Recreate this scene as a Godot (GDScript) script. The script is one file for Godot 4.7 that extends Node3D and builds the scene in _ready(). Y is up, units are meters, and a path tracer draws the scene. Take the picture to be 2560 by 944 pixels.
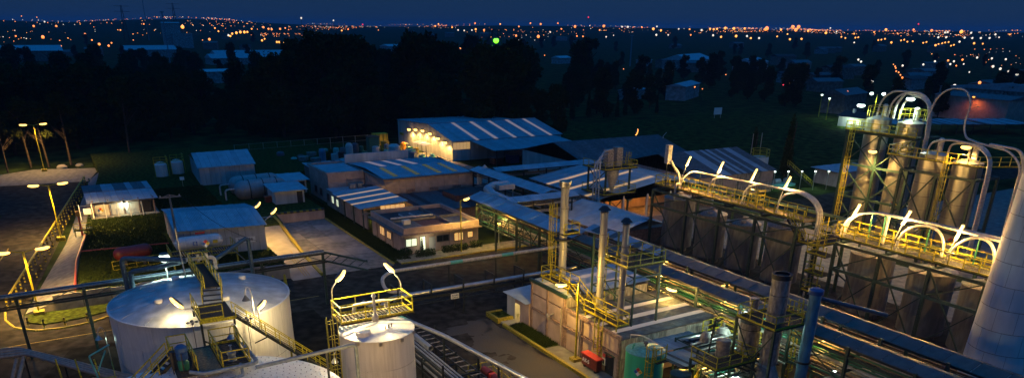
extends Node3D
# A chemical plant at dusk seen from the air. World axes follow the plant: +x runs along the pipe bridge, -z along the covered pipe rack.
var M := {}
var used := {}
var UB: BoxMesh
var UC := {}
var sheet_mesh: ArrayMesh
var rng := RandomNumberGenerator.new()
var cache := {}
const WARM := Color(1.0, 0.79, 0.44)
const TANKW := Color(1.0, 0.88, 0.62)
const AMBER := Color(1.0, 0.62, 0.2)
const COOL := Color(0.85, 1.0, 0.92)
const DULL := ["grass", "field", "country", "soil", "leaf_a", "leaf_b", "leaf_c", "hedge", "bark_dark", "bark", "grass_blade", "asphalt", "powder"]
const YEL := Color(1.0, 0.8, 0.38)

func _ready():
	rng.seed = 20240611
	set_camera_and_sky()
	make_materials()
	make_unit_meshes()
	build_ground()
	build_far_country()
	build_woods()
	build_left_yard()
	build_office_and_hall()
	build_warehouses()
	build_control_building()
	build_pipe_racks()
	build_tank_farm()
	build_silo_frames()
	build_column_tanks()
	build_process_corner()
	build_junk_yard()
	build_city_lights()
	build_small_details()

func set_camera_and_sky():
	var cam := Camera3D.new()
	cam.name = "camera"
	add_child(cam)
	cam.position = Vector3(0, 30, 0)
	cam.basis = Basis(Vector3.UP, deg_to_rad(-30.2)) * Basis(Vector3.RIGHT, deg_to_rad(-25.2)) * Basis(Vector3.BACK, deg_to_rad(0.55))
	cam.set_frustum(944.0 / 1900.0, Vector2(0, 488.0 / 1900.0), 1.0, 20000.0)
	cam.current = true
	var we := WorldEnvironment.new()
	we.name = "world_environment"
	add_child(we)
	var e := Environment.new()
	e.background_mode = Environment.BG_SKY
	e.tonemap_mode = Environment.TONE_MAPPER_LINEAR
	e.tonemap_exposure = 1.0
	e.sdfgi_enabled = true
	e.ssao_enabled = true
	e.ssil_enabled = true
	var sk := ProceduralSkyMaterial.new()
	sk.sky_top_color = lin(0.0, 0.14, 0.50)
	sk.sky_horizon_color = lin(0.009, 0.026, 0.068)
	sk.sky_curve = 0.55
	sk.ground_bottom_color = lin(0.002, 0.004, 0.008)
	sk.ground_horizon_color = lin(0.008, 0.016, 0.04)
	var sky := Sky.new()
	sky.sky_material = sk
	e.sky = sky
	e.background_energy_multiplier = 1.0
	e.fog_enabled = true
	e.fog_density = 0.0001
	e.fog_light_color = Color(0.72, 0.84, 1.0)
	we.environment = e

# ---------------------------------------------------------------- colours, textures, materials
func lin(r, g, b) -> Color:
	return Color(r, g, b).linear_to_srgb()

func noise_image(freq: float, lo: float, hi: float, sd: int, size := 512, octaves := 5, kind := FastNoiseLite.TYPE_SIMPLEX_SMOOTH) -> ImageTexture:
	var n := FastNoiseLite.new()
	n.seed = sd
	n.noise_type = kind
	n.frequency = freq
	n.fractal_octaves = octaves
	var im := n.get_seamless_image(size, size)
	im.convert(Image.FORMAT_RGB8)
	var out := Image.create(size, size, false, Image.FORMAT_RGB8)
	for y in size:
		for x in size:
			var v: float = lerpf(lo, hi, im.get_pixel(x, y).r)
			out.set_pixel(x, y, Color(v, v, v))
	return ImageTexture.create_from_image(out)

func mat(key: String, c: Color, rough := 0.6, metal := 0.0, tex: Texture2D = null, scale := Vector3(0.3, 0.3, 0.3)) -> StandardMaterial3D:
	var m := StandardMaterial3D.new()
	m.resource_name = key
	m.albedo_color = c
	m.roughness = rough
	m.metallic = metal
	m.metallic_specular = 0.08 if key in DULL else 0.5
	m.cull_mode = BaseMaterial3D.CULL_DISABLED
	if tex:
		m.albedo_texture = tex
		m.uv1_triplanar = true
		m.uv1_world_triplanar = true
		m.uv1_scale = scale
	M[key] = m
	return m

func glow(key: String, c: Color, e: float):
	var m := StandardMaterial3D.new()
	m.resource_name = key
	m.albedo_color = Color(0.9, 0.9, 0.88)
	m.emission_enabled = true
	m.emission = c
	m.emission_energy_multiplier = e
	M[key] = m

func make_materials():
	var mott := noise_image(0.012, 0.62, 1.0, 3)
	var fine := noise_image(0.05, 0.7, 1.0, 9)
	var soft := noise_image(0.006, 0.8, 1.0, 14)
	var rust := noise_image(0.02, 0.5, 1.0, 21, 512, 6)
	var turf := noise_image(0.03, 0.35, 1.0, 33, 512, 6)
	mat("roof_a", lin(0.42, 0.52, 0.57), 0.38, 0.0, soft, Vector3(0.15, 0.15, 0.15))
	mat("roof_b", lin(0.36, 0.44, 0.49), 0.42, 0.0, soft, Vector3(0.13, 0.13, 0.13))
	mat("roof_c", lin(0.48, 0.58, 0.62), 0.36, 0.0, soft, Vector3(0.2, 0.2, 0.2))
	mat("roof_worn_a", lin(0.13, 0.112, 0.095), 0.55, 0.0, soft, Vector3(0.15, 0.15, 0.15))
	mat("roof_worn_b", lin(0.16, 0.14, 0.118), 0.55, 0.0, mott, Vector3(0.15, 0.15, 0.15))
	mat("roof_old_a", lin(0.17, 0.18, 0.19), 0.6, 0.0, rust, Vector3(0.1, 0.1, 0.1))
	mat("roof_old_b", lin(0.13, 0.14, 0.15), 0.6, 0.0, rust, Vector3(0.1, 0.1, 0.1))
	mat("roof_red", lin(0.12, 0.05, 0.045), 0.8, 0.0, rust, Vector3(0.15, 0.15, 0.15))
	mat("skylight", lin(0.72, 0.72, 0.66), 0.35, 0.0, soft, Vector3(0.3, 0.3, 0.3))
	mat("roof_green_pane", lin(0.30, 0.34, 0.13), 0.4, 0.0, mott, Vector3(0.3, 0.3, 0.3))
	mat("wall_white", lin(0.60, 0.59, 0.56), 0.6, 0.0, soft, Vector3(0.2, 0.04, 0.2))
	mat("wall_white_b", lin(0.55, 0.545, 0.52), 0.6, 0.0, soft, Vector3(0.17, 0.05, 0.17))
	mat("wall_pink", lin(0.50, 0.37, 0.31), 0.85, 0.0, soft, Vector3(0.22, 0.12, 0.22))
	mat("wall_pink_b", lin(0.47, 0.345, 0.285), 0.85, 0.0, soft, Vector3(0.2, 0.1, 0.2))
	mat("wall_pink_frame", lin(0.33, 0.22, 0.185), 0.85, 0.0, mott, Vector3(0.3, 0.3, 0.3))
	mat("wall_cream", lin(0.52, 0.45, 0.37), 0.85, 0.0, rust, Vector3(0.25, 0.06, 0.25))
	mat("concrete", lin(0.27, 0.25, 0.215), 0.9, 0.0, mott, Vector3(0.09, 0.09, 0.09))
	mat("concrete_b", lin(0.23, 0.215, 0.19), 0.9, 0.0, mott, Vector3(0.11, 0.11, 0.11))
	mat("concrete_c", lin(0.30, 0.27, 0.23), 0.9, 0.0, soft, Vector3(0.13, 0.13, 0.13))
	mat("asphalt", lin(0.074, 0.066, 0.054), 0.85, 0.0, rust, Vector3(0.05, 0.05, 0.05))
	mat("powder_thin", lin(0.078, 0.071, 0.063), 0.95, 0.0, fine, Vector3(0.4, 0.4, 0.4))
	mat("powder", lin(0.125, 0.113, 0.098), 0.95, 0.0, fine, Vector3(0.3, 0.3, 0.3))
	mat("soil", lin(0.045, 0.04, 0.03), 0.95, 0.0, rust, Vector3(0.05, 0.05, 0.05))
	mat("grass", lin(0.085, 0.115, 0.022), 0.95, 0.0, turf, Vector3(0.08, 0.08, 0.08))
	mat("field", lin(0.06, 0.105, 0.02), 0.95, 0.0, turf, Vector3(0.02, 0.02, 0.02))
	mat("grass_blade", lin(0.08, 0.12, 0.025), 0.9, 0.0, turf, Vector3(0.5, 0.5, 0.5))
	mat("country", lin(0.06, 0.09, 0.022), 0.95, 0.0, turf, Vector3(0.008, 0.008, 0.008))
	mat("green_steel", lin(0.035, 0.085, 0.062), 0.5, 0.0, rust, Vector3(0.4, 0.4, 0.4))
	mat("dark_steel", lin(0.03, 0.04, 0.04), 0.5, 0.2, rust, Vector3(0.4, 0.4, 0.4))
	mat("blue_steel", lin(0.08, 0.14, 0.20), 0.45, 0.1, mott, Vector3(0.4, 0.4, 0.4))
	mat("grating", lin(0.085, 0.075, 0.055), 0.7, 0.2, rust, Vector3(0.6, 0.6, 0.6))
	mat("ochre_deck", lin(0.36, 0.24, 0.09), 0.7, 0.0, rust, Vector3(0.4, 0.4, 0.4))
	mat("yellow", lin(0.66, 0.555, 0.012), 0.5, 0.0, rust, Vector3(0.5, 0.5, 0.5))
	mat("kerb_yellow", lin(0.52, 0.41, 0.02), 0.75, 0.0, rust, Vector3(0.4, 0.4, 0.4))
	mat("road_yellow", lin(0.48, 0.33, 0.03), 0.8, 0.0, rust, Vector3(0.5, 0.5, 0.5))
	mat("black", lin(0.015, 0.015, 0.015), 0.6)
	mat("flue_metal", lin(0.38, 0.365, 0.345), 0.42, 0.25, soft, Vector3(0.5, 0.1, 0.5))
	mat("tank_white", lin(0.74, 0.72, 0.67), 0.42, 0.0, noise_image(0.02, 0.85, 1.0, 52), Vector3(0.35, 0.03, 0.35))
	mat("tank_roof", lin(0.66, 0.68, 0.68), 0.34, 0.0, mott, Vector3(0.09, 0.09, 0.09))
	mat("silo_grey", lin(0.33, 0.30, 0.265), 0.5, 0.15, mott, Vector3(0.25, 0.06, 0.25))
	mat("tank_old", lin(0.30, 0.27, 0.23), 0.55, 0.1, rust, Vector3(0.25, 0.06, 0.25))
	mat("tank_top", lin(0.56, 0.50, 0.43), 0.6, 0.0, rust, Vector3(0.3, 0.3, 0.3))
	mat("stainless", lin(0.56, 0.52, 0.44), 0.34, 0.85, soft, Vector3(0.4, 0.05, 0.4))
	mat("pipe_silver", lin(0.62, 0.61, 0.58), 0.3, 0.75, soft, Vector3(0.4, 0.4, 0.4))
	mat("pipe_white", lin(0.66, 0.63, 0.57), 0.45, 0.0, mott, Vector3(0.4, 0.4, 0.4))
	mat("pipe_blue", lin(0.25, 0.33, 0.40), 0.4, 0.0, mott, Vector3(0.4, 0.4, 0.4))
	mat("pipe_tan", lin(0.42, 0.31, 0.22), 0.5, 0.0, mott, Vector3(0.4, 0.4, 0.4))
	mat("pipe_green", lin(0.02, 0.15, 0.09), 0.5)
	mat("teal", lin(0.10, 0.42, 0.36), 0.5)
	mat("green_tank", lin(0.035, 0.42, 0.25), 0.4, 0.0, soft, Vector3(0.3, 0.06, 0.3))
	mat("green_tank_top", lin(0.14, 0.46, 0.38), 0.4, 0.0, mott, Vector3(0.4, 0.4, 0.4))
	mat("blue_column", lin(0.10, 0.32, 0.46), 0.45, 0.0, mott, Vector3(0.4, 0.1, 0.4))
	mat("blue_motor", lin(0.02, 0.07, 0.2), 0.35)
	mat("red", lin(0.24, 0.03, 0.018), 0.5, 0.0, mott, Vector3(0.5, 0.5, 0.5))
	mat("red_pipe", lin(0.50, 0.085, 0.03), 0.5)
	mat("sign_white", lin(0.75, 0.74, 0.7), 0.6)
	mat("sign_blue", lin(0.03, 0.12, 0.42), 0.6)
	mat("sign_red", lin(0.55, 0.04, 0.03), 0.6)
	mat("sign_yellow", lin(0.75, 0.5, 0.03), 0.6)
	mat("sign_orange", lin(0.7, 0.3, 0.03), 0.6)
	mat("duct_grey", lin(0.42, 0.385, 0.355), 0.6, 0.1, rust, Vector3(0.3, 0.1, 0.3))
	mat("stack_white", lin(0.74, 0.72, 0.70), 0.6, 0.0, soft, Vector3(0.15, 0.05, 0.15))
	mat("bark_dark", lin(0.03, 0.024, 0.018), 0.9)
	mat("bark", lin(0.13, 0.10, 0.075), 0.9, 0.0, rust, Vector3(0.5, 0.2, 0.5))
	mat("leaf_a", lin(0.042, 0.06, 0.014), 0.75, 0.0, mott, Vector3(0.2, 0.2, 0.2))
	mat("leaf_b", lin(0.054, 0.066, 0.016), 0.75, 0.0, mott, Vector3(0.2, 0.2, 0.2))
	mat("leaf_c", lin(0.034, 0.05, 0.014), 0.75, 0.0, mott, Vector3(0.2, 0.2, 0.2))
	mat("hedge", lin(0.05, 0.085, 0.03), 0.8, 0.0, mott, Vector3(0.6, 0.6, 0.6))
	mat("glass_dark", lin(0.02, 0.025, 0.03), 0.08)
	mat("house_a", lin(0.42, 0.41, 0.40), 0.85, 0.0, rust, Vector3(0.05, 0.05, 0.05))
	mat("house_b", lin(0.30, 0.24, 0.20), 0.85, 0.0, rust, Vector3(0.05, 0.05, 0.05))
	mat("house_c", lin(0.5, 0.5, 0.5), 0.7, 0.0, rust, Vector3(0.05, 0.05, 0.05))
	mat("housing", lin(0.10, 0.10, 0.10), 0.5, 0.3)
	mat("crate_wood", lin(0.25, 0.16, 0.08), 0.85, 0.0, rust, Vector3(0.7, 0.7, 0.7))
	for k in ["grass", "field", "asphalt", "concrete", "concrete_b", "concrete_c"]:
		var h: StandardMaterial3D = M[k]
		h.heightmap_enabled = false
	glow("lamp_warm", Color(1.0, 0.78, 0.36), 3.6)
	glow("lamp_amber", Color(1.0, 0.62, 0.18), 3.0)
	glow("lamp_cool", Color(0.9, 1.0, 0.94), 5.0)
	glow("window_skylight", Color(1.0, 0.84, 0.72), 0.16)
	glow("window_skylight_lit", Color(1.0, 0.78, 0.42), 0.42)
	glow("window_green", Color(0.8, 0.72, 0.2), 0.12)
	for k in ["window_skylight", "window_skylight_lit"]: M[k].albedo_color = lin(0.5, 0.48, 0.44)
	M["window_green"].albedo_color = lin(0.3, 0.3, 0.1)
	glow("window_warm", Color(1.0, 0.72, 0.32), 0.75)
	glow("window_pale", Color(0.95, 1.0, 0.82), 0.9)
	glow("city_orange", Color(1.0, 0.55, 0.17), 2.4)
	glow("city_yellow", Color(1.0, 0.62, 0.2), 2.8)
	glow("city_white", Color(0.95, 0.9, 0.8), 1.5)
	glow("city_red", Color(1.0, 0.14, 0.1), 1.6)
	glow("city_green", Color(0.45, 1.0, 0.12), 3.0)

# ---------------------------------------------------------------- shapes and nodes
func make_unit_meshes():
	UB = BoxMesh.new()
	UB.size = Vector3.ONE
	for n in [6, 10, 20, 48]:
		var c := CylinderMesh.new()
		c.top_radius = 1.0
		c.bottom_radius = 1.0
		c.height = 1.0
		c.radial_segments = n
		c.rings = 1
		UC[n] = c
	# one profiled metal sheet: 1 wide (x), 1 long (z), ribs standing up in y
	var st := SurfaceTool.new()
	st.begin(Mesh.PRIMITIVE_TRIANGLES)
	var prof := []
	var ribs := 4
	for i in ribs:
		var a := float(i) / ribs
		prof.append(Vector2(a, 0.0)); prof.append(Vector2(a + 0.14, 0.0))
		prof.append(Vector2(a + 0.17, 0.035)); prof.append(Vector2(a + 0.22, 0.035))
	prof.append(Vector2(1.0, 0.0))
	for i in prof.size() - 1:
		var p: Vector2 = prof[i]
		var q: Vector2 = prof[i + 1]
		quad(st, Vector3(p.x, p.y, 0), Vector3(q.x, q.y, 0), Vector3(q.x, q.y, 1), Vector3(p.x, p.y, 1))
	for e in [[0.0, 0.0], [0.0, 1.0]]:
		quad(st, Vector3(0, -0.03, e[1]), Vector3(1, -0.03, e[1]), Vector3(1, 0, e[1]), Vector3(0, 0, e[1]))
	quad(st, Vector3(0, -0.03, 0), Vector3(1, -0.03, 0), Vector3(1, -0.03, 1), Vector3(0, -0.03, 1))
	st.generate_normals()
	sheet_mesh = st.commit()

func quad(st: SurfaceTool, a: Vector3, b: Vector3, c: Vector3, d: Vector3):
	for v in [a, b, c, a, c, d]:
		st.set_smooth_group(-1)
		st.add_vertex(v)

func numbered(n: String) -> String:
	if not used.has(n):
		used[n] = 0
		return n
	used[n] += 1
	return "%s_%03d" % [n, used[n]]

func meta(o: Node, label := "", category := "", group := "", kind := ""):
	if label != "": o.set_meta("label", label)
	if category != "": o.set_meta("category", category)
	if group != "": o.set_meta("group", group)
	if kind != "": o.set_meta("kind", kind)

func thing(called: String, label: String, category: String, at: Vector3, group := "", turn := 0.0) -> Node3D:
	var o := Node3D.new()
	o.name = numbered(called)
	add_child(o)
	o.position = at
	o.rotation.y = turn
	meta(o, label, category, group)
	return o

func sub(called: String, parent: Node3D, at := Vector3.ZERO) -> Node3D:
	var o := Node3D.new()
	o.name = called
	parent.add_child(o, true)
	if at != Vector3.ZERO: o.global_position = at
	return o

# every shape below is given in world coordinates, whatever its parent
func mi(called: String, mesh: Mesh, m: String, parent: Node3D, xf: Transform3D) -> MeshInstance3D:
	var o := MeshInstance3D.new()
	o.name = called if parent != self else numbered(called)
	o.mesh = mesh
	o.material_override = M[m]
	parent.add_child(o, true)
	o.global_transform = xf
	return o

func box(called: String, parent: Node3D, c: Vector3, s: Vector3, m: String, turn := 0.0) -> MeshInstance3D:
	return mi(called, UB, m, parent, Transform3D(Basis(Vector3.UP, turn) * Basis.from_scale(s), c))

func span(called: String, parent: Node3D, lo: Vector3, hi: Vector3, m: String) -> MeshInstance3D:
	if m == "grating":
		# open grating: bearing bars across the shorter side with gaps between
		var s := (hi - lo).abs()
		var n: int = clampi(roundi(maxf(s.x, s.z) / 0.3), 4, 30)
		var along_x := s.x > s.z
		var key := "grate%d%s" % [n, along_x]
		if not cache.has(key):
			var st := SurfaceTool.new()
			for i in n + 2:
				var b := BoxMesh.new()
				var p := Vector3.ZERO
				if i < n:
					b.size = Vector3(0.55 / n, 1, 1)
					p.x = (i + 0.5) / n - 0.5
				else:
					b.size = Vector3(1, 0.9, 0.05)
					p.z = -0.475 + 0.95 * (i - n)
				var t := Transform3D(Basis.IDENTITY, p)
				if not along_x: t = Transform3D(Basis(Vector3.UP, PI / 2), Vector3.ZERO) * t
				st.append_from(b, 0, t)
			cache[key] = st.commit()
		return mi(called, cache[key], m, parent, Transform3D(Basis.from_scale(s), (lo + hi) / 2.0))
	return box(called, parent, (lo + hi) / 2.0, (hi - lo).abs(), m)

func along(a: Vector3, b: Vector3) -> Basis:
	var z := (b - a).normalized()
	var x := Vector3.UP.cross(z)
	if x.length() < 0.01: x = Vector3.RIGHT
	x = x.normalized()
	return Basis(x, z.cross(x), z)

func bar(called: String, parent: Node3D, a: Vector3, b: Vector3, w: float, m: String, tall := -1.0) -> MeshInstance3D:
	var bs := along(a, b)
	var t := w if tall < 0.0 else tall
	return mi(called, UB, m, parent, Transform3D(Basis(bs.x * w, bs.y * t, bs.z * a.distance_to(b)), (a + b) / 2.0))

func rod(called: String, parent: Node3D, a: Vector3, b: Vector3, r: float, m: String, n := 10) -> MeshInstance3D:
	var bs := along(a, b)
	return mi(called, UC[n], m, parent, Transform3D(Basis(bs.x * r, bs.z * a.distance_to(b), bs.y * -r), (a + b) / 2.0))

# swept pipe through points with rounded corners
func tube(called: String, parent: Node3D, pts: Array, r: float, m: String, bend := 0.5, sides := 10) -> MeshInstance3D:
	var path: Array[Vector3] = [pts[0]]
	for i in range(1, pts.size() - 1):
		var p: Vector3 = pts[i]
		var a: Vector3 = (pts[i - 1] - p)
		var b: Vector3 = (pts[i + 1] - p)
		var k: float = minf(bend, minf(a.length(), b.length()) * 0.49)
		var p0: Vector3 = p + a.normalized() * k
		var p1: Vector3 = p + b.normalized() * k
		for j in 7:
			var t := j / 6.0
			path.append(p0.lerp(p, t).lerp(p.lerp(p1, t), t))
	path.append(pts[pts.size() - 1])
	return swept(called, parent, path, r, m, sides)

func swept(called: String, parent: Node3D, path: Array, r: float, m: String, sides := 10) -> MeshInstance3D:
	var st := SurfaceTool.new()
	st.begin(Mesh.PRIMITIVE_TRIANGLES)
	var o: Vector3 = path[0]
	var ref := Vector3.UP
	var d0: Vector3 = (path[1] - path[0]).normalized()
	if absf(d0.dot(ref)) > 0.95: ref = Vector3.RIGHT
	var x := ref.cross(d0).normalized()
	var rings := []
	for i in path.size():
		var d: Vector3 = (path[mini(i + 1, path.size() - 1)] - path[maxi(i - 1, 0)]).normalized()
		x = (x - d * x.dot(d)).normalized()
		var y := d.cross(x)
		var ring := []
		for k in sides:
			var a := TAU * k / sides
			ring.append([path[i] - o + (x * cos(a) + y * sin(a)) * r, x * cos(a) + y * sin(a)])
		rings.append(ring)
	for i in rings.size() - 1:
		for k in sides:
			var k2 := (k + 1) % sides
			for v in [rings[i][k], rings[i + 1][k2], rings[i][k2], rings[i][k], rings[i + 1][k], rings[i + 1][k2]]:
				st.set_normal(v[1])
				st.add_vertex(v[0])
	return mi(called, st.commit(), m, parent, Transform3D(Basis.IDENTITY, o))

# surface of revolution about y: profile of Vector2(radius, height)
func lathe(called: String, parent: Node3D, at: Vector3, prof: Array, m: String, n := 48) -> MeshInstance3D:
	var key := "lathe%s%d" % [str(prof), n]
	if not cache.has(key):
		var st := SurfaceTool.new()
		st.begin(Mesh.PRIMITIVE_TRIANGLES)
		for i in prof.size() - 1:
			var p: Vector2 = prof[i]
			var q: Vector2 = prof[i + 1]
			var nn := Vector2(q.y - p.y, p.x - q.x).normalized()
			for k in n:
				var a0 := TAU * k / n
				var a1 := TAU * (k + 1) / n
				var pts := [[p, a0], [p, a1], [q, a1], [p, a0], [q, a1], [q, a0]]
				for v in pts:
					var pv: Vector2 = v[0]
					st.set_normal(Vector3(cos(v[1]) * nn.x, nn.y, sin(v[1]) * nn.x))
					st.add_vertex(Vector3(cos(v[1]) * pv.x, pv.y, sin(v[1]) * pv.x))
		cache[key] = st.commit()
	return mi(called, cache[key], m, parent, Transform3D(Basis.IDENTITY, at))

# flat polygon (x, z) with a thickness; its top lies at y
func slab(called: String, parent: Node3D, poly: Array, y: float, thick: float, m: String, ys := []) -> MeshInstance3D:
	var st := SurfaceTool.new()
	st.begin(Mesh.PRIMITIVE_TRIANGLES)
	var pv := PackedVector2Array(poly)
	var idx := Geometry2D.triangulate_polygon(pv)
	var o := Vector3(poly[0].x, y, poly[0].y)
	var top := []
	for i in poly.size():
		var yy: float = ys[i] if ys.size() > 0 else y
		top.append(Vector3(poly[i].x, yy, poly[i].y) - o)
	for k in range(0, idx.size(), 3):
		var a: Vector3 = top[idx[k]]
		var b: Vector3 = top[idx[k + 1]]
		var c: Vector3 = top[idx[k + 2]]
		if (b - a).cross(c - a).y > 0.0:
			var t := b
			b = c
			c = t
		for v in [a, b, c]:
			st.set_normal(Vector3.UP)
			st.add_vertex(v)
	for i in poly.size():
		var a: Vector3 = top[i]
		var b: Vector3 = top[(i + 1) % poly.size()]
		var dn := Vector3(0, thick, 0)
		var nn := (b - a).cross(Vector3.UP).normalized()
		for v in [a, b, b - dn, a, b - dn, a - dn]:
			st.set_normal(nn)
			st.add_vertex(v)
	return mi(called, st.commit(), m, parent, Transform3D(Basis.IDENTITY, o))

func ground(called: String, poly: Array, y: float, thick: float, m: String, ys := []) -> MeshInstance3D:
	var o := slab(called, self, poly, y, thick, m, ys)
	o.set_meta("kind", "structure")
	return o

# metal sheets side by side: n sheets across U, each running along V from O; their ribs stand towards U x V or its opposite
func sheets(parent: Node3D, called: String, O: Vector3, U: Vector3, V: Vector3, n: int, mats: Array, special := {}, special_name := "skylight_panel"):
	var nrm := V.cross(U).normalized()
	for i in n:
		var m: String = mats[rng.randi() % mats.size()]
		var nm := called
		var lift := 0.03 * (i % 2)
		if special.has(i):
			m = special[i]
			nm = special_name
		mi(nm, sheet_mesh, m, parent, Transform3D(Basis(U / n * 0.965, nrm, V), O + U * ((i + 0.018) / n) + nrm * lift))

# a wall of flat panels with a recessed joint between: n across, rows high
func panels(parent: Node3D, called: String, O: Vector3, U: Vector3, H: float, n: int, rows: Array, mats: Array, out: Vector3, gap := 0.06):
	var w := U / n
	for i in n:
		var y := 0.0
		for r in rows:
			var h: float = r * H
			var a := O + w * i + U.normalized() * gap / 2.0 + Vector3(0, y + gap / 2.0, 0)
			var b := O + w * (i + 1) - U.normalized() * gap / 2.0 + Vector3(0, y + h - gap / 2.0, 0) + out * 0.1
			span(called, parent, a, b, mats[rng.randi() % mats.size()])
			y += h

func railing(parent: Node3D, pts: Array, h := 1.1, m := "yellow", step := 1.6, toe := true, w := 0.07, called := "railing"):
	var r := sub(called, parent, pts[0])
	for i in pts.size() - 1:
		var a: Vector3 = pts[i]
		var b: Vector3 = pts[i + 1]
		var n: int = maxi(1, roundi(a.distance_to(b) / step))
		for k in n + (1 if i == pts.size() - 2 else 0):
			var p := a.lerp(b, float(k) / n)
			bar("post", r, p, p + Vector3(0, h, 0), w, m)
		bar("top_rail", r, a + Vector3(0, h, 0), b + Vector3(0, h, 0), w, m)
		bar("middle_rail", r, a + Vector3(0, h * 0.52, 0), b + Vector3(0, h * 0.52, 0), w * 0.8, m)
		if toe: bar("toe_board", r, a + Vector3(0, 0.08, 0), b + Vector3(0, 0.08, 0), w * 0.5, m, 0.16)

func caged_ladder(parent: Node3D, foot: Vector3, h: float, out: Vector3, m := "yellow", cage_from := 2.2):
	var l := sub("caged_ladder", parent, foot)
	var s := out.cross(Vector3.UP).normalized() * 0.3
	for k in [-1, 1]: bar("stringer", l, foot + s * k, foot + s * k + Vector3(0, h + 1.0, 0), 0.07, m)
	var y := 0.3
	while y < h:
		bar("rung", l, foot - s + Vector3(0, y, 0), foot + s + Vector3(0, y, 0), 0.04, m)
		y += 0.6
	y = cage_from
	while y <= h + 1.0:
		var ring := []
		for k in 9:
			var a: float = PI * k / 8.0
			ring.append(foot + Vector3(0, y, 0) + s * cos(a) * 1.25 + out * sin(a) * 0.75)
		swept("cage_hoop", l, ring, 0.035, m, 5)
		y += 1.2
	for k in [2, 4, 6]:
		var a: float = PI * k / 8.0
		var q := foot + s * cos(a) * 1.25 + out * sin(a) * 0.75
		bar("cage_strip", l, q + Vector3(0, cage_from, 0), q + Vector3(0, h + 1.0, 0), 0.05, m)

func stairs(parent: Node3D, a: Vector3, b: Vector3, w: float, m := "grating", rail := "yellow"):
	var s := sub("stair_flight", parent, a)
	var flat := Vector3(b.x - a.x, 0, b.z - a.z).normalized()
	var side := flat.cross(Vector3.UP) * w / 2.0
	for k in [-1, 1]: bar("stringer", s, a + side * k, b + side * k, 0.06, "dark_steel", 0.25)
	var n: int = maxi(2, roundi(absf(a.y - b.y) / 0.22))
	for i in n:
		var p := a.lerp(b, (i + 0.5) / n)
		bar("tread", s, p - side * 0.97, p + side * 0.97, 0.28, m, 0.05)
	for k in [-1, 1]: railing(parent, [a + side * k, b + side * k], 1.0, rail, 1.6, false, 0.07, "stair_railing")

func omni(parent: Node3D, at: Vector3, c: Color, e: float, size := 0.15):
	var l := OmniLight3D.new()
	l.name = "lamp_light"
	parent.add_child(l, true)
	l.global_position = at
	l.light_color = c
	l.light_energy = e
	l.light_size = size
	l.omni_range = 80.0
	l.omni_attenuation = 2.0
	l.shadow_enabled = true

# luminaire: an oval housing over a glowing bowl, its light hung just under it
func luminaire(parent: Node3D, at: Vector3, dir: Vector3, length: float, width: float, m: String, c: Color, e: float, drop := 0.45, open := false):
	var hd := sub("lamp_head", parent, at)
	var b := along(at, at + dir)
	if not cache.has("bowl"):
		var s := SphereMesh.new()
		s.radius = 0.5
		s.height = 1.0
		s.radial_segments = 16
		s.rings = 8
		cache["bowl"] = s
	mi("housing", cache["bowl"], "housing", hd, Transform3D(Basis(b.x * width * 0.8, b.y * width * 0.3, b.z * length * 0.9), at + b.y * width * 0.42))
	mi("lamp_bowl", cache["bowl"], m, hd, Transform3D(Basis(b.x * width, b.y * width * 0.9, b.z * length), at))
	if open: omni(hd, at - Vector3(0, width * 0.5 + drop * 0.4, 0), c, e)
	elif e > 0.0:
		var l := SpotLight3D.new()
		l.name = "lamp_light"
		hd.add_child(l, true)
		l.global_transform = Transform3D(Basis(Vector3.RIGHT, -PI / 2), at - Vector3(0, width * 0.5 + drop * 0.4, 0))
		l.light_color = c
		l.light_energy = e
		l.light_size = 0.2
		l.spot_range = 120.0
		l.spot_attenuation = 2.0
		l.spot_angle = 84.0
		l.spot_angle_attenuation = 0.6
		l.shadow_enabled = true

func tube_lamp(parent: Node3D, a: Vector3, b: Vector3, r: float, m: String, c: Color, e: float):
	var hd := sub("tube_lamp", parent, a)
	rod("lamp_tube", hd, a, b, r, m, 10)
	bar("reflector", hd, a + Vector3(0, r + 0.02, 0), b + Vector3(0, r + 0.02, 0), r * 1.6, "housing", 0.04)
	if e > 0.0: omni(hd, (a + b) / 2.0 - Vector3(0, r + 0.35, 0), c, e)

# cross braced steel bay between two posts
func brace(parent: Node3D, a: Vector3, b: Vector3, lo: float, hi: float, m: String, w := 0.1):
	bar("brace", parent, Vector3(a.x, lo, a.z), Vector3(b.x, hi, b.z), w, m)
	bar("brace", parent, Vector3(a.x, hi, a.z), Vector3(b.x, lo, b.z), w, m)

func diamond(parent: Node3D, c: Vector3, right: Vector3, out: Vector3, s: float):
	# hazard diamond of four coloured squares
	var d := sub("hazard_diamond", parent, c)
	var up := right.cross(out).normalized()
	if up.y < 0: up = -up
	var cols := ["sign_red", "sign_yellow", "sign_white", "sign_blue"]
	var offs := [Vector2(0, 0.5), Vector2(0.5, 0), Vector2(0, -0.5), Vector2(-0.5, 0)]
	for i in 4:
		var p: Vector3 = c + (right * offs[i].x + up * offs[i].y) * s
		mi("diamond_square", UB, cols[i], d, Transform3D(Basis((right + up).normalized() * s * 0.66, (up - right).normalized() * s * 0.66, out * 0.03), p + out * 0.02))
	var nums := ["3", "0", "", "2"]
	for i in 4:
		if nums[i] != "": lettering(d, c + (right * offs[i].x + up * offs[i].y) * s + out * 0.05, right, up, s * 0.4, nums[i], "black")

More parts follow.
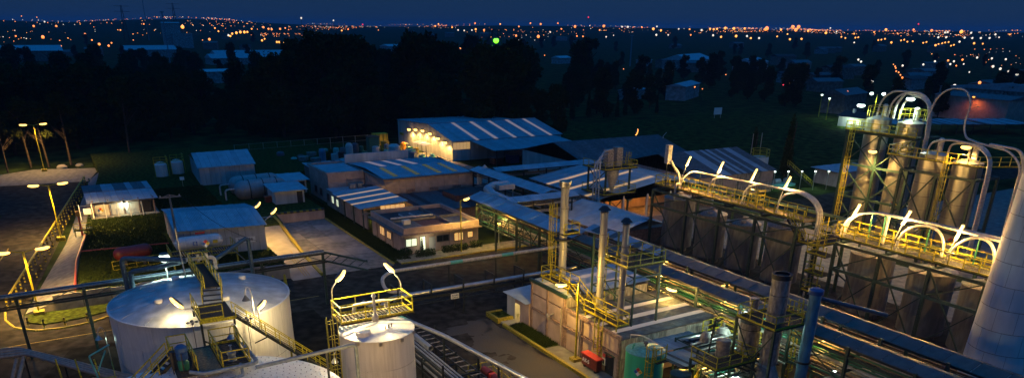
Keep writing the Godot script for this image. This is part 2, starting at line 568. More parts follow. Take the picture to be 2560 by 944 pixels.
func lettering(parent: Node3D, c: Vector3, right: Vector3, up: Vector3, size: float, text: String, m: String):
	var t := TextMesh.new()
	var f := SystemFont.new()
	f.font_names = PackedStringArray(["Droid Sans"])
	f.font_weight = 700
	t.font = f
	t.text = text
	t.font_size = 32
	t.pixel_size = 1.0 / 32.0
	t.depth = 0.02
	t.curve_step = 4.0
	mi("lettering", t, m, parent, Transform3D(Basis(right * size, up * size, right.cross(up)), c))

# ---------------------------------------------------------------- terrain, roads, yards
func terr(x: float, z: float) -> float:
	var d := Vector2(x, z).length()
	var az := rad_to_deg(atan2(x, -z))
	var rise := 25.0 * smoothstep(650.0, 3000.0, d)
	var hill := 19.0 * exp(-pow((az - 8.5) / 4.5, 2.0)) * smoothstep(1300.0, 3000.0, d) + 13.0 * exp(-pow((az + 5.0) / 5.0, 2.0)) * smoothstep(700.0, 1600.0, d)
	hill += 6.0 * exp(-pow((az - 33.0) / 9.0, 2.0)) * smoothstep(1200.0, 2600.0, d)
	var bump := (sin(x * 0.0061) * cos(z * 0.0053) * 3.0 + sin(x * 0.013 + 1.0) * sin(z * 0.017) * 1.4) * smoothstep(500.0, 1600.0, d)
	return rise + hill + bump - 0.05

func build_ground():
	var st := SurfaceTool.new()
	st.begin(Mesh.PRIMITIVE_TRIANGLES)
	var radii := [0.0, 60.0, 150.0, 300.0, 450.0]
	while radii[-1] < 3400.0: radii.append(radii[-1] + 110.0)
	radii.append_array([4200.0, 6000.0, 9000.0])
	var na := 160
	for i in radii.size() - 1:
		for k in na:
			var v := []
			for c in [[i, k], [i, k + 1], [i + 1, k + 1], [i + 1, k]]:
				var a: float = TAU * c[1] / na
				var r: float = radii[c[0]]
				var x := sin(a) * r
				var z := -cos(a) * r
				var y := terr(x, z) if r < 3500.0 else lerpf(terr(x * 3400.0 / r, z * 3400.0 / r), -40.0, smoothstep(3400.0, 9000.0, r))
				v.append(Vector3(x, y, z))
			for t in [0, 1, 2, 0, 2, 3]:
				st.set_smooth_group(0)
				st.add_vertex(v[t])
	st.generate_normals()
	var g := mi("ground", st.commit(), "country", self, Transform3D.IDENTITY)
	g.set_meta("kind", "structure")
	# paved plant area and roads
	ground("road", [Vector2(-40, -97.2), Vector2(63, -97.2), Vector2(63, -18), Vector2(-40, -18)], 0.012, 0.2, "asphalt")
	ground("road", [Vector2(-26, -97.25), Vector2(-7.2, -97.25), Vector2(4.0, -184), Vector2(-12, -186), Vector2(-26, -150)], 0.016, 0.2, "asphalt")
	ground("pavement", [Vector2(-12, -186.1), Vector2(4.2, -184.1), Vector2(7.6, -201), Vector2(-5.6, -205), Vector2(-14, -199)], 0.02, 0.2, "concrete_b")
	# floor under racks and silos, yard of the tall columns
	ground("pavement", [Vector2(63.1, -112), Vector2(98, -112), Vector2(98, -96), Vector2(110, -86), Vector2(240, -90), Vector2(240, -15), Vector2(63.1, -15)], 0.014, 0.2, "concrete_b")
	ground("road", [Vector2(98.5, -96), Vector2(112, -88), Vector2(168, -96), Vector2(240, -92), Vector2(240, -100), Vector2(166, -106), Vector2(118, -101), Vector2(99, -106)], 0.024, 0.2, "asphalt")
	ground("pavement", [Vector2(52, -97.3), Vector2(63, -97.3), Vector2(63, -112), Vector2(98, -112), Vector2(98, -140), Vector2(72, -140), Vector2(64, -180), Vector2(110, -180), Vector2(110, -172), Vector2(52, -124)], 0.008, 0.2, "concrete_b")
	ground("pavement", [Vector2(62, -141), Vector2(84, -141), Vector2(84, -190), Vector2(62, -190)], 0.026, 0.2, "concrete")
	# grass: plateau on the left, the playing field on the right
	var pl := [Vector2(-1.8, -98), Vector2(22.9, -97.8), Vector2(23.2, -121.5), Vector2(28.6, -122), Vector2(29.2, -128.8), Vector2(37.4, -129), Vector2(37.6, -152), Vector2(46, -170), Vector2(60, -195), Vector2(60, -214), Vector2(6.6, -214), Vector2(6.5, -185), Vector2(0.3, -124)]
	ground("grass", pl, 1.5, 1.7, "grass")
	ground("embankment", [Vector2(-7.0, -97.9), Vector2(-1.8, -97.95), Vector2(0.3, -124), Vector2(6.5, -185), Vector2(4.4, -185), Vector2(-1.8, -130)], 1.5, 1.7, "concrete_b", [0.05, 1.5, 1.5, 1.5, 0.05, 0.05])
	ground("field", [Vector2(112, -107), Vector2(166, -112), Vector2(236, -106), Vector2(262, -170), Vector2(236, -232), Vector2(150, -222), Vector2(118, -180)], 0.03, 0.2, "field")
	ground("grass", [Vector2(37.5, -152), Vector2(40.6, -152), Vector2(40.0, -97.6), Vector2(37.7, -97.6)], 0.1, 0.2, "grass")
	ground("pavement", [Vector2(38.2, -100), Vector2(66, -100), Vector2(66, -96.9), Vector2(38.2, -96.6)], 0.13, 0.2, "concrete_b")
	# retaining wall of coursed concrete panels
	var rw := thing("retaining_wall", "stained concrete retaining wall between road bend and grass plateau", "wall", Vector3(-1, 0, -97.5))
	for i in 9:
		var x0 := -4.0 + i * 3.0
		span("wall_panel", rw, Vector3(x0 + 0.03, -0.1, -97.75), Vector3(x0 + 2.97, 1.85 + 0.1 * (i % 2), -97.4), ["concrete", "concrete_b", "concrete_c"][i % 3])
	var isl := ground("grass", [Vector2(-6.6, -97.2), Vector2(-6.9, -94.6), Vector2(-5.2, -93.0), Vector2(-2.0, -93.2), Vector2(3.0, -95.0), Vector2(8.0, -97.2)], 0.14, 0.2, "grass")
	var kb := thing("kerb", "yellow kerb curving round the grass below the retaining wall", "kerb", Vector3(-3, 0, -93))
	var kp := [Vector3(-9.0, 0.07, -99.6), Vector3(-8.9, 0.07, -96.5), Vector3(-8.0, 0.07, -93.4), Vector3(-6.0, 0.07, -91.4), Vector3(-3.4, 0.07, -90.9), Vector3(-0.6, 0.07, -91.5), Vector3(2.4, 0.07, -93.3)]
	for i in kp.size() - 1: bar("kerb_stone", kb, kp[i], kp[i + 1], 0.22, "kerb_yellow", 0.14)
	# yellow lines on the road
	ground("road_marking", [Vector2(-30, -87.0), Vector2(24, -88.4), Vector2(24, -88.55), Vector2(-30, -87.15)], 0.02, 0.002, "road_yellow")
	# concrete lot before the office: panels with open joints
	var lot := thing("concrete_lot", "pale concrete yard of poured slabs before the office", "yard", Vector3(31, 0, -110))
	meta(lot, "", "", "", "structure")
	for i in 3:
		for k in 8:
			var a := Vector2(27.2 + i * 3.3, -96.4 - k * 3.95)
			slab("slab", lot, [a + Vector2(0.03, -0.03), a + Vector2(3.27, -0.03), a + Vector2(3.27, -3.92), a + Vector2(0.03, -3.92)], 0.04, 0.1, ["concrete", "concrete_b", "concrete_c"][rng.randi() % 3])
	var ramp := ground("driveway", [Vector2(22.95, -96.0), Vector2(26.7, -96.0), Vector2(27.2, -112), Vector2(28.5, -127.5), Vector2(23.3, -127.5)], 0.05, 0.3, "concrete_c", [0.05, 0.05, 0.6, 1.53, 1.53])
	var lk := thing("lot_kerb", "thick yellow kerb dividing the ramp from the concrete yard", "kerb", Vector3(27, 0, -110))
	for i in 8:
		var t0 := i / 8.0
		var t1 := (i + 1) / 8.0
		var f := func(t): return Vector3(26.9 + 1.6 * t, 0.18 + 1.35 * smoothstep(0.15, 1.0, t), -96.5 - 31.0 * t)
		bar("kerb_stone", lk, f.call(t0), f.call(t1), 0.4, "kerb_yellow", 0.35)
	for i in 3:
		ground("road_marking", [Vector2(25.4 - i * 0.35, -97), Vector2(25.5 - i * 0.35, -97), Vector2(26.3 - i * 0.35, -112), Vector2(26.2 - i * 0.35, -112)], 0.07, 0.002, "road_yellow", [0.1, 0.1, 0.645, 0.645])
	var pw := thing("striped_wall", "low pink wall with yellow and black striped coping behind the yard", "wall", Vector3(33, 0, -128.4))
	span("wall_face", pw, Vector3(28.9, -0.1, -128.7), Vector3(37.3, 1.45, -128.4), "wall_pink")
	for i in 16: span("coping_stripe", pw, Vector3(28.85 + i * 0.53, 1.45, -128.78), Vector3(28.85 + (i + 1) * 0.53, 1.72, -128.32), "kerb_yellow" if i % 2 == 0 else "black")
	var rk := thing("yard_kerb", "yellow kerb between the concrete yard and the grass strip", "kerb", Vector3(37.3, 0, -112))
	for i in 8: bar("kerb_stone", rk, Vector3(37.25, 0.1, -97.0 - i * 3.9), Vector3(37.25, 0.1, -100.85 - i * 3.9), 0.22, "kerb_yellow", 0.2)
	var ok := thing("roadside_kerb", "long pale yellow kerb along the road before the office", "kerb", Vector3(50, 0, -96.6))
	for i in 9: bar("kerb_stone", ok, Vector3(38.2 + i * 3.1, 0.08, -96.5), Vector3(41.25 + i * 3.1, 0.08, -96.5), 0.25, "kerb_yellow", 0.17)
	# spilled pale powder on the asphalt, in patches with ragged outlines
	for b in [[35.9, -64.4, 1.5, 2.5, 0.0], [35.0, -56.2, 2.2, 2.9, 0.5], [35.6, -69.6, 1.7, 1.1, 0.2], [37.6, -58.2, 0.5, 4.0, 0.0], [33.0, -60.6, 0.9, 0.6, 1.0], [34.4, -50.5, 1.5, 1.8, 0.3], [37.5, -67.0, 0.5, 2.2, 0.0]]:
		var poly := []
		for k in 40:
			var a := TAU * k / 40.0
			var rr := 1.0 + 0.28 * sin(a * 3.0 + b[0]) + 0.16 * sin(a * 7.0 + b[1]) + rng.randf_range(-0.12, 0.12)
			poly.append(Vector2(b[0], b[1]) + Vector2(cos(a) * b[2] * rr, sin(a) * b[3] * rr))
		ground("powder_stain", poly, 0.024, 0.002, "powder")
		for j in 3:
			var wide := []
			for p in poly:
				var c := Vector2(b[0], b[1])
				wide.append(c + (p - c) * rng.randf_range(1.25, 1.7) + Vector2(0.3 * (j - 1), 0.4 * (1 - j)))
			ground("powder_stain", wide, 0.016 + 0.002 * j, 0.002, "powder_thin")

# ---------------------------------------------------------------- far country, woods
func gable(parent: Node3D, c: Vector3, s: Vector3, rise: float, m: String, over := 0.4, turn := 0.0, called := "roof"):
	# ridge along local x
	var st := SurfaceTool.new()
	st.begin(Mesh.PRIMITIVE_TRIANGLES)
	var hx := s.x / 2.0 + over
	var hz := s.z / 2.0 + over
	var a := Vector3(-hx, 0, -hz); var b := Vector3(hx, 0, -hz); var d := Vector3(hx, 0, hz); var e := Vector3(-hx, 0, hz)
	var r0 := Vector3(-hx, rise, 0); var r1 := Vector3(hx, rise, 0)
	quad(st, a, b, r1, r0); quad(st, d, e, r0, r1)
	for t in [[a, r0, e], [b, d, r1], [a, e, d], [a, d, b]]:
		for v in t:
			st.set_smooth_group(-1)
			st.add_vertex(v)
	st.generate_normals()
	return mi(called, st.commit(), m, parent, Transform3D(Basis(Vector3.UP, turn), c))

func far_house(called: String, label: String, x: float, z: float, s: Vector3, turn: float, wall: String, roof: String, rise: float, group := "buildings beyond the trees"):
	var y := terr(x, z)
	var o := thing(called, label, "building", Vector3(x, y, z), group, turn)
	box("wall", o, Vector3(x, y + s.y / 2.0, z), s, wall, turn)
	gable(o, Vector3(x, y + s.y + 0.003, z), s, rise, roof, 0.5, turn)
	return o

func build_far_country():
	far_house("warehouse", "white low shed standing alone among dark trees", 84, -480, Vector3(20, 6, 9), 0.1, "house_c", "roof_c", 1.2)
	var tw = far_house("tower_block", "tall pale windowless tower above the dark treetops", 146, -1066, Vector3(19, 27, 14), 0.0, "house_c", "roof_a", 1.0)
	box("lift_house", tw, Vector3(156, terr(146, -1066) + 8, -1058), Vector3(22, 16, 12), "house_c")
	far_house("warehouse", "very long blue grey warehouse roof behind the first trees by the road", -28, -800, Vector3(96, 8, 26), 0.05, "house_b", "roof_a", 4.0)
	far_house("warehouse", "broad pale roof beneath the windowless tower", 95, -862, Vector3(46, 7, 30), 0.1, "house_a", "roof_b", 3.5)
	far_house("warehouse", "long striped roof right of the windowless tower", 152, -705, Vector3(62, 5, 22), 0.06, "house_a", "roof_b", 3.0)
	far_house("warehouse", "second striped roof tucked behind the striped long roof", 170, -760, Vector3(70, 6, 20), 0.06, "house_a", "roof_b", 3.0)
	far_house("factory_hall", "long pale factory hall with skylit roof beyond the wood", 468, -519, Vector3(58, 7, 24), 0.52, "house_a", "roof_a", 4.0)
	far_house("factory_hall", "smaller hall in front of the long pale factory", 500, -480, Vector3(42, 6, 18), 0.52, "house_c", "roof_b", 3.0)
	far_house("warehouse", "white walled store with a flat roof behind the playing field", 262, -292, Vector3(30, 6, 9), 0.62, "house_c", "roof_b", 1.2)
	far_house("warehouse", "lower white annexe beside the flat roofed store", 238, -300, Vector3(18, 4, 8), 0.62, "house_a", "roof_b", 0.8)
	far_house("shed", "single pale roof in the middle of the dark wood", 412, -625, Vector3(18, 5, 9), 0.4, "house_c", "roof_c", 1.6)
	far_house("shed", "pale roof standing just left of the green lit tower", 417, -930, Vector3(26, 9, 14), 0.3, "house_c", "roof_c", 2.0)
	far_house("shed", "large pale gable roof left of the small pale roof", 350, -868, Vector3(30, 8, 16), 0.25, "house_c", "roof_c", 2.0)
	far_house("shed", "bluish roof half hidden by the tall trees", 244, -750, Vector3(20, 5, 12), 0.25, "house_a", "roof_b", 2.0)
	far_house("shed", "narrow pale roof at the wood's far edge", 455, -560, Vector3(14, 5, 9), 0.5, "house_c", "roof_c", 1.4)
	# suburb: rows of plain houses, too far to tell their windows
	var spots := []
	for i in 46:
		var az := deg_to_rad(rng.randf_range(-2.0, 63.0))
		var d := rng.randf_range(640.0, 1700.0)
		if i > 26:
			az = deg_to_rad(rng.randf_range(48.0, 65.0))
			d = rng.randf_range(330.0, 700.0)
		var w := rng.randf_range(9.0, 22.0)
		far_house("house", "plain small house of the dark suburb, one of many", sin(az) * d, -cos(az) * d, Vector3(w, rng.randf_range(3.5, 7.5), rng.randf_range(7.0, 13.0)), rng.randf_range(-0.6, 0.6), ["house_a", "house_b", "house_b", "house_b"][rng.randi() % 4], ["roof_old_b", "roof_red", "roof_old_a", "roof_old_a"][rng.randi() % 4], rng.randf_range(0.8, 2.4), "houses of the suburb")
	# right of the field: gatehouse, covered car park, walls
	var gh := thing("gatehouse", "white gatehouse with red roof and lit windows beside the field", "building", Vector3(238, 0, -178))
	box("wall", gh, Vector3(240, 1.6, -176), Vector3(9, 3.2, 13), "wall_white", 0.1)
	gable(gh, Vector3(240, 3.21, -176), Vector3(13, 0, 9), 1.6, "roof_red", 0.7, PI / 2 + 0.1)
	for i in 3: box("window_pane", gh, Vector3(235.35 + i * 0.03, 1.7, -179.5 + i * 2.6), Vector3(0.08, 1.5, 1.7), "window_pale" if i != 1 else "window_warm", 0.1)
	box("chimney", gh, Vector3(238.5, 4.6, -179), Vector3(0.8, 2.0, 0.8), "wall_white")
	omni(gh, Vector3(232.5, 2.6, -177), COOL, 22.0)
	var cp := thing("carport", "long dark carport roof with pale lit strips beyond the steel columns", "carport", Vector3(262, 0, -150))
	for i in 3:
		sheets(cp, "roof_sheet", Vector3(228 + i * 15.0, 3.2, -158 + i * 7.0), Vector3(14, 0, 6.6), Vector3(6.0, 0.3, -12.6), 12, ["roof_old_a", "roof_b"])
		for k in 3: bar("post", cp, Vector3(230 + i * 15.0 + k * 5.0, 0, -158 + i * 7.0 + k * 2.2), Vector3(230 + i * 15.0 + k * 5.0, 3.2, -158 + i * 7.0 + k * 2.2), 0.2, "dark_steel")
	var rb := thing("brick_store", "pink walled store lit by an orange lamp beyond the carport", "building", Vector3(300, 0, -172))
	box("wall", rb, Vector3(300, 4, -172), Vector3(12, 8, 30), "wall_pink", -0.1)
	gable(rb, Vector3(300, 8.02, -172), Vector3(30, 0, 12), 1.2, "roof_old_a", 0.4, PI / 2 - 0.1)
	rod("lamp_bracket", rb, Vector3(293.8, 8.2, -170), Vector3(291.5, 8.6, -170), 0.08, "housing")
	luminaire(rb, Vector3(291.2, 8.4, -170), Vector3(0, 0, 1), 1.0, 0.6, "lamp_amber", Color(1, 0.5, 0.2), 25.0)
	far_house("factory_hall", "broad dark hall behind the pink walled store", 345, -175, Vector3(40, 9, 60), -0.1, "house_a", "roof_b", 3.0)
	far_house("factory_hall", "hall with a blue roof right of the pink walled store", 318, -135, Vector3(26, 8, 34), -0.1, "house_a", "roof_a", 2.0)
	# masts and pylons on the skyline
	for p in [["lattice pylon with two crossarms on the skyline beside the long warehouse", 105, -1160, 46, true], ["thin radio mast rising beside the pylons", 150, -1330, 60, false], ["second lattice pylon with crossarm right of the radio mast", 190, -1330, 50, true], ["leaning pale lamp mast before the windowless tower", 94, -720, 38, false], ["pale slender mast above the dark middle wood", 300, -700, 26, false], ["white mast standing over the long pale factory", 440, -560, 24, false], ["thin mast over the wood near the green lit tower", 345, -760, 20, false]]:
		var x: float = p[1]; var z: float = p[2]; var h: float = p[3]
		var y := terr(x, z)
		var t := thing("pylon" if p[4] else "mast", p[0], "mast", Vector3(x, y, z))
		if p[4]:
			for sx in [-1, 1]:
				for sz in [-1, 1]: bar("leg", t, Vector3(x + sx * 3.0, y, z + sz * 3.0), Vector3(x + sx * 0.5, y + h, z + sz * 0.5), 0.35, "dark_steel")
			for k in 5: brace(t, Vector3(x - 2.6 + k * 0.4, 0, z), Vector3(x + 2.6 - k * 0.4, 0, z), y + h * k * 0.19, y + h * (k + 1) * 0.19, "dark_steel", 0.2)
			for k in 2: bar("crossarm", t, Vector3(x - 9, y + h - 1 - k * 6, z), Vector3(x + 9, y + h - 1 - k * 6, z), 0.35, "dark_steel")
		else:
			bar("shaft", t, Vector3(x, y, z), Vector3(x, y + h, z), 0.8, "pipe_blue")
			bar("head_frame", t, Vector3(x - 1.6, y + h, z), Vector3(x + 1.6, y + h, z), 0.7, "pipe_blue")
	# tower with green floodlight
	var gx := 330.0; var gz := -600.0
	var gt := thing("lattice_tower", "dark lattice tower carrying a bright green floodlight", "tower", Vector3(gx, 0, gz))
	for sx in [-1, 1]:
		for sz in [-1, 1]: bar("leg", gt, Vector3(gx + sx * 5, 0, gz + sz * 3), Vector3(gx + sx * 4, 27, gz + sz * 2.4), 0.5, "dark_steel")
	for k in 4:
		brace(gt, Vector3(gx - 4.6, 0, gz + 2.6), Vector3(gx + 4.6, 0, gz + 2.6), k * 6.6, k * 6.6 + 6.6, "dark_steel", 0.3)
		bar("girt", gt, Vector3(gx - 4.6, k * 6.6 + 6.6, gz + 2.6), Vector3(gx + 4.6, k * 6.6 + 6.6, gz + 2.6), 0.4, "dark_steel")
	bar("boom", gt, Vector3(gx - 9, 27, gz), Vector3(gx + 9, 28, gz), 0.5, "dark_steel")
	luminaire(gt, Vector3(gx - 1.5, 19.5, gz + 4.4), Vector3(1, 0, 0), 4.4, 4.6, "city_green", Color(0.4, 1.0, 0.2), 260.0, 1.5)
	span("equipment_cabin", gt, Vector3(gx + 4, 3, gz - 2), Vector3(gx + 10, 9, gz + 2), "house_c")

func leaf_cloud(sd: int, lobes: Array, count: int, size: float) -> ArrayMesh:
	# leaf-sized faces scattered in shells of uneven lobes
	var r := RandomNumberGenerator.new()
	r.seed = sd
	var st := SurfaceTool.new()
	st.begin(Mesh.PRIMITIVE_TRIANGLES)
	var total := 0.0
	for l in lobes: total += l[1].x * l[1].z
	for l in lobes:
		var n := int(count * l[1].x * l[1].z / total)
		for i in n:
			var d := Vector3(r.randfn(), r.randfn(), r.randfn()).normalized()
			var k := pow(r.randf(), 0.4) * (1.0 + 0.22 * sin(d.x * 7.0 + l[0].y) * cos(d.z * 6.0 + l[0].x))
			var c: Vector3 = l[0] + d * k * l[1]
			var u := Vector3(r.randfn(), r.randfn(), r.randfn()).normalized() * size * r.randf_range(0.6, 1.4)
			var v := u.cross(Vector3(r.randfn(), r.randfn(), r.randfn())).normalized() * size * r.randf_range(0.35, 0.8)
			for p in [c - u, c + v, c + u, c - u, c + u, c - v]:
				st.set_smooth_group(-1)
				st.add_vertex(p)
	st.generate_normals()
	return st.commit()

func trunk_mesh(sd: int, h: float, r0: float, limbs: int) -> ArrayMesh:
	var r := RandomNumberGenerator.new()
	r.seed = sd
	var st := SurfaceTool.new()
	st.begin(Mesh.PRIMITIVE_TRIANGLES)
	var runs := [[Vector3.ZERO, Vector3(r.randf_range(-0.8, 0.8), h, r.randf_range(-0.8, 0.8)), r0, r0 * 0.35]]
	for i in limbs:
		var t := r.randf_range(0.4, 0.85)
		var a: Vector3 = runs[0][1] * t
		var an := r.randf() * TAU
		runs.append([a, a + Vector3(cos(an) * h * 0.22, h * 0.2, sin(an) * h * 0.22), r0 * 0.4, r0 * 0.12])
	for q in runs:
		var bs := along(q[0], q[1])
		for k in 6:
			var a0 := TAU * k / 6; var a1 := TAU * (k + 1) / 6
			var e0: Vector3 = bs.x * cos(a0) + bs.y * sin(a0)
			var e1: Vector3 = bs.x * cos(a1) + bs.y * sin(a1)
			quad(st, q[0] + e0 * q[2], q[0] + e1 * q[2], q[1] + e1 * q[3], q[1] + e0 * q[3])
	st.generate_normals()
	return st.commit()

var tree_kinds := []

func plant(kind: int, x: float, z: float, y: float, s: float, turn: float, called: String, label: String, group: String) -> Node3D:
	var k = tree_kinds[kind]
	var o := thing(called, label, "tree", Vector3(x, y, z), group)
	var xf := Transform3D(Basis(Vector3.UP, turn) * Basis.from_scale(Vector3(s, s, s)), Vector3(x, y, z))
	mi("trunk", k[0], k[3] if k.size() > 3 else "bark", o, xf)
	mi("crown", k[1], k[2], o, xf)
	return o

func build_woods():
	for v in 3:
		var lob := []
		var r := RandomNumberGenerator.new()
		r.seed = 50 + v
		for i in 17:
			var a := r.randf() * TAU
			var h := r.randf_range(2.6, 16.5)
			var w := 4.2 - absf(h - 8.0) * 0.26
			lob.append([Vector3(cos(a) * r.randf_range(0.3, w), h, sin(a) * r.randf_range(0.3, w)), Vector3(r.randf_range(1.5, 2.8), r.randf_range(1.3, 2.6), r.randf_range(1.5, 2.8))])
		tree_kinds.append([trunk_mesh(70 + v, 15.0, 0.4, 6), leaf_cloud(90 + v, lob, 4600, 0.5), ["leaf_a", "leaf_b", "leaf_c"][v], "bark_dark"])
	var con := []
	for i in 8: con.append([Vector3(0, 1.6 + i * 1.25, 0), Vector3(1.0 - i * 0.1, 1.0, 1.0 - i * 0.1) * 1.25])
	tree_kinds.append([trunk_mesh(81, 10.0, 0.22, 0), leaf_cloud(99, con, 1700, 0.26), "leaf_c"])
	var bush := [[Vector3(0, 0.9, 0), Vector3(1.1, 0.8, 1.1)], [Vector3(0.7, 0.7, 0.3), Vector3(0.7, 0.6, 0.7)], [Vector3(-0.6, 0.8, -0.4), Vector3(0.7, 0.7, 0.7)]]
	tree_kinds.append([trunk_mesh(83, 1.2, 0.09, 3), leaf_cloud(101, bush, 700, 0.13), "hedge"])
	var tall := [[Vector3(0, 13.0, 0), Vector3(2.0, 2.2, 2.0)], [Vector3(1.6, 10.5, 0.4), Vector3(1.5, 1.2, 1.4)], [Vector3(-1.7, 11.4, -0.6), Vector3(1.5, 1.3, 1.4)], [Vector3(-1.2, 7.8, 0.9), Vector3(1.1, 0.9, 1.0)]]
	tree_kinds.append([trunk_mesh(85, 13.0, 0.26, 5), leaf_cloud(103, tall, 1300, 0.32), "leaf_b"])
	# the wood behind the plant: near rows, then deeper
	var n := 0
	var tries := 0
	var put := []
	while n < 250 and tries < 4000:
		tries += 1
		var az := deg_to_rad(rng.randf_range(-7.0, 47.0))
		var near_d := 232.0 + 10.0 * sin(az * 9.0)
		var d := near_d + pow(rng.randf(), 1.5) * 330.0
		if n < 95: d = near_d + rng.randf_range(0.0, 45.0)
		if rad_to_deg(az) > 39.0: d = maxf(d, 285.0)
		var x := sin(az) * d; var z := -cos(az) * d
		var ok := true
		for q in put:
			if Vector2(x, z).distance_to(q) < 5.6: ok = false
		if x > 128 and x < 262 and z > -238: ok = false
		if Vector2(x - 84, z + 480).length() < 24 or (absf(x - 95 * -z / 480.0) < 16 and z < -300 and z > -480 and absf(rad_to_deg(az) - 10.0) < 2.4): ok = false
		if not ok: continue
		put.append(Vector2(x, z))
		var k := rng.randi() % 3
		var s := (rng.randf_range(0.7, 1.15) if rng.randf() < 0.65 else rng.randf_range(1.2, 1.6)) * (1.0 if d < 300 else 0.9)
		var deg := rad_to_deg(az)
		if deg > 36.0: s *= 0.7
		if deg < 13.0: s = minf(s, 1.08)
		if deg > 9.0 and deg < 11.2: s = minf(s, 0.62)
		if deg > 3.5 and deg < 9.0: s = minf(s, 0.95)
		plant(k, x, z, terr(x, z), s, rng.randf() * TAU, "tree", ["broad dark tree of the wood behind the plant", "loose crowned dark tree of the wood behind the plant", "dense blackish tree of the wood behind the plant"][k], "trees of the dark wood")
		n += 1
	# trees further off, right of the field and among the suburb
	for i in 70:
		var az := deg_to_rad(rng.randf_range(-6.0, 65.0))
		var d := rng.randf_range(560.0, 1250.0)
		if i < 26:
			az = deg_to_rad(rng.randf_range(45.0, 64.0))
			d = rng.randf_range(340.0, 520.0)
		var x := sin(az) * d; var z := -cos(az) * d
		plant(rng.randi() % 3, x, z, terr(x, z), rng.randf_range(0.55, 0.95), rng.randf() * TAU, "suburb_tree", "dark round tree standing between far suburb houses", "trees among the suburb houses")
	for p in [[161, -236, 0.9], [171, -240, 0.85], [181, -236, 0.75], [187, -239, 0.8], [203, -240, 0.65]]:
		plant(3, p[0], p[1], 0.0, p[2], p[0] * 1.0, "conifer", "small conical conifer in a row along the field's far end", "conifers at the field end")
	plant(3, 133.5, -124, 0, 0.95, 0.3, "cypress", "tall slim cypress on the near edge of the field", "field cypresses")
	plant(3, 139.0, -119, 0, 1.2, 0.9, "cypress", "tall slim cypress on the near edge of the field", "field cypresses")
	# lamplit trees at the end of the left road
	for p in [[-6.0, -208.0, 1.0, 0.2], [-2.5, -207.0, 0.95, 1.7], [2.0, -208.5, 1.05, 3.0], [15.0, -212.0, 1.15, 4.4], [-10.5, -203.0, 0.85, 5.5]]:
		plant(5, p[0], p[1], 0.0 if p[0] < 6 else 1.4, p[2], p[3], "eucalyptus", "slim pale trunked eucalyptus lit by the road lamps", "eucalyptus by the road lamps")

# ---------------------------------------------------------------- left road and plateau
func double_lamp(x: float, z: float, h: float, label: String, y0 := 0.0, e := 215.0, turn := -0.1):
	var o := thing("street_lamp", label, "street lamp", Vector3(x, y0, z), "twin street lamps on yellow poles")
	box("base_block", o, Vector3(x, y0 + 0.25, z), Vector3(1.1, 0.5, 1.1), "kerb_yellow")
	rod("pole", o, Vector3(x, y0 + 0.5, z), Vector3(x, y0 + h, z), 0.11, "yellow")
	var d := Vector3(cos(turn), 0, sin(turn))
	for k in [-1, 1]:
		rod("arm", o, Vector3(x, y0 + h - 0.1, z), Vector3(x, y0 + h + 0.15, z) + d * k * 1.1, 0.05, "yellow")
		luminaire(o, Vector3(x, y0 + h + 0.1, z) + d * k * 1.9, d + Vector3(0, 0.05 * k, 0), 1.5, 0.48, "lamp_warm", WARM, e)

func road_frame(p: Vector3) -> Vector3:
	# left road axes are turned 8.7 degrees from the plant's
	return p

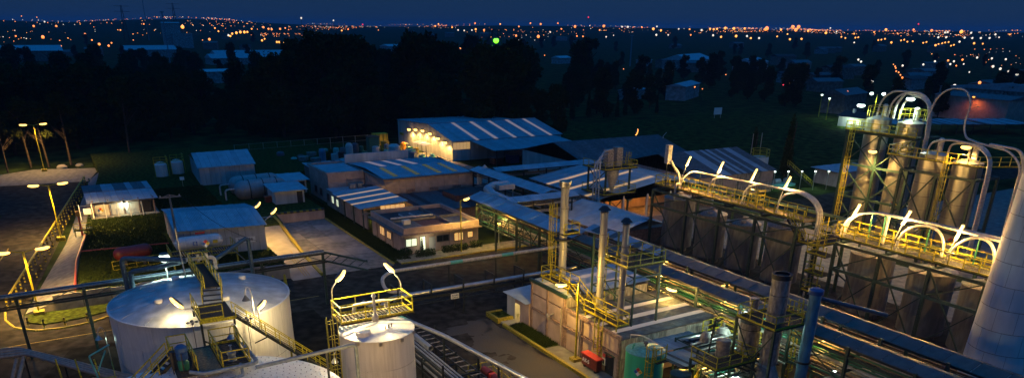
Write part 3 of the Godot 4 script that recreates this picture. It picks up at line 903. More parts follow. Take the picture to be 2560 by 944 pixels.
func build_left_yard():
	double_lamp(-5.6, -97.0, 7.3, "twin lamp on the yellow block below the retaining wall")
	double_lamp(-2.3, -132.9, 8.2, "twin lamp beside the striped barrier at mid road")
	double_lamp(-3.5, -201.5, 9.8, "twin lamp at the road end before the pale trunks", 0.0, 120.0)
	# striped barrier along the road
	var sb := thing("striped_barrier", "long barrier of yellow and black posts along the road edge", "barrier", Vector3(-3, 0, -140))
	var n := 30
	var A := Vector3(-8.7, 0, -100.5); var B := Vector3(3.6, 0, -183.0)
	for i in n + 1:
		var p := A.lerp(B, float(i) / n)
		var post := sub("post", sb, p)
		for k in 5: box("band", post, p + Vector3(0, 0.11 + k * 0.23, 0), Vector3(0.2, 0.225, 0.2), "yellow" if k % 2 == 0 else "black")
	bar("rail", sb, A + Vector3(0, 1.22, 0), B + Vector3(0, 1.22, 0), 0.17, "yellow")
	var sb2 := thing("striped_barrier", "second row of striped posts along the drain beside the slope", "barrier", Vector3(-1, 0, -140))
	for i in 22:
		var p := Vector3(-7.4, 0, -101.5).lerp(Vector3(4.3, 0, -182), i / 21.0)
		var post := sub("post", sb2, p)
		for k in 4: box("band", post, p + Vector3(0, 0.11 + k * 0.23, 0), Vector3(0.17, 0.225, 0.17), "yellow" if k % 2 == 0 else "black")
	# bollards by the bend
	for q in [[-7.4, -95.5], [-6.7, -93.6], [-5.2, -92.1], [-3.2, -91.7], [-1.0, -92.2]]:
		var b := thing("bollard", "short striped bollard in the bend below the retaining wall", "bollard", Vector3(q[0], 0, q[1]), "striped bollards at the bend")
		for k in 4: rod("band", b, Vector3(q[0], 0.1 + k * 0.22, q[1]), Vector3(q[0], 0.32 + k * 0.22, q[1]), 0.1, "yellow" if k % 2 == 0 else "black")
	var dc := ground("drain", [Vector2(-7.9, -100.4), Vector2(-7.3, -100.4), Vector2(4.2, -184.0), Vector2(3.7, -184.0)], 0.03, 0.1, "soil")
	# traffic arm on the far left
	var ta := thing("barrier_arm", "striped boom barrier on its yellow post at the left road", "barrier", Vector3(-12.5, 0, -128))
	rod("post", ta, Vector3(-10.8, 0, -131), Vector3(-10.8, 1.1, -131), 0.14, "yellow")
	rod("post", ta, Vector3(-11.4, 0, -128), Vector3(-11.4, 1.0, -128), 0.14, "yellow")
	for k in 6: rod("boom_band", ta, Vector3(-10.8 - k * 0.8, 1.0, -131 - k * 0.1), Vector3(-11.6 - k * 0.8, 1.0, -131.1 - k * 0.1), 0.07, "sign_white" if k % 2 == 0 else "red")
	ground("road_marking", [Vector2(-9.3, -131), Vector2(-9.15, -131), Vector2(-11.7, -112), Vector2(-11.9, -112)], 0.022, 0.002, "road_yellow")
	ground("grass", [Vector2(-30, -148), Vector2(-11.5, -146), Vector2(-10.6, -156), Vector2(-30, -166)], 0.05, 0.2, "grass")
	# small store with blue roof
	var sh := thing("brick_store", "small store with white walls, blue metal roof and hazard sign", "building", Vector3(7.5, 1.5, -145))
	span("floor_slab", sh, Vector3(2.4, 1.4, -153.5), Vector3(12.6, 1.58, -138.4), "concrete_c")
	panels(sh, "wall_panel", Vector3(3.0, 1.58, -140.0), Vector3(6.9, 0, 0), 1.9, 3, [1.0], ["wall_cream", "wall_white"], Vector3(0, 0, 1))
	span("wall", sh, Vector3(3.0, 1.58, -152.5), Vector3(3.2, 3.6, -140.02), "wall_cream")
	span("wall", sh, Vector3(11.9, 1.58, -152.5), Vector3(12.1, 4.0, -140.02), "wall_cream")
	span("wall", sh, Vector3(3.2, 1.58, -152.5), Vector3(11.9, 4.0, -152.3), "wall_cream")
	span("lintel", sh, Vector3(3.0, 3.48, -140.02), Vector3(12.1, 3.7, -139.85), "wall_pink_frame")
	for i in 5: span("column", sh, Vector3(2.95 + i * 2.25, 1.58, -139.85), Vector3(3.15 + i * 2.25, 4.1, -139.65), "wall_pink_frame")
	span("door", sh, Vector3(10.1, 1.58, -139.98), Vector3(11.6, 3.5, -139.92), "black")
	sheets(sh, "roof_sheet", Vector3(2.2, 4.15, -147.0), Vector3(10.6, 0, 0.0), Vector3(0, -0.25, 7.9), 11, ["roof_a", "roof_b"])
	sheets(sh, "roof_sheet", Vector3(2.2, 4.1, -154.6), Vector3(10.6, 0, 0.0), Vector3(0, 0.12, 7.6), 11, ["roof_old_a", "roof_b"])
	diamond(sh, Vector3(4.0, 2.5, -139.84), Vector3.RIGHT, Vector3.BACK, 0.5)
	var wl := sub("wall_lamp", sh)
	lathe("lamp_shade", wl, Vector3(7.6, 3.5, -139.4), [Vector2(0.28, 0.0), Vector2(0.08, 0.25), Vector2(0.0, 0.3)], "housing", 12)
	lathe("lamp_bulb", wl, Vector3(7.6, 3.35, -139.4), [Vector2(0.0, 0.0), Vector2(0.1, 0.08), Vector2(0.0, 0.18)], "lamp_cool", 10)
	omni(wl, Vector3(7.6, 3.2, -139.3), Color(0.95, 1.0, 0.85), 4.0)
	var fe := thing("mesh_fence", "wire fence with white posts before the blue roofed store", "fence", Vector3(6, 1.5, -137))
	for i in 6:
		var p := Vector3(1.0 + i * 1.8, 1.5, -138.6 + 0.22 * i)
		bar("post", fe, p, p + Vector3(0, 2.4, 0), 0.12, "sign_white")
		if i < 5:
			for k in 3: bar("wire", fe, p + Vector3(0, 0.4 + k * 0.9, 0), p + Vector3(1.8, 0.4 + k * 0.9, 0.22), 0.03, "pipe_silver")
	span("sign_board", fe, Vector3(1.5, 2.4, -138.4), Vector3(2.6, 3.3, -138.35), "sign_white")
	var hp := thing("valve_platform", "yellow valve stand with red standpipe by the concrete slope", "platform", Vector3(1.0, 1.5, -128))
	span("deck", hp, Vector3(-0.4, 2.3, -129), Vector3(2.2, 2.4, -127.2), "grating")
	for q in [[-0.3, -128.9], [2.1, -128.9], [-0.3, -127.3], [2.1, -127.3]]: bar("leg", hp, Vector3(q[0], 1.5, q[1]), Vector3(q[0], 2.3, q[1]), 0.12, "yellow")
	railing(hp, [Vector3(-0.3, 2.4, -127.3), Vector3(2.1, 2.4, -127.3), Vector3(2.1, 2.4, -128.9)], 1.0)
	rod("standpipe", hp, Vector3(0.6, 1.5, -128), Vector3(0.6, 4.6, -128), 0.13, "red_pipe")
	box("valve_box", hp, Vector3(0.6, 4.7, -128), Vector3(0.6, 0.7, 0.5), "sign_orange")
	var rp := thing("fire_main", "orange red fire pipe running down the grass to the road wall", "pipe", Vector3(-0.6, 1.5, -115))
	tube("pipe", rp, [Vector3(0.9, 1.75, -127), Vector3(0.6, 1.75, -124), Vector3(-0.9, 1.75, -112), Vector3(-1.55, 1.75, -100.4), Vector3(-1.6, 1.3, -99.2)], 0.15, "red_pipe", 1.0)
	var crossp := thing("fire_main", "thin red fire pipe crossing the grass below the white shed", "pipe", Vector3(6, 1.5, -118))
	tube("pipe", crossp, [Vector3(-0.4, 1.7, -117.5), Vector3(11.0, 1.7, -116.5)], 0.09, "red_pipe")
	# white metal shed and its flood lamps
	var wt := thing("metal_shed", "white metal shed with blue lit roof beside the driveway", "shed", Vector3(17, 1.5, -115))
	var A0 := Vector3(11.4, 1.5, -109.0); var B0 := Vector3(22.6, 1.5, -107.5)
	var dx := (B0 - A0)
	var back := Vector3(0.35, 0, -14.6)
	sheets(wt, "wall_sheet", A0, dx, Vector3(0, 3.5, 0), 13, ["wall_white", "wall_white_b"])
	sheets(wt, "wall_sheet", A0 + back, -back, Vector3(0, 3.5, 0), 15, ["wall_white", "wall_white_b"])
	sheets(wt, "wall_sheet", B0, back, Vector3(0, 3.5, 0), 15, ["wall_white", "wall_white_b"])
	sheets(wt, "wall_sheet", B0 + back, -dx, Vector3(0, 3.5, 0), 13, ["wall_white", "wall_white_b"])
	var rt := Vector3(0, 0.95, 0)
	sheets(wt, "roof_sheet", A0 + back / 2 + Vector3(-0.3, 3.5, 0.0) + rt, dx + Vector3(0.6, 0, 0.1), -back / 2 - rt * 1.0 + Vector3(0, 0, 0.5), 14, ["roof_a", "roof_a", "roof_c"])
	sheets(wt, "roof_sheet", A0 + back + Vector3(-0.3, 3.5, -0.4), dx + Vector3(0.6, 0, 0.1), -back / 2 + rt + Vector3(0, 0, 0.4), 14, ["roof_a", "roof_a", "roof_c"])
	for k in [0, 1]:
		var q: Vector3 = [A0, B0][k]
		var st := SurfaceTool.new()
		st.begin(Mesh.PRIMITIVE_TRIANGLES)
		for v in [Vector3(0, 3.5, 0), back + Vector3(0, 3.5, 0), back / 2 + Vector3(0, 4.43, 0)]:
			st.set_normal(Vector3(-1 + 2 * k, 0, 0))
			st.add_vertex(v)
		mi("gable_end", st.commit(), "wall_white_b", wt, Transform3D(Basis.IDENTITY, q))
	bar("wall_girt", wt, A0 + Vector3(0, 2.1, 0.08), B0 + Vector3(0, 2.1, 0.08), 0.08, "wall_white_b", 0.12)
	var rgt := dx.normalized()
	var plate := mi("name_plate", UB, "sign_white", wt, Transform3D(Basis(rgt * 2.6, Vector3.UP * 0.75, rgt.cross(Vector3.UP) * 0.04), A0 + rgt * 8.6 + Vector3(0, 1.6, 0.12)))
	lettering(wt, A0 + rgt * 8.6 + Vector3(0, 1.6, 0.17), rgt, Vector3.UP, 0.55, "MP-PBE", "housing")
	for q in [[23.6, -114.4], [24.6, -109.2]]:
		var fl := thing("flood_lamp", "bright slanted lamp on the eave of the white metal shed", "lamp", Vector3(q[0] - 1.2, 5.0, q[1]), "eave lamps of the white shed")
		rod("bracket", fl, Vector3(q[0] - 1.4, 5.1, q[1] - 0.2), Vector3(q[0] - 0.3, 5.9, q[1]), 0.05, "pipe_silver")
		luminaire(fl, Vector3(q[0], 6.2, q[1] - 0.3), Vector3(0.75, 0.5, -0.5), 1.35, 0.48, "lamp_warm", WARM, 75.0)
	# gas tank on its platform
	var gp := thing("tank_platform", "yellow railed steel platform carrying the white gas tank", "platform", Vector3(13.5, 1.5, -104))
	span("deck", gp, Vector3(9.6, 2.85, -106.6), Vector3(17.8, 2.95, -102.0), "grating")
	for i in 4:
		for zz in [-106.4, -102.2]: bar("leg", gp, Vector3(9.8 + i * 2.6, 0.1, zz), Vector3(9.8 + i * 2.6, 2.85, zz), 0.18, "yellow")
	railing(gp, [Vector3(9.7, 2.95, -106.4), Vector3(9.7, 2.95, -102.1), Vector3(17.7, 2.95, -102.1), Vector3(17.7, 2.95, -106.4)], 1.1)
	var gt := thing("gas_tank", "white horizontal gas tank with blue lettering and hazard marks", "tank", Vector3(13.5, 3, -104.6))
	capsule(gt, Vector3(11.0, 4.25, -104.7), Vector3(16.0, 4.25, -104.9), 0.85, "tank_white")
	for i in 2: span("saddle", gt, Vector3(11.8 + i * 3.0, 2.95, -105.2), Vector3(12.1 + i * 3.0, 3.6, -104.2), "concrete_b")
	lettering(gt, Vector3(12.9, 4.3, -103.87), Vector3.RIGHT, Vector3.UP, 0.7, "EI", "sign_blue")
	diamond(gt, Vector3(14.3, 4.35, -103.9), Vector3.RIGHT, Vector3.BACK, 0.28)
	span("label_plate", gt, Vector3(15.1, 4.1, -103.99), Vector3(15.7, 4.5, -103.95), "sign_yellow")
	span("sign_board", gt, Vector3(13.2, 5.25, -104.9), Vector3(14.4, 5.5, -104.85), "sign_red")
	var rt2 := thing("water_tank", "dull red horizontal tank behind yellow rails on the grass", "tank", Vector3(5.6, 1.5, -108.5))
	capsule(rt2, Vector3(3.9, 3.1, -107.6), Vector3(7.6, 3.1, -108.6), 0.85, "red")
	for i in 2: span("saddle", rt2, Vector3(4.5 + i * 2.2, 1.5, -108.8), Vector3(4.8 + i * 2.2, 2.5, -107.4), "concrete_b")
	railing(rt2, [Vector3(3.0, 1.5, -106.0), Vector3(8.6, 1.5, -106.8)], 1.2)
	var rs := thing("pump_rack", "cluster of yellow standpipes behind the big tank", "pipes", Vector3(7.4, 0, -92))
	for i in 5: rod("standpipe", rs, Vector3(6.6 + i * 0.4, 0, -92 - 0.3 * (i % 2)), Vector3(6.6 + i * 0.4, 4.0, -92 - 0.3 * (i % 2)), 0.12, "yellow")
	for i in 2: rod("cross_pipe", rs, Vector3(6.4, 1.4 + i, -91.9), Vector3(8.4, 1.4 + i, -91.9), 0.09, "yellow")
	for q in [[4.6, -92.0], [10.6, -91.0], [12.2, -91.5], [19.6, -92.2], [21.0, -92.0]]:
		var yb := thing("yellow_post", "tapered yellow guard post behind the big tank", "post", Vector3(q[0], 0, q[1]), "yellow posts behind the big tank")
		lathe("shaft", yb, Vector3(q[0], 0, q[1]), [Vector2(0.34, 0), Vector2(0.12, 2.2), Vector2(0.0, 2.25)], "yellow", 10)
		lathe("foot", yb, Vector3(q[0], 0, q[1]), [Vector2(0.5, 0), Vector2(0.5, 0.12), Vector2(0, 0.13)], "kerb_yellow", 10)
	# utility pole with wires
	var up := thing("utility_pole", "concrete pole with a crossarm standing before the white shed", "pole", Vector3(11.4, 1.5, -107.2))
	lathe("shaft", up, Vector3(11.2, 1.5, -107.3), [Vector2(0.2, 0), Vector2(0.11, 8.6), Vector2(0, 8.61)], "concrete", 10)
	bar("crossarm", up, Vector3(9.9, 9.8, -107.3), Vector3(12.6, 9.8, -107.3), 0.14, "concrete_c")
	bar("arm_strut", up, Vector3(10.1, 9.75, -107.3), Vector3(11.2, 10.1, -107.3), 0.08, "concrete_c")
	bar("arm_strut", up, Vector3(12.4, 9.75, -107.3), Vector3(11.2, 10.1, -107.3), 0.08, "concrete_c")
	for k in 3: lathe("insulator", up, Vector3(10.1 + k * 1.15, 9.87, -107.3), [Vector2(0.09, 0), Vector2(0.05, 0.2), Vector2(0, 0.21)], "pipe_white", 8)
	var wire := []
	for k in 9:
		var t := k / 8.0
		wire.append(Vector3(12.5, 9.9, -107.3).lerp(Vector3(19.5, 5.2, -98.0), t) - Vector3(0, 0.9 * sin(PI * t), 0))
	swept("wire", up, wire, 0.03, "black", 4)
	# upper shed, bullet tanks, little vessels
	var us := thing("metal_shed", "pale shed with a dark blue roof below the wood", "shed", Vector3(28, 1.5, -168))
	var A1 := Vector3(22.8, 1.5, -160.0); var d1 := Vector3(10.6, 0, -0.6); var b1 := Vector3(1.0, 0, -17.0)
	sheets(us, "wall_sheet", A1, d1, Vector3(0, 3.3, 0), 11, ["wall_white", "wall_white_b"])
	sheets(us, "wall_sheet", A1 + b1, -b1, Vector3(0, 3.3, 0), 16, ["wall_white", "wall_white_b"])
	sheets(us, "wall_sheet", A1 + d1, b1, Vector3(0, 3.3, 0), 16, ["wall_white", "wall_white_b"])
	sheets(us, "roof_sheet", A1 + b1 / 2 + Vector3(-0.3, 5.0, 0), d1 + Vector3(0.6, 0, 0), -b1 / 2 + Vector3(0, -1.7, 0.3), 12, ["roof_b", "roof_a"])
	sheets(us, "roof_sheet", A1 + b1 + Vector3(-0.3, 3.3, 0), d1 + Vector3(0.6, 0, 0), -b1 / 2 + Vector3(0, 1.7, 0), 12, ["roof_b"])
	for i in 2:
		var bt := thing("bullet_tank", ["long horizontal steel tank with dark bands, nearer the lamps", "long horizontal steel tank with dark bands, nearer the pale shed"][i], "tank", Vector3(30, 1.5, -144 - i * 5.0), "horizontal storage tanks")
		var c0 := Vector3(26.8, 3.0, -143.6 - i * 5.0)
		capsule(bt, c0, c0 + Vector3(7.6, 0, -1.1), 1.7, "flue_metal")
		for k in 3: lathe_band(bt, c0 + Vector3(1.6 + k * 2.5, 0, -0.23 - 0.36 * k), 1.73)
		for k in 2: span("saddle", bt, c0 + Vector3(1.4 + k * 4.4, -1.5, -1.5), c0 + Vector3(1.9 + k * 4.4, -1.0, 0.9), "concrete_b")
		tube("inlet_pipe", bt, [c0 + Vector3(-0.3, 0.4, 0.1), c0 + Vector3(-2.6, 0.4, 0.4), c0 + Vector3(-2.6, -1.4, 0.4)], 0.15, "pipe_white")
	for i in 2:
		var vx := 17.6 + i * 3.4
		var sv := thing("vessel", "small pale tank under a yellow rail at the wood's edge", "tank", Vector3(vx, 1.5, -174.5 - i * 2), "pair of small tanks below the wood")
		lathe("shell", sv, Vector3(vx, 1.5, -174.5 - i * 2), [Vector2(1.2, 0), Vector2(1.2, 2.3), Vector2(0.8, 2.7), Vector2(0, 2.9)], "tank_white", 20)
		railing(sv, [Vector3(vx - 1.3, 4.2, -173.4 - i * 2), Vector3(vx + 1.3, 4.2, -173.4 - i * 2), Vector3(vx + 1.3, 4.2, -175.6 - i * 2)], 1.2)
		for k in 2: bar("leg", sv, Vector3(vx - 1.3 + k * 2.6, 1.5, -173.4 - i * 2), Vector3(vx - 1.3 + k * 2.6, 4.2, -173.4 - i * 2), 0.12, "yellow")
	var ns := thing("small_sign", "small white notice on a post beside the pale shed", "sign", Vector3(19.6, 1.5, -161))
	bar("post", ns, Vector3(19.6, 1.5, -161), Vector3(19.6, 2.9, -161), 0.08, "pipe_silver")
	span("board", ns, Vector3(19.2, 2.7, -160.93), Vector3(20.0, 3.3, -160.88), "sign_white")
	# boulders under the eucalyptus
	for q in [[0.0, -204.6, 0.9], [3.6, -206.0, 0.7]]:
		var bo := thing("boulder", "pale rounded boulder at the road end under the trees", "boulder", Vector3(q[0], 0, q[1]), "boulders at the road end")
		lathe("rock", bo, Vector3(q[0], -0.1, q[1]), [Vector2(q[2] * 1.2, 0), Vector2(q[2] * 1.25, q[2] * 0.4), Vector2(q[2] * 0.8, q[2] * 0.85), Vector2(0, q[2])], "concrete_c", 9)
	var rbx := thing("hose_box", "small red hose box on the grass near the steel tanks", "box", Vector3(31, 1.5, -139))
	span("case", rbx, Vector3(30.0, 1.5, -139.6), Vector3(32.6, 2.4, -138.6), "red")
	span("lid", rbx, Vector3(29.9, 2.4, -139.7), Vector3(32.7, 2.52, -138.5), "red_pipe")

func capsule(parent: Node3D, a: Vector3, b: Vector3, r: float, m: String):
	var d := a.distance_to(b)
	var key := "capsule%.2f_%.2f" % [d, r]
	if not cache.has(key):
		var c := CapsuleMesh.new()
		c.radius = r
		c.height = d + r * 1.2
		c.radial_segments = 28
		c.rings = 6
		cache[key] = c
	var bs := along(a, b)
	mi("shell", cache[key], m, parent, Transform3D(Basis(bs.x, bs.z, -bs.y), (a + b) / 2.0))

func lathe_band(parent: Node3D, c: Vector3, r: float):
	var ring := []
	for k in 25: ring.append(c + Vector3(0, cos(TAU * k / 24) * r, sin(TAU * k / 24) * r))
	swept("band", parent, ring, 0.09, "dark_steel", 6)

# ---------------------------------------------------------------- office, hall, warehouses
func window(parent: Node3D, c: Vector3, U: Vector3, w: float, h: float, out: Vector3, pane: String, nx := 2, frame := "housing"):
	var win := sub("window", parent, c)
	var u := U.normalized()
	for i in nx:
		var p := c + u * ((i + 0.5) / nx - 0.5) * w + out * 0.03
		mi("window_pane", UB, pane, win, Transform3D(Basis(u * (w / nx - 0.08), Vector3.UP * (h - 0.1), out * 0.03), p))
	for i in nx + 1:
		var p := c + u * (float(i) / nx - 0.5) * w + out * 0.05
		bar("frame_bar", win, p - Vector3(0, h / 2, 0), p + Vector3(0, h / 2, 0), 0.08, frame)
	for k in [-1, 1]:
		var q := c + Vector3(0, k * h / 2, 0) + out * 0.05
		bar("frame_bar", win, q - u * w / 2, q + u * w / 2, 0.08, frame)

func build_office_and_hall():
	var L := Vector3.LEFT; var F := Vector3.BACK
	var of := thing("office", "single storey pink office with flat dark roof and lit windows", "building", Vector3(46, 0, -107))
	var x0 := 40.3; var x1 := 52.3; var z0 := -113.3; var z1 := -100.4
	panels(of, "wall_panel", Vector3(x0 + 0.1, 0.1, z0), Vector3(0, 0, z1 - z0), 2.9, 4, [1.0], ["wall_pink", "wall_pink_b"], L, 0.05)
	panels(of, "wall_panel", Vector3(x0, 0.1, z1 - 0.1), Vector3(x1 - x0, 0, 0), 2.9, 5, [1.0], ["wall_pink", "wall_pink_b"], F, 0.05)
	span("core_wall", of, Vector3(x0 + 0.12, 0, z0), Vector3(x1, 2.95, z1 - 0.12), "wall_pink_frame")
	span("eave_ledge", of, Vector3(x0 - 0.7, 2.95, z0 - 0.2), Vector3(x1 + 0.2, 3.08, z1 + 0.9), "wall_pink_frame")
	for q in [[Vector3(x0 - 0.05, 3.08, z0), Vector3(x0 + 0.2, 3.9, z1)], [Vector3(x0 - 0.05, 3.08, z1), Vector3(x1, 3.9, z1 + 0.25)], [Vector3(x0 - 0.05, 3.08, z0 - 0.25), Vector3(x1, 3.9, z0)], [Vector3(x1 - 0.2, 3.08, z0), Vector3(x1 + 0.05, 3.9, z1)]]:
		span("parapet", of, q[0], q[1], "wall_pink")
	for i in 3:
		for k in 2: span("roof_panel", of, Vector3(x0 + 0.25 + i * 3.9, 3.1, z0 + 0.1 + k * 6.4), Vector3(x0 + 4.05 + i * 3.9, 3.3 + 0.03 * ((i + k) % 2), z0 + 6.4 + k * 6.35), "roof_red" if (i + k) % 2 == 0 else "roof_old_b")
	span("roof_beam", of, Vector3(x0 + 0.3, 3.3, -106.8), Vector3(x1 - 0.3, 3.62, -106.55), "concrete_b")
	span("roof_beam", of, Vector3(48.2, 3.3, z0 + 0.1), Vector3(48.5, 3.7, z1 - 0.1), "concrete_b")
	tube("roof_pipe", of, [Vector3(41.2, 3.75, -107.5), Vector3(48.0, 3.75, -107.3)], 0.14, "pipe_white")
	for i in 2: tube("roof_pipe", of, [Vector3(43.4 + i * 1.7, 3.75, -107.5), Vector3(43.4 + i * 1.7, 3.75, -109.6)], 0.12, "pipe_white")
	span("air_unit", of, Vector3(42.1, 3.33, -105.4), Vector3(43.2, 3.95, -104.6), "wall_white")
	window(of, Vector3(x0, 1.75, -108.8), Vector3.FORWARD, 2.0, 1.3, L, "window_warm", 3)
	window(of, Vector3(x0, 1.7, -106.1), Vector3.FORWARD, 1.6, 1.1, L, "window_warm", 3)
	window(of, Vector3(41.4, 1.75, z1), Vector3.RIGHT, 1.7, 1.1, F, "window_pale", 2)
	window(of, Vector3(43.2, 1.4, z1), Vector3.RIGHT, 0.8, 2.1, F, "window_pale", 1)
	window(of, Vector3(46.4, 1.8, z1), Vector3.RIGHT, 1.9, 0.9, F, "glass_dark", 2)
	window(of, Vector3(49.0, 1.75, z1), Vector3.RIGHT, 1.5, 1.2, F, "window_warm", 2)
	window(of, Vector3(50.9, 1.85, z1), Vector3.RIGHT, 0.9, 0.9, F, "window_warm", 1)
	var dr := sub("door", of)
	span("door_leaf", dr, Vector3(44.2, 0.1, z1 + 0.01), Vector3(45.2, 2.2, z1 + 0.06), "wall_white_b")
	rod("handle", dr, Vector3(45.05, 1.0, z1 + 0.06), Vector3(45.05, 1.0, z1 + 0.16), 0.04, "housing")
	for i in 3: rod("downpipe", of, Vector3(x0 - 0.08, 0, -104.6 - i * 3.2), Vector3(x0 - 0.08, 2.95, -104.6 - i * 3.2), 0.06, "wall_pink_frame")
	omni(of, Vector3(43.2, 1.9, z1 + 1.3), Color(1, 0.95, 0.75), 2.2)
	# hedges, little cypress, street lamp
	for q in [[45.6, 49.6, -98.8, "clipped hedge along the office front below the dark window"], [41.2, 44.2, -98.4, "clipped hedge beside the little cypress at the office corner"], [50.4, 52.2, -99.3, "short hedge block before the office's lit end window"]]:
		hedge(q[0], q[1], q[2], q[3])
	plant(3, 42.6, -99.3, 0.1, 0.23, 0.4, "little_cypress", "little cone of cypress before the lit office door", "")
	plant(4, 40.0, -99.4, 0.1, 0.8, 0.4, "shrub", "small round shrub at the office corner by the yard", "")
	var sl := thing("street_lamp", "yellow single lamp post standing by the hedge at the office", "street lamp", Vector3(48.2, 0, -97.9))
	rod("pole", sl, Vector3(48.2, 0.1, -97.9), Vector3(48.2, 7.6, -97.9), 0.1, "yellow")
	rod("arm", sl, Vector3(48.2, 7.5, -97.9), Vector3(48.9, 7.65, -98.1), 0.05, "yellow")
	luminaire(sl, Vector3(49.3, 7.6, -98.2), Vector3(0.9, 0.1, -0.3), 1.2, 0.5, "lamp_warm", YEL, 95.0)
	# hall: stair block, big roof, low wing, lean-to
	var ha := thing("production_hall", "long pink hall with blue lit roof and green pane strips", "building", Vector3(55, 0, -138))
	span("core_wall", ha, Vector3(48.6, 0, -148.2), Vector3(66.0, 5.3, -128.7), "wall_pink_frame")
	panels(ha, "wall_panel", Vector3(48.5, 2.6, -128.7), Vector3(17.4, 0, 0), 2.75, 6, [1.0], ["wall_pink", "wall_pink_b"], F, 0.05)
	panels(ha, "wall_panel", Vector3(48.5, 0.05, -128.7), Vector3(17.4, 0, 0), 2.5, 6, [1.0], ["wall_pink_b", "wall_pink_frame"], F, 0.05)
	panels(ha, "wall_panel", Vector3(48.6, 2.6, -148.2), Vector3(0, 0, 19.5), 2.75, 5, [1.0], ["wall_pink", "wall_pink_b"], L, 0.05)
	span("string_course", ha, Vector3(48.4, 2.45, -128.62), Vector3(66.1, 2.62, -128.45), "wall_pink_frame")
	span("gutter", ha, Vector3(48.2, 5.34, -128.9), Vector3(66.3, 5.6, -128.35), "wall_pink_frame")
	span("gutter", ha, Vector3(48.2, 5.36, -148.3), Vector3(48.65, 5.58, -128.9), "wall_pink_frame")
	span("gutter", ha, Vector3(65.9, 5.36, -148.3), Vector3(66.3, 5.62, -128.9), "wall_pink_frame")
	var gm := {}
	for i in [2, 6, 10, 13]: gm[i] = "roof_b"
	sheets(ha, "roof_sheet", Vector3(48.7, 6.05, -138.6), Vector3(17.2, 0, 0), Vector3(0, -0.55, 9.7), 16, ["roof_a", "roof_c", "roof_a"], gm, "rib_sheet")
	for i in [2, 6, 10, 13]:
		for k in 6:
			var t := 0.16 + k * 0.13
			var x: float = 48.7 + 17.2 * (i + 0.08) / 16.0
			mi("skylight_pane", UB, "window_green", ha, Transform3D(Basis(Vector3(0.9, 0, 0), Vector3(0, 0.05, 0.0044), Vector3(0, -0.055, 0.62)), Vector3(x + 0.46, 6.05 - 0.55 * t + 0.07, -138.6 + 9.7 * t)))
	var sm := {3: "window_skylight", 6: "window_skylight", 9: "window_skylight"}
	sheets(ha, "roof_sheet", Vector3(48.7, 5.6, -148.0), Vector3(17.2, 0, 0), Vector3(0, 0.45, 9.4), 16, ["roof_a", "roof_b"], sm)
	span("rear_parapet", ha, Vector3(48.2, 5.3, -148.9), Vector3(61.5, 7.2, -148.5), "wall_white")
	for i in 3: span("wall_vent", ha, Vector3(52.5 + i * 4.6, 3.0, -128.58), Vector3(54.2 + i * 4.6, 3.5, -128.5), "wall_pink_frame")
	var sb := thing("stair_block", "taller flat roofed pink block at the hall's end", "building", Vector3(45, 0, -144))
	span("core_wall", sb, Vector3(41.5, 0, -150.2), Vector3(48.4, 5.35, -138.5), "wall_pink_frame")
	panels(sb, "wall_panel", Vector3(41.4, 3.0, -138.5), Vector3(6.9, 0, 0), 2.4, 2, [0.5, 0.5], ["wall_pink", "wall_pink_b"], F, 0.07)
	panels(sb, "wall_panel", Vector3(41.5, 0.05, -150.2), Vector3(0, 0, 11.7), 5.3, 4, [0.5, 0.5], ["wall_pink", "wall_pink_b"], L, 0.07)
	span("roof_deck", sb, Vector3(41.9, 5.36, -149.8), Vector3(48.2, 5.45, -138.9), "roof_a")
	for q in [[Vector3(41.2, 5.36, -150.3), Vector3(41.6, 5.75, -138.4)], [Vector3(41.2, 5.36, -138.7), Vector3(48.2, 5.75, -138.3)], [Vector3(41.2, 5.36, -150.6), Vector3(48.2, 5.75, -150.3)]]: span("parapet", sb, q[0], q[1], "wall_pink")
	var lw := thing("low_wing", "low pink wing with square windows along the grass strip", "building", Vector3(44, 0, -134))
	span("core_wall", lw, Vector3(41.0, 0, -138.4), Vector3(48.4, 2.9, -131.2), "wall_pink_frame")
	span("core_wall", lw, Vector3(41.0, 0, -131.2), Vector3(41.2, 2.85, -117.4), "wall_pink_frame")
	panels(lw, "wall_panel", Vector3(41.0, 0.05, -138.4), Vector3(0, 0, 21.0), 2.8, 8, [1.0], ["wall_pink", "wall_cream"], L, 0.08)
	span("roof_deck", lw, Vector3(40.9, 2.92, -138.4), Vector3(48.3, 3.05, -131.0), "roof_a")
	for i in 2: span("air_unit", lw, Vector3(44.6 + i * 1.5, 3.06, -136.6), Vector3(45.7 + i * 1.5, 3.9, -135.6), "duct_grey")
	span("stair_canopy", lw, Vector3(46.4, 3.7, -134.4), Vector3(48.2, 3.85, -132.6), "roof_red")
	window(lw, Vector3(40.9, 1.7, -137.2), Vector3.FORWARD, 1.2, 1.3, L, "glass_dark", 2)
	window(lw, Vector3(40.9, 1.7, -134.6), Vector3.FORWARD, 1.2, 1.3, L, "window_pale", 2)
	window(lw, Vector3(40.9, 1.6, -132.0), Vector3.FORWARD, 1.2, 1.3, L, "window_pale", 2)
	for i in 2: window(lw, Vector3(41.38, 1.6, -143.2 - i * 3.2), Vector3.FORWARD, 1.3, 1.3, L, "glass_dark", 2)
	var le := thing("lean_to", "bright lean-to roof with glowing skylight strips beside the hall", "canopy", Vector3(43.5, 0, -124))
	var k2 := {4: "window_skylight_lit", 8: "window_skylight_lit", 12: "window_skylight_lit"}
	sheets(le, "roof_sheet", Vector3(39.6, 3.55, -116.6), Vector3(0, 0, -14.3), Vector3(8.3, 0.6, 0), 16, ["roof_c", "roof_a"], k2)
	for z in [-117.0, -121.6, -126.2]: bar("post", le, Vector3(40.2, 0, z), Vector3(40.2, 3.5, z), 0.18, "green_steel")
	bar("post", le, Vector3(47.4, 0, -117.0), Vector3(47.4, 4.0, -117.0), 0.18, "green_steel")
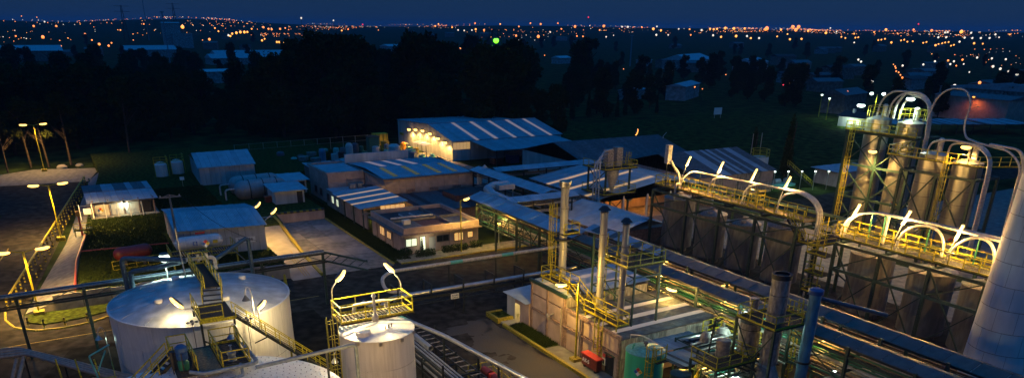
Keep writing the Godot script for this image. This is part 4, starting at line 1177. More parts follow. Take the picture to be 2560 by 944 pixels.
	span("fascia", le, Vector3(40.0, 2.6, -116.95), Vector3(47.6, 2.85, -116.8), "wall_cream")
	for i in 5: span("window_panel", le, Vector3(43.2 + i * 0.85, 2.88, -116.95), Vector3(43.95 + i * 0.85, 3.68, -116.88), "window_warm")
	omni(le, Vector3(44.5, 2.7, -122.0), YEL, 9.0)
	omni(le, Vector3(44.0, 2.5, -117.6), YEL, 5.0)
	omni(le, Vector3(44.5, 2.7, -127.5), YEL, 6.0)
	for i in 3: rod("lamp_tube", le, Vector3(43.8, 2.95, -122.0 - i * 3), Vector3(45.2, 2.95, -122.0 - i * 3), 0.06, "lamp_warm")
	var dk := thing("low_annexe", "low dark red roofed annexe between office and hall", "building", Vector3(57, 0, -121))
	span("wall", dk, Vector3(50.2, 0, -127.5), Vector3(66, 2.5, -114.5), "wall_pink_frame")
	sheets(dk, "roof_sheet", Vector3(49.8, 2.9, -128.2), Vector3(16.8, 0, 0), Vector3(0, -0.3, 14.2), 14, ["roof_red", "roof_old_b"])
	for i in 4: span("window_pane", dk, Vector3(52.4 + i * 0.75, 2.0, -114.45), Vector3(53.05 + i * 0.75, 2.42, -114.38), "window_warm")
	span("clerestory", dk, Vector3(57.5, 2.75, -124.0), Vector3(66.0, 3.7, -118.5), "roof_red")
	# front small buildings above hall: white roofs
	var sx := [[33.6, -138.5, 7.0, 5.2, "small white roofed hut with dark doorway left of the hall"], [36.6, -147.5, 7.4, 5.0, "second white roofed hut behind the one with a doorway"]]
	for q in sx:
		var hu := thing("hut", q[4], "building", Vector3(q[0], 1.5, q[1]))
		span("wall", hu, Vector3(q[0] - 2.5, 1.4, q[1] - 3), Vector3(q[0] + 2.6, 3.8, q[1] + 2.5), "wall_white")
		sheets(hu, "roof_sheet", Vector3(q[0] - 3.0, 4.1, q[1] - 3.6), Vector3(6.2, 0, 0), Vector3(0, -0.3, 6.9), 6, ["roof_c"])
		span("doorway", hu, Vector3(q[0] + 1.3, 1.45, q[1] + 2.5), Vector3(q[0] + 2.3, 3.5, q[1] + 2.53), "black")

func hedge(xa: float, xb: float, z: float, label: String):
	var h := thing("hedge", label, "hedge", Vector3((xa + xb) / 2, 0.1, z))
	var r := RandomNumberGenerator.new()
	r.seed = int(xa * 10)
	var st := SurfaceTool.new()
	st.begin(Mesh.PRIMITIVE_TRIANGLES)
	for i in int((xb - xa) * 420):
		var c := Vector3(r.randf_range(xa, xb), 0.1 + r.randf() * 0.95, z + r.randf_range(-0.5, 0.5))
		var u := Vector3(r.randfn(), r.randfn(), r.randfn()).normalized() * 0.09
		var v := u.cross(Vector3(r.randfn(), r.randfn(), r.randfn())).normalized() * 0.06
		for p in [c - u, c + v, c + u, c - u, c + u, c - v]:
			st.set_smooth_group(-1)
			st.add_vertex(p - Vector3((xa + xb) / 2, 0.1, z))
	st.generate_normals()
	mi("foliage", st.commit(), "hedge", h, Transform3D(Basis.IDENTITY, Vector3((xa + xb) / 2, 0.1, z)))
	for i in 4: rod("stem", h, Vector3(lerpf(xa, xb, (i + 0.5) / 4), 0.1, z), Vector3(lerpf(xa, xb, (i + 0.5) / 4), 0.8, z), 0.04, "bark", 6)

func gable_wall(parent: Node3D, called: String, pts: Array, m: String):
	# upright polygon given by world points, with a thickness of 0.15
	var st := SurfaceTool.new()
	st.begin(Mesh.PRIMITIVE_TRIANGLES)
	var o: Vector3 = pts[0]
	var nn: Vector3 = ((pts[1] - o) as Vector3).cross(pts[2] - o).normalized()
	for k in [0.0, 0.15]:
		for i in range(1, pts.size() - 1):
			for v in [pts[0], pts[i], pts[i + 1]]:
				st.set_normal(nn)
				st.add_vertex(v - o + nn * k)
	mi(called, st.commit(), m, parent, Transform3D(Basis.IDENTITY, o))

func build_warehouses():
	var wh := thing("warehouse", "big metal warehouse with floodlit side wall and skylight strips", "building", Vector3(98, 0, -190))
	# profile seen along x: rear eave, ridge, front eave
	var xe := 83.5; var xf := 115.0
	var zr := -208.0; var zg := -187.0; var zf := -173.3
	for i in 22:
		var za := lerpf(zr, zf, i / 22.0); var zb := lerpf(zr, zf, (i + 1) / 22.0)
		var zm := (za + zb) / 2
		var hh := lerpf(6.3, 7.2, inverse_lerp(zr, zg, zm)) if zm < zg else lerpf(7.2, 4.6, inverse_lerp(zg, zf, zm))
		sheets(wh, "wall_sheet", Vector3(xe, 0, za), Vector3(0, 0, zb - za), Vector3(0, hh, 0), 1, ["wall_white", "wall_white_b"])
	sheets(wh, "wall_sheet", Vector3(xe, 0, zf), Vector3(xf - xe, 0, 0), Vector3(0, 2.6, 0), 26, ["wall_white", "wall_white_b"])
	sheets(wh, "wall_sheet", Vector3(xe + 4.8, 2.6, zf), Vector3(xf - xe - 4.8, 0, 0), Vector3(0, 2.0, 0), 22, ["wall_white", "wall_white_b"])
	for i in 5: span("window_light_panel", wh, Vector3(xe + 0.1 + i * 0.94, 2.65, zf - 0.02), Vector3(xe + 0.98 + i * 0.94, 4.3, zf + 0.03), "window_skylight_lit")
	span("light_panel_frame", wh, Vector3(xe, 4.3, zf - 0.05), Vector3(xe + 4.8, 4.62, zf + 0.05), "wall_white")
	sheets(wh, "wall_sheet", Vector3(xf, 0, zf), Vector3(0, 0, zr - zf), Vector3(0, 5.0, 0), 22, ["wall_white_b"])
	sheets(wh, "roof_sheet", Vector3(xe - 0.3, 6.4, zr - 0.3), Vector3(xf - xe - 6.0, 0, 0), Vector3(0, 0.95, zg - zr + 0.3), 24, ["roof_a", "roof_b", "roof_a"])
	var sk := {}
	for i in [6, 11, 16, 21, 26]: sk[i] = "window_skylight"
	sheets(wh, "roof_sheet", Vector3(xe - 0.3, 7.32, zg), Vector3(xf - xe + 0.6, 0, 0), Vector3(0, -2.62, zf - zg + 0.4), 30, ["roof_a", "roof_b", "roof_a"], sk)
	bar("ridge_cap", wh, Vector3(xe - 0.3, 7.42, zg), Vector3(xf + 0.3, 7.42, zg), 0.5, "roof_b", 0.08)
	var ex := thing("open_shelter", "blue roofed open shelter in front of the big warehouse", "canopy", Vector3(99, 0, -166))
	sheets(ex, "roof_sheet", Vector3(88.2, 4.55, -172.9), Vector3(24.5, 0, 0), Vector3(-1.2, -0.45, 14.2), 24, ["roof_a", "roof_b"])
	for x in [88.0, 95.0, 102.0, 109.5]: bar("post", ex, Vector3(x, 0, -159.2), Vector3(x, 4.05, -159.2), 0.22, "dark_steel")
	for i in 4:
		var bw := thing("machine", "dark equipment standing in the open shelter", "machine", Vector3(91 + i * 4.5, 0, -165), "equipment under the shelter")
		span("body", bw, Vector3(90 + i * 4.5, 0, -166.5), Vector3(92.4 + i * 4.5, 1.5 + 0.4 * (i % 2), -164), ["red", "blue_motor", "green_steel", "dark_steel"][i])
		span("cover", bw, Vector3(89.8 + i * 4.5, 1.5 + 0.4 * (i % 2), -166.7), Vector3(92.6 + i * 4.5, 1.62 + 0.4 * (i % 2), -163.8), "pipe_blue")
	# floodlights under the gable
	var fz := [-197.4, -193.0, -188.5, -184.0, -179.2, -175.0]
	for i in 6:
		var y: float = [4.9, 5.3, 5.5, 5.3, 4.7, 4.2][i]
		var fl := thing("flood_lamp", "glaring floodlight on the warehouse side wall under the roof edge", "lamp", Vector3(83.4, y, fz[i]), "floodlights of the warehouse wall")
		rod("bracket", fl, Vector3(83.4, y + 0.3, fz[i]), Vector3(82.5, y + 0.1, fz[i]), 0.06, "housing")
		luminaire(fl, Vector3(82.3, y, fz[i]), Vector3(0, 0, 1), 1.5, 0.8, "lamp_warm", Color(1, 0.78, 0.42), 45.0, 0.2)
	for i in 3:
		var aw := thing("awning_lamp", "pale lit awning panel on an arm before the warehouse wall", "lamp", Vector3(80, 0, -187 + i * 2.6), "lit awning panels")
		bar("post", aw, Vector3(80.2, 0, -187 + i * 2.6), Vector3(80.2, 3.0, -187 + i * 2.6), 0.12, "dark_steel")
		bar("panel", aw, Vector3(79.2, 2.95, -187 + i * 2.6), Vector3(81.2, 3.25, -187 + i * 2.6), 1.7, "sign_white", 0.08)
	var sg := thing("yellow_sign", "yellow board fixed to the warehouse wall near the junk yard", "sign", Vector3(83.3, 3, -205.4))
	span("board", sg, Vector3(83.28, 2.6, -206.6), Vector3(83.36, 3.3, -203.9), "sign_yellow")
	lettering(sg, Vector3(83.24, 2.95, -205.2), Vector3(0, 0, 1), Vector3.UP, 0.5, "PATIO", "black")
	# barrel shed behind the hall
	var bs := thing("long_store", "long low store with patched blue roof behind the hall", "building", Vector3(53, 0, -158))
	span("wall", bs, Vector3(44.8, 0, -166), Vector3(61, 2.9, -155.5), "wall_pink_frame")
	sheets(bs, "roof_sheet", Vector3(44.4, 3.4, -166.3), Vector3(8.2, 0, 0), Vector3(0, -0.35, 11.2), 8, ["roof_b", "roof_old_a"])
	sheets(bs, "roof_sheet", Vector3(52.8, 3.5, -167.5), Vector3(8.6, 0, 0), Vector3(0, -0.35, 12.4), 9, ["roof_a", "roof_b"])
	# fence with curved rail beside the hall
	var pf := thing("pipe_gantry", "dark pipe frame arching over the yard beside the hall", "frame", Vector3(68, 0, -150))
	for i in 4:
		bar("post", pf, Vector3(64.5 + i * 2.2, 0, -158 + i * 3.6), Vector3(64.5 + i * 2.2, 3.4, -158 + i * 3.6), 0.14, "dark_steel")
		if i < 3: bar("beam", pf, Vector3(64.5 + i * 2.2, 3.4, -158 + i * 3.6), Vector3(66.7 + i * 2.2, 3.4, -154.4 + i * 3.6), 0.16, "dark_steel")
	var rail := thing("stair_bridge", "dark stringers of a walkway along the hall's far end", "walkway", Vector3(67.5, 0, -140))
	for k in 2: bar("stringer", rail, Vector3(66.9 + k * 0.9, 5.4, -148), Vector3(67.6 + k * 0.9, 4.2, -128.5), 0.12, "dark_steel", 0.3)
	for k in 9: bar("tread", rail, Vector3(66.9, 5.3 - k * 0.13, -147 + k * 2.2), Vector3(67.9, 5.3 - k * 0.13, -147 + k * 2.2), 0.5, "grating", 0.06)
	# warehouse two (dark roof) and three (grey), gables towards -x
	gable_house("warehouse", "warehouse with a dark gable roof and an amber lamp on its corner", 93.0, 121.0, -155.8, -129.0, 4.5, 7.6, ["roof_old_b", "roof_old_a"], ["wall_white_b"], 8)
	gable_house("warehouse", "grey gable warehouse with pink panel end behind the silo frame", 104.0, 124.5, -132.0, -109.6, 4.4, 7.3, ["roof_old_a", "roof_old_a", "roof_b"], ["wall_cream", "wall_pink"], 6)
	var am := thing("flood_lamp", "amber slanted lamp on a bracket over the dark gable roof", "lamp", Vector3(121, 5, -150))
	rod("bracket", am, Vector3(120.8, 5.5, -150), Vector3(121.2, 6.6, -150.2), 0.06, "housing")
	luminaire(am, Vector3(121.6, 7.3, -150.4), Vector3(0.4, 0.8, -0.2), 1.7, 0.6, "lamp_amber", AMBER, 90.0)
	var lp := thing("street_lamp", "unlit thin lamp post between the two gable warehouses", "street lamp", Vector3(121, 0, -140))
	rod("pole", lp, Vector3(121, 0, -140), Vector3(121, 7.6, -140), 0.09, "pipe_silver")
	rod("arm", lp, Vector3(121, 7.6, -140), Vector3(123.2, 8.1, -141.5), 0.05, "pipe_silver")
	# middle workshop, gable to +z with lit bays
	var mw := thing("workshop", "workshop with blue skylit roof and lit open bays", "building", Vector3(87, 0, -114))
	var xa := 77.0; var xr := 91.0; var xb := 103.0; var za := -104.0; var zb := -126.0
	sheets(mw, "roof_sheet", Vector3(xa - 0.4, 3.9, za + 0.4), Vector3(0, 0, zb - za - 0.4), Vector3(xr - xa + 0.4, 2.2, 0), 22, ["roof_a", "roof_b", "roof_a"], {3: "window_skylight_lit", 9: "window_skylight_lit", 15: "window_skylight_lit"})
	sheets(mw, "roof_sheet", Vector3(xr, 6.1, za + 0.4), Vector3(0, 0, zb - za - 0.4), Vector3(xb - xr + 0.4, -2.2, 0), 22, ["roof_a", "roof_b"])
	gable_wall(mw, "gable_end", [Vector3(xa, 3.4, za), Vector3(xb, 3.4, za), Vector3(xb, 3.9, za), Vector3(xr, 6.05, za), Vector3(xa, 3.95, za)], "wall_cream")
	for i in 6:
		var x: float = lerpf(xa, xb, i / 5.0)
		span("column", mw, Vector3(x - 0.18, 0, za - 0.1), Vector3(x + 0.18, 3.95, za + 0.22), "wall_white_b")
	span("rear_wall", mw, Vector3(xa, 0, zb), Vector3(xb, 3.9, zb + 0.2), "wall_cream")
	span("inner_wall", mw, Vector3(xa, 0, za - 7), Vector3(xb, 3.6, za - 6.8), "wall_pink")
	span("side_wall", mw, Vector3(xa, 0, zb), Vector3(xa + 0.2, 3.85, za), "wall_cream")
	span("side_wall", mw, Vector3(xb - 0.2, 0, zb), Vector3(xb, 3.85, za), "wall_cream")
	span("floor_slab", mw, Vector3(xa, 0, zb), Vector3(xb, 0.06, za + 1), "concrete")
	for x in [84.5, 89.6]:
		span("vent_unit", mw, Vector3(x, 2.5, -106.5), Vector3(x + 0.9, 3.1, -105.6), "pipe_white")
		omni(mw, Vector3(x, 2.6, -107.2), AMBER, 9.0)
		rod("lamp_tube", mw, Vector3(x - 0.6, 3.1, -107.2), Vector3(x + 0.6, 3.1, -107.2), 0.06, "lamp_amber")
	# lamp strip and blue slab roof next to silos
	var sl := thing("low_store", "low store with a smooth blue pitched roof beside the silo frame", "building", Vector3(74, 0, -92))
	sheets(sl, "roof_sheet", Vector3(66.5, 3.0, -86.0), Vector3(0, 0, -17.0), Vector3(6.4, 1.5, 0), 14, ["wall_white", "wall_white", "roof_c"])
	sheets(sl, "roof_sheet", Vector3(72.9, 4.5, -88.2), Vector3(0, 0, -15.2), Vector3(5.2, -1.4, 0), 12, ["roof_a", "roof_a"])
	span("wall", sl, Vector3(66.9, 0, -102.5), Vector3(77.8, 3.0, -87), "wall_pink_frame")
	# hopper tower
	var ht := thing("hopper_tower", "green steel tower with hopper, two railed decks and bent pipes", "tower", Vector3(80.5, 0, -107.5))
	for x in [78.4, 83.4]:
		for z in [-104.2, -109.2]: bar("leg", ht, Vector3(x, 0, z), Vector3(x, 8.6, z), 0.26, "green_steel")
	for y in [4.4, 8.5]:
		span("deck", ht, Vector3(77.6, y, -110.0), Vector3(84.4, y + 0.14, -103.4), "grating")
		railing(ht, [Vector3(77.7, y + 0.14, -109.9), Vector3(77.7, y + 0.14, -103.5), Vector3(84.3, y + 0.14, -103.5), Vector3(84.3, y + 0.14, -109.9)], 1.2)
	brace(ht, Vector3(78.4, 0, -104.2), Vector3(83.4, 0, -104.2), 0.2, 4.3, "green_steel", 0.13)
	brace(ht, Vector3(78.4, 0, -109.2), Vector3(78.4, 0, -104.2), 0.2, 4.3, "green_steel", 0.13)
	brace(ht, Vector3(78.4, 0, -109.2), Vector3(78.4, 0, -104.2), 4.6, 8.4, "green_steel", 0.13)
	lathe("hopper", ht, Vector3(81.4, 4.7, -106.4), [Vector2(0.3, 0), Vector2(1.1, 2.4), Vector2(1.1, 3.7), Vector2(0, 3.75)], "pipe_white", 20)
	for i in 2: span("filter_box", ht, Vector3(80.0 + i * 1.9, 8.64, -107.4), Vector3(81.2 + i * 1.9, 11.4 + 0.3 * i, -106.0), "tank_top")
	caged_ladder(ht, Vector3(84.5, 8.6, -106.5), 1.2, Vector3(1, 0, 0), "yellow", 0.3)
	for i in 3:
		var zz := -103.0 - i * 0.8
		tube("conveying_pipe", ht, [Vector3(76.2, 0.5, zz), Vector3(76.2, 10.3 - i * 0.8, zz), Vector3(77.4, 11.6 - i * 0.8, zz - 1.0), Vector3(80.4, 11.6 - i * 0.8, zz - 2.5)], 0.13, "pipe_white", 1.8)

func gable_house(called: String, label: String, xa: float, xb: float, zr: float, zf: float, eave: float, ridge: float, roofs: Array, walls: Array, n: int):
	var zm := (zr + zf) / 2
	var o := thing(called, label, "building", Vector3((xa + xb) / 2, 0, zm))
	panels(o, "wall_panel", Vector3(xa, 0, zr), Vector3(0, 0, zf - zr), eave, n, [0.5, 0.5], walls, Vector3.LEFT, 0.06)
	panels(o, "wall_panel", Vector3(xa, 0, zf), Vector3(xb - xa, 0, 0), eave, n, [0.5, 0.5], walls, Vector3.BACK, 0.06)
	span("core_wall", o, Vector3(xa + 0.05, 0, zr), Vector3(xb, eave, zf - 0.05), "wall_pink_frame")
	for k in [0, 1]:
		var x: float = [xa, xb - 0.2][k]
		gable_wall(o, "gable_end", [Vector3(x, eave, zr), Vector3(x, eave, zf), Vector3(x, ridge - 0.05, zm)], walls[0])
	sheets(o, "roof_sheet", Vector3(xa - 0.5, ridge, zm), Vector3(xb - xa + 1.0, 0, 0), Vector3(0, eave - ridge - 0.1, (zf - zr) / 2 + 0.5), 26, roofs)
	sheets(o, "roof_sheet", Vector3(xa - 0.5, eave - 0.1, zr - 0.5), Vector3(xb - xa + 1.0, 0, 0), Vector3(0, ridge - eave + 0.1, (zf - zr) / 2 + 0.5), 26, roofs)

# ---------------------------------------------------------------- control building with flues
func build_control_building():
	var L := Vector3.LEFT; var F := Vector3.BACK
	var cb := thing("control_building", "pink panelled process building with skylit metal roof and roof walkway", "building", Vector3(46, 0, -58))
	# tall block
	span("core_wall", cb, Vector3(41.15, 0, -66.5), Vector3(51.6, 5.4, -60.1), "wall_pink_frame")
	panels(cb, "wall_panel", Vector3(41.15, 0.05, -66.4), Vector3(0, 0, 6.2), 5.4, 2, [0.46, 0.3, 0.24], ["wall_pink", "wall_pink_b"], L, 0.22)
	for i in 3: span("pilaster", cb, Vector3(40.95, 0, -66.55 + i * 3.12), Vector3(41.12, 5.62, -66.3 + i * 3.12), "wall_pink_frame")
	span("string_course", cb, Vector3(40.93, 2.42, -66.6), Vector3(41.1, 2.56, -51.0), "wall_pink_frame")
	panels(cb, "wall_panel", Vector3(41.2, 4.35, -60.12), Vector3(10.3, 0, 0), 1.1, 4, [1.0], ["wall_cream"], F, 0.05)
	span("roof_edge", cb, Vector3(40.9, 5.42, -66.8), Vector3(41.2, 5.72, -59.9), "green_steel")
	sheets(cb, "roof_sheet", Vector3(41.0, 5.5, -59.9), Vector3(0, 0, -6.8), Vector3(10.8, 0.3, 0), 8, ["roof_c", "roof_a"], {2: "window_skylight", 5: "window_skylight"})
	# low block
	span("core_wall", cb, Vector3(41.25, 0, -60.05), Vector3(52.2, 4.1, -51.1), "wall_pink_frame")
	panels(cb, "wall_panel", Vector3(41.25, 0.05, -60.0), Vector3(0, 0, 8.9), 4.1, 3, [0.6, 0.4], ["wall_pink", "wall_pink_b"], L, 0.2)
	for i in 4: span("pilaster", cb, Vector3(41.05, 0, -60.0 + i * 2.93), Vector3(41.22, 4.3, -59.75 + i * 2.93), "wall_pink_frame")
	panels(cb, "wall_panel", Vector3(41.3, 0.05, -51.1), Vector3(10.6, 0, 0), 4.0, 4, [0.5, 0.5], ["wall_pink_b", "wall_cream"], F, 0.08)
	span("roof_edge", cb, Vector3(41.0, 4.12, -60.05), Vector3(41.3, 4.42, -50.8), "wall_pink_frame")
	sheets(cb, "roof_sheet", Vector3(41.1, 4.2, -50.7), Vector3(0, 0, -9.3), Vector3(11.6, 0.25, 0), 12, ["roof_old_a", "roof_b", "roof_old_a"], {2: "window_skylight", 5: "window_skylight", 8: "window_skylight"})
	var dr := sub("door", cb)
	span("door_leaf", dr, Vector3(41.02, 0.1, -52.9), Vector3(41.1, 2.1, -51.7), "glass_dark")
	span("door_frame", dr, Vector3(40.98, 2.1, -53.0), Vector3(41.12, 2.22, -51.6), "green_steel")
	span("window_panel", cb, Vector3(42.2, 1.4, -50.98), Vector3(43.6, 2.7, -50.92), "glass_dark")
	var hn := sub("wall_horn", cb)
	tube("arm", hn, [Vector3(41.0, 3.2, -62.0), Vector3(40.2, 3.1, -62.0)], 0.07, "pipe_silver")
	rod("horn", hn, Vector3(40.4, 3.1, -62.3), Vector3(40.1, 3.0, -61.5), 0.16, "duct_grey")
	rod("downpipe", cb, Vector3(40.85, 0, -57.0), Vector3(40.85, 4.2, -57.0), 0.09, "duct_grey")
	rod("downpipe", cb, Vector3(40.85, 0, -60.4), Vector3(40.85, 4.4, -60.4), 0.07, "wall_cream")
	caged_ladder(cb, Vector3(40.8, 0.3, -53.6), 4.2, Vector3(-1, 0, 0), "yellow", 2.0)
	# annexe with the lit doorway
	var an := thing("annexe", "small annexe with blue roof and brightly lit open doorway", "building", Vector3(42, 0, -68.7))
	span("wall", an, Vector3(40.8, 0, -71.4), Vector3(41.0, 2.8, -69.6), "wall_white_b")
	span("wall", an, Vector3(40.8, 2.15, -69.6), Vector3(41.0, 2.8, -68.5), "wall_pink")
	span("wall", an, Vector3(40.8, 0, -68.5), Vector3(41.0, 2.8, -66.6), "wall_pink")
	span("wall", an, Vector3(41.0, 0, -71.4), Vector3(44.0, 2.8, -71.2), "wall_white_b")
	span("wall", an, Vector3(43.8, 0, -71.2), Vector3(44.0, 2.8, -66.6), "wall_cream")
	span("wall", an, Vector3(41.0, 0, -66.8), Vector3(43.8, 2.8, -66.6), "wall_cream")
	span("floor_slab", an, Vector3(40.8, 0, -71.4), Vector3(44, 0.05, -66.6), "concrete_c")
	sheets(an, "roof_sheet", Vector3(40.4, 2.86, -66.6), Vector3(0, 0, -5.1), Vector3(3.9, 0.25, 0), 5, ["roof_a"])
	span("shelf_cabinet", an, Vector3(43.1, 0.05, -70.6), Vector3(43.7, 1.9, -68.0), "wall_cream")
	rod("lamp_tube", an, Vector3(42.4, 2.6, -69.8), Vector3(42.4, 2.6, -68.2), 0.06, "lamp_warm")
	omni(an, Vector3(42.2, 2.3, -69.0), Color(1, 0.85, 0.5), 7.0)
	# verge: kerb, grass, slabs, lamp, hose cabinet
	var kb := thing("verge_kerb", "thick yellow kerb along the pink process building", "kerb", Vector3(38.8, 0, -60))
	for i in 8: span("kerb_stone", kb, Vector3(38.6, 0, -68.6 + i * 2.5), Vector3(38.95, 0.34, -66.13 + i * 2.5), "kerb_yellow")
	var kc := thing("planter_kerb", "yellow planter kerb beside the lit doorway", "kerb", Vector3(39.5, 0, -70.8))
	for q in [[Vector3(38.6, 0, -72.4), Vector3(38.9, 0.55, -69.6)], [Vector3(38.9, 0, -72.4), Vector3(40.6, 0.55, -72.1)], [Vector3(38.9, 0, -69.9), Vector3(40.6, 0.55, -69.6)]]: span("kerb_stone", kc, q[0], q[1], "kerb_yellow")
	ground("grass", [Vector2(38.95, -72.1), Vector2(40.6, -72.1), Vector2(40.6, -69.9), Vector2(38.95, -69.9)], 0.45, 0.4, "grass")
	ground("grass", [Vector2(38.95, -68.0), Vector2(40.9, -68.0), Vector2(40.9, -60.6), Vector2(38.95, -60.6)], 0.2, 0.2, "grass")
	ground("pavement", [Vector2(38.95, -60.58), Vector2(41.0, -60.58), Vector2(41.0, -48.0), Vector2(38.95, -48.0)], 0.2, 0.2, "concrete")
	ground("pavement", [Vector2(38.95, -69.58), Vector2(40.8, -69.58), Vector2(40.8, -68.02), Vector2(38.95, -68.02)], 0.22, 0.2, "concrete_c")
	for q in [[39.4, -64.4, 0.8], [40.0, -62.4, 0.6]]:
		var mh := thing("manhole_cover", "square concrete cover in the grass below the pink wall", "manhole cover", Vector3(q[0], 0.2, q[1]), "covers in the verge")
		span("slab", mh, Vector3(q[0] - q[2] / 2, 0.2, q[1] - q[2] / 2), Vector3(q[0] + q[2] / 2, 0.25, q[1] + q[2] / 2), "concrete_c")
		span("frame", mh, Vector3(q[0] - q[2] / 2 - 0.08, 0.2, q[1] - q[2] / 2 - 0.08), Vector3(q[0] + q[2] / 2 + 0.08, 0.235, q[1] + q[2] / 2 + 0.08), "concrete_b")
	var sl := thing("street_lamp", "yellow single lamp post against the pink process building", "street lamp", Vector3(40.1, 0.2, -56.5))
	box("base_block", sl, Vector3(40.1, 0.35, -56.5), Vector3(0.9, 0.3, 0.9), "kerb_yellow")
	rod("pole", sl, Vector3(40.1, 0.5, -56.5), Vector3(40.1, 8.2, -56.5), 0.11, "yellow")
	rod("arm", sl, Vector3(40.1, 8.1, -56.5), Vector3(39.2, 8.0, -57.2), 0.05, "yellow")
	luminaire(sl, Vector3(38.8, 7.85, -57.55), Vector3(0.8, 0.02, 0.6), 1.15, 0.42, "lamp_warm", YEL, 75.0, 0.45, true)
	var hc := thing("hose_cabinet", "red fire hose cabinet lettered in white beside the pink building", "cabinet", Vector3(40.3, 0.2, -54))
	span("case", hc, Vector3(39.95, 0.45, -55.2), Vector3(40.6, 1.55, -52.8), "red")
	span("lid", hc, Vector3(39.85, 1.55, -55.3), Vector3(40.7, 1.65, -52.7), "sign_red")
	for k in 2: span("foot", hc, Vector3(40.0, 0.2, -55.0 + k * 1.8), Vector3(40.5, 0.45, -54.8 + k * 1.8), "dark_steel")
	lettering(hc, Vector3(39.92, 1.0, -54.5), Vector3(0, 0, 1), Vector3.UP, 0.55, "AK-S", "sign_white")
	var ps := thing("wall_sign", "white pictogram sign beside the process building's glass door", "sign", Vector3(41.0, 1.2, -53.2))
	span("board", ps, Vector3(40.9, 0.9, -53.25), Vector3(40.95, 1.6, -52.75), "sign_white")
	span("pictogram", ps, Vector3(40.87, 1.05, -53.1), Vector3(40.9, 1.45, -52.9), "black")
	span("red_plate", ps, Vector3(40.9, 1.75, -53.2), Vector3(40.95, 2.05, -52.85), "sign_red")
	# yellow walkway on the roof
	var ww := thing("roof_walkway", "yellow railed roof walkway stepping down past the flues", "walkway", Vector3(42, 4.3, -58))
	span("deck", ww, Vector3(41.6, 6.0, -65.6), Vector3(43.0, 6.1, -60.4), "grating")
	span("deck", ww, Vector3(41.6, 4.75, -57.6), Vector3(43.0, 4.85, -52.2), "grating")
	stairs(ww, Vector3(42.3, 6.05, -60.4), Vector3(42.3, 4.8, -57.6), 1.3)
	railing(ww, [Vector3(41.65, 6.1, -60.4), Vector3(41.65, 6.1, -65.6), Vector3(42.95, 6.1, -65.6), Vector3(42.95, 6.1, -60.4)], 1.15)
	railing(ww, [Vector3(41.65, 4.85, -57.6), Vector3(41.65, 4.85, -52.2), Vector3(42.95, 4.85, -52.2), Vector3(42.95, 4.85, -57.6)], 1.15)
	for z in [-65.4, -60.6]: bar("leg", ww, Vector3(41.7, 5.6, z), Vector3(41.7, 6.0, z), 0.1, "yellow")
	for z in [-57.4, -55.0, -52.4]: bar("leg", ww, Vector3(41.7, 4.3, z), Vector3(41.7, 4.75, z), 0.1, "yellow")
	# three flues
	var fx := [[43.6, -64.6, 0.42, 5.3, 15.4, "tall silver flue with a stepped cap beside a yellow caged ladder"], [43.6, -57.8, 0.36, 4.2, 14.2, "middle silver flue rising through the railed platform"], [43.2, -53.9, 0.32, 4.2, 13.9, "shorter silver flue with a dark rain hat over the low roof"]]
	for i in 3:
		var q = fx[i]
		var f := thing("flue", q[5], "chimney", Vector3(q[0], q[3], q[1]))
		var segs := 5
		for k in segs:
			var ya := lerpf(q[3] - 0.4, q[4], float(k) / segs)
			var yb := lerpf(q[3] - 0.4, q[4], float(k + 1) / segs)
			rod("flue_section", f, Vector3(q[0], ya + 0.02, q[1]), Vector3(q[0], yb - 0.02, q[1]), q[2], "flue_metal", 20)
			rod("joint_band", f, Vector3(q[0], yb - 0.06, q[1]), Vector3(q[0], yb + 0.06, q[1]), q[2] + 0.04, "duct_grey", 20)
		if i == 0:
			lathe("cap", f, Vector3(q[0], q[4], q[1]), [Vector2(0.45, 0), Vector2(0.62, 0.1), Vector2(0.62, 0.6), Vector2(0.5, 0.66), Vector2(0, 0.66)], "stainless", 20)
			lathe("flange", f, Vector3(q[0], 10.0, q[1]), [Vector2(0.45, 0), Vector2(0.85, 0), Vector2(0.85, 0.18), Vector2(0.45, 0.18)], "black", 20)
		else:
			lathe("rain_hat", f, Vector3(q[0], q[4] + 0.25, q[1]), [Vector2(q[2] * 1.7, 0), Vector2(q[2] * 0.7, 0.35), Vector2(0, 0.4)], "black", 20)
			for k in 3: bar("hat_stay", f, Vector3(q[0] + cos(TAU * k / 3) * q[2], q[4], q[1] + sin(TAU * k / 3) * q[2]), Vector3(q[0] + cos(TAU * k / 3) * q[2], q[4] + 0.3, q[1] + sin(TAU * k / 3) * q[2]), 0.05, "black")
	var ft := thing("flue_tower", "slender green steel frame with yellow deck round the flues", "frame", Vector3(45, 4.3, -57))
	for x in [43.9, 46.9]:
		for z in [-59.6, -53.0]: bar("leg", ft, Vector3(x, 4.2, z), Vector3(x, 11.6, z), 0.16, "green_steel")
	for y in [6.6, 9.0]:
		for z in [-59.6, -53.0]: bar("girt", ft, Vector3(43.9, y, z), Vector3(46.9, y, z), 0.11, "green_steel")
		for x in [43.9, 46.9]: bar("girt", ft, Vector3(x, y, -59.6), Vector3(x, y, -53.0), 0.11, "green_steel")
	brace(ft, Vector3(43.9, 0, -59.6), Vector3(43.9, 0, -53.0), 4.4, 9.0, "green_steel", 0.07)
	span("deck", ft, Vector3(42.6, 10.1, -56.2), Vector3(47.2, 10.2, -52.6), "grating")
	railing(ft, [Vector3(47.1, 10.2, -56.1), Vector3(47.1, 10.2, -52.7), Vector3(42.7, 10.2, -52.7), Vector3(42.7, 10.2, -56.1), Vector3(47.1, 10.2, -56.1)], 1.15)
	caged_ladder(ft, Vector3(44.6, 4.4, -58.6), 6.6, Vector3(-1, 0, 0), "yellow", 2.0)
	var cl := thing("ladder_cage", "yellow caged ladder standing beside the tallest flue", "ladder", Vector3(42.9, 6, -66.2))
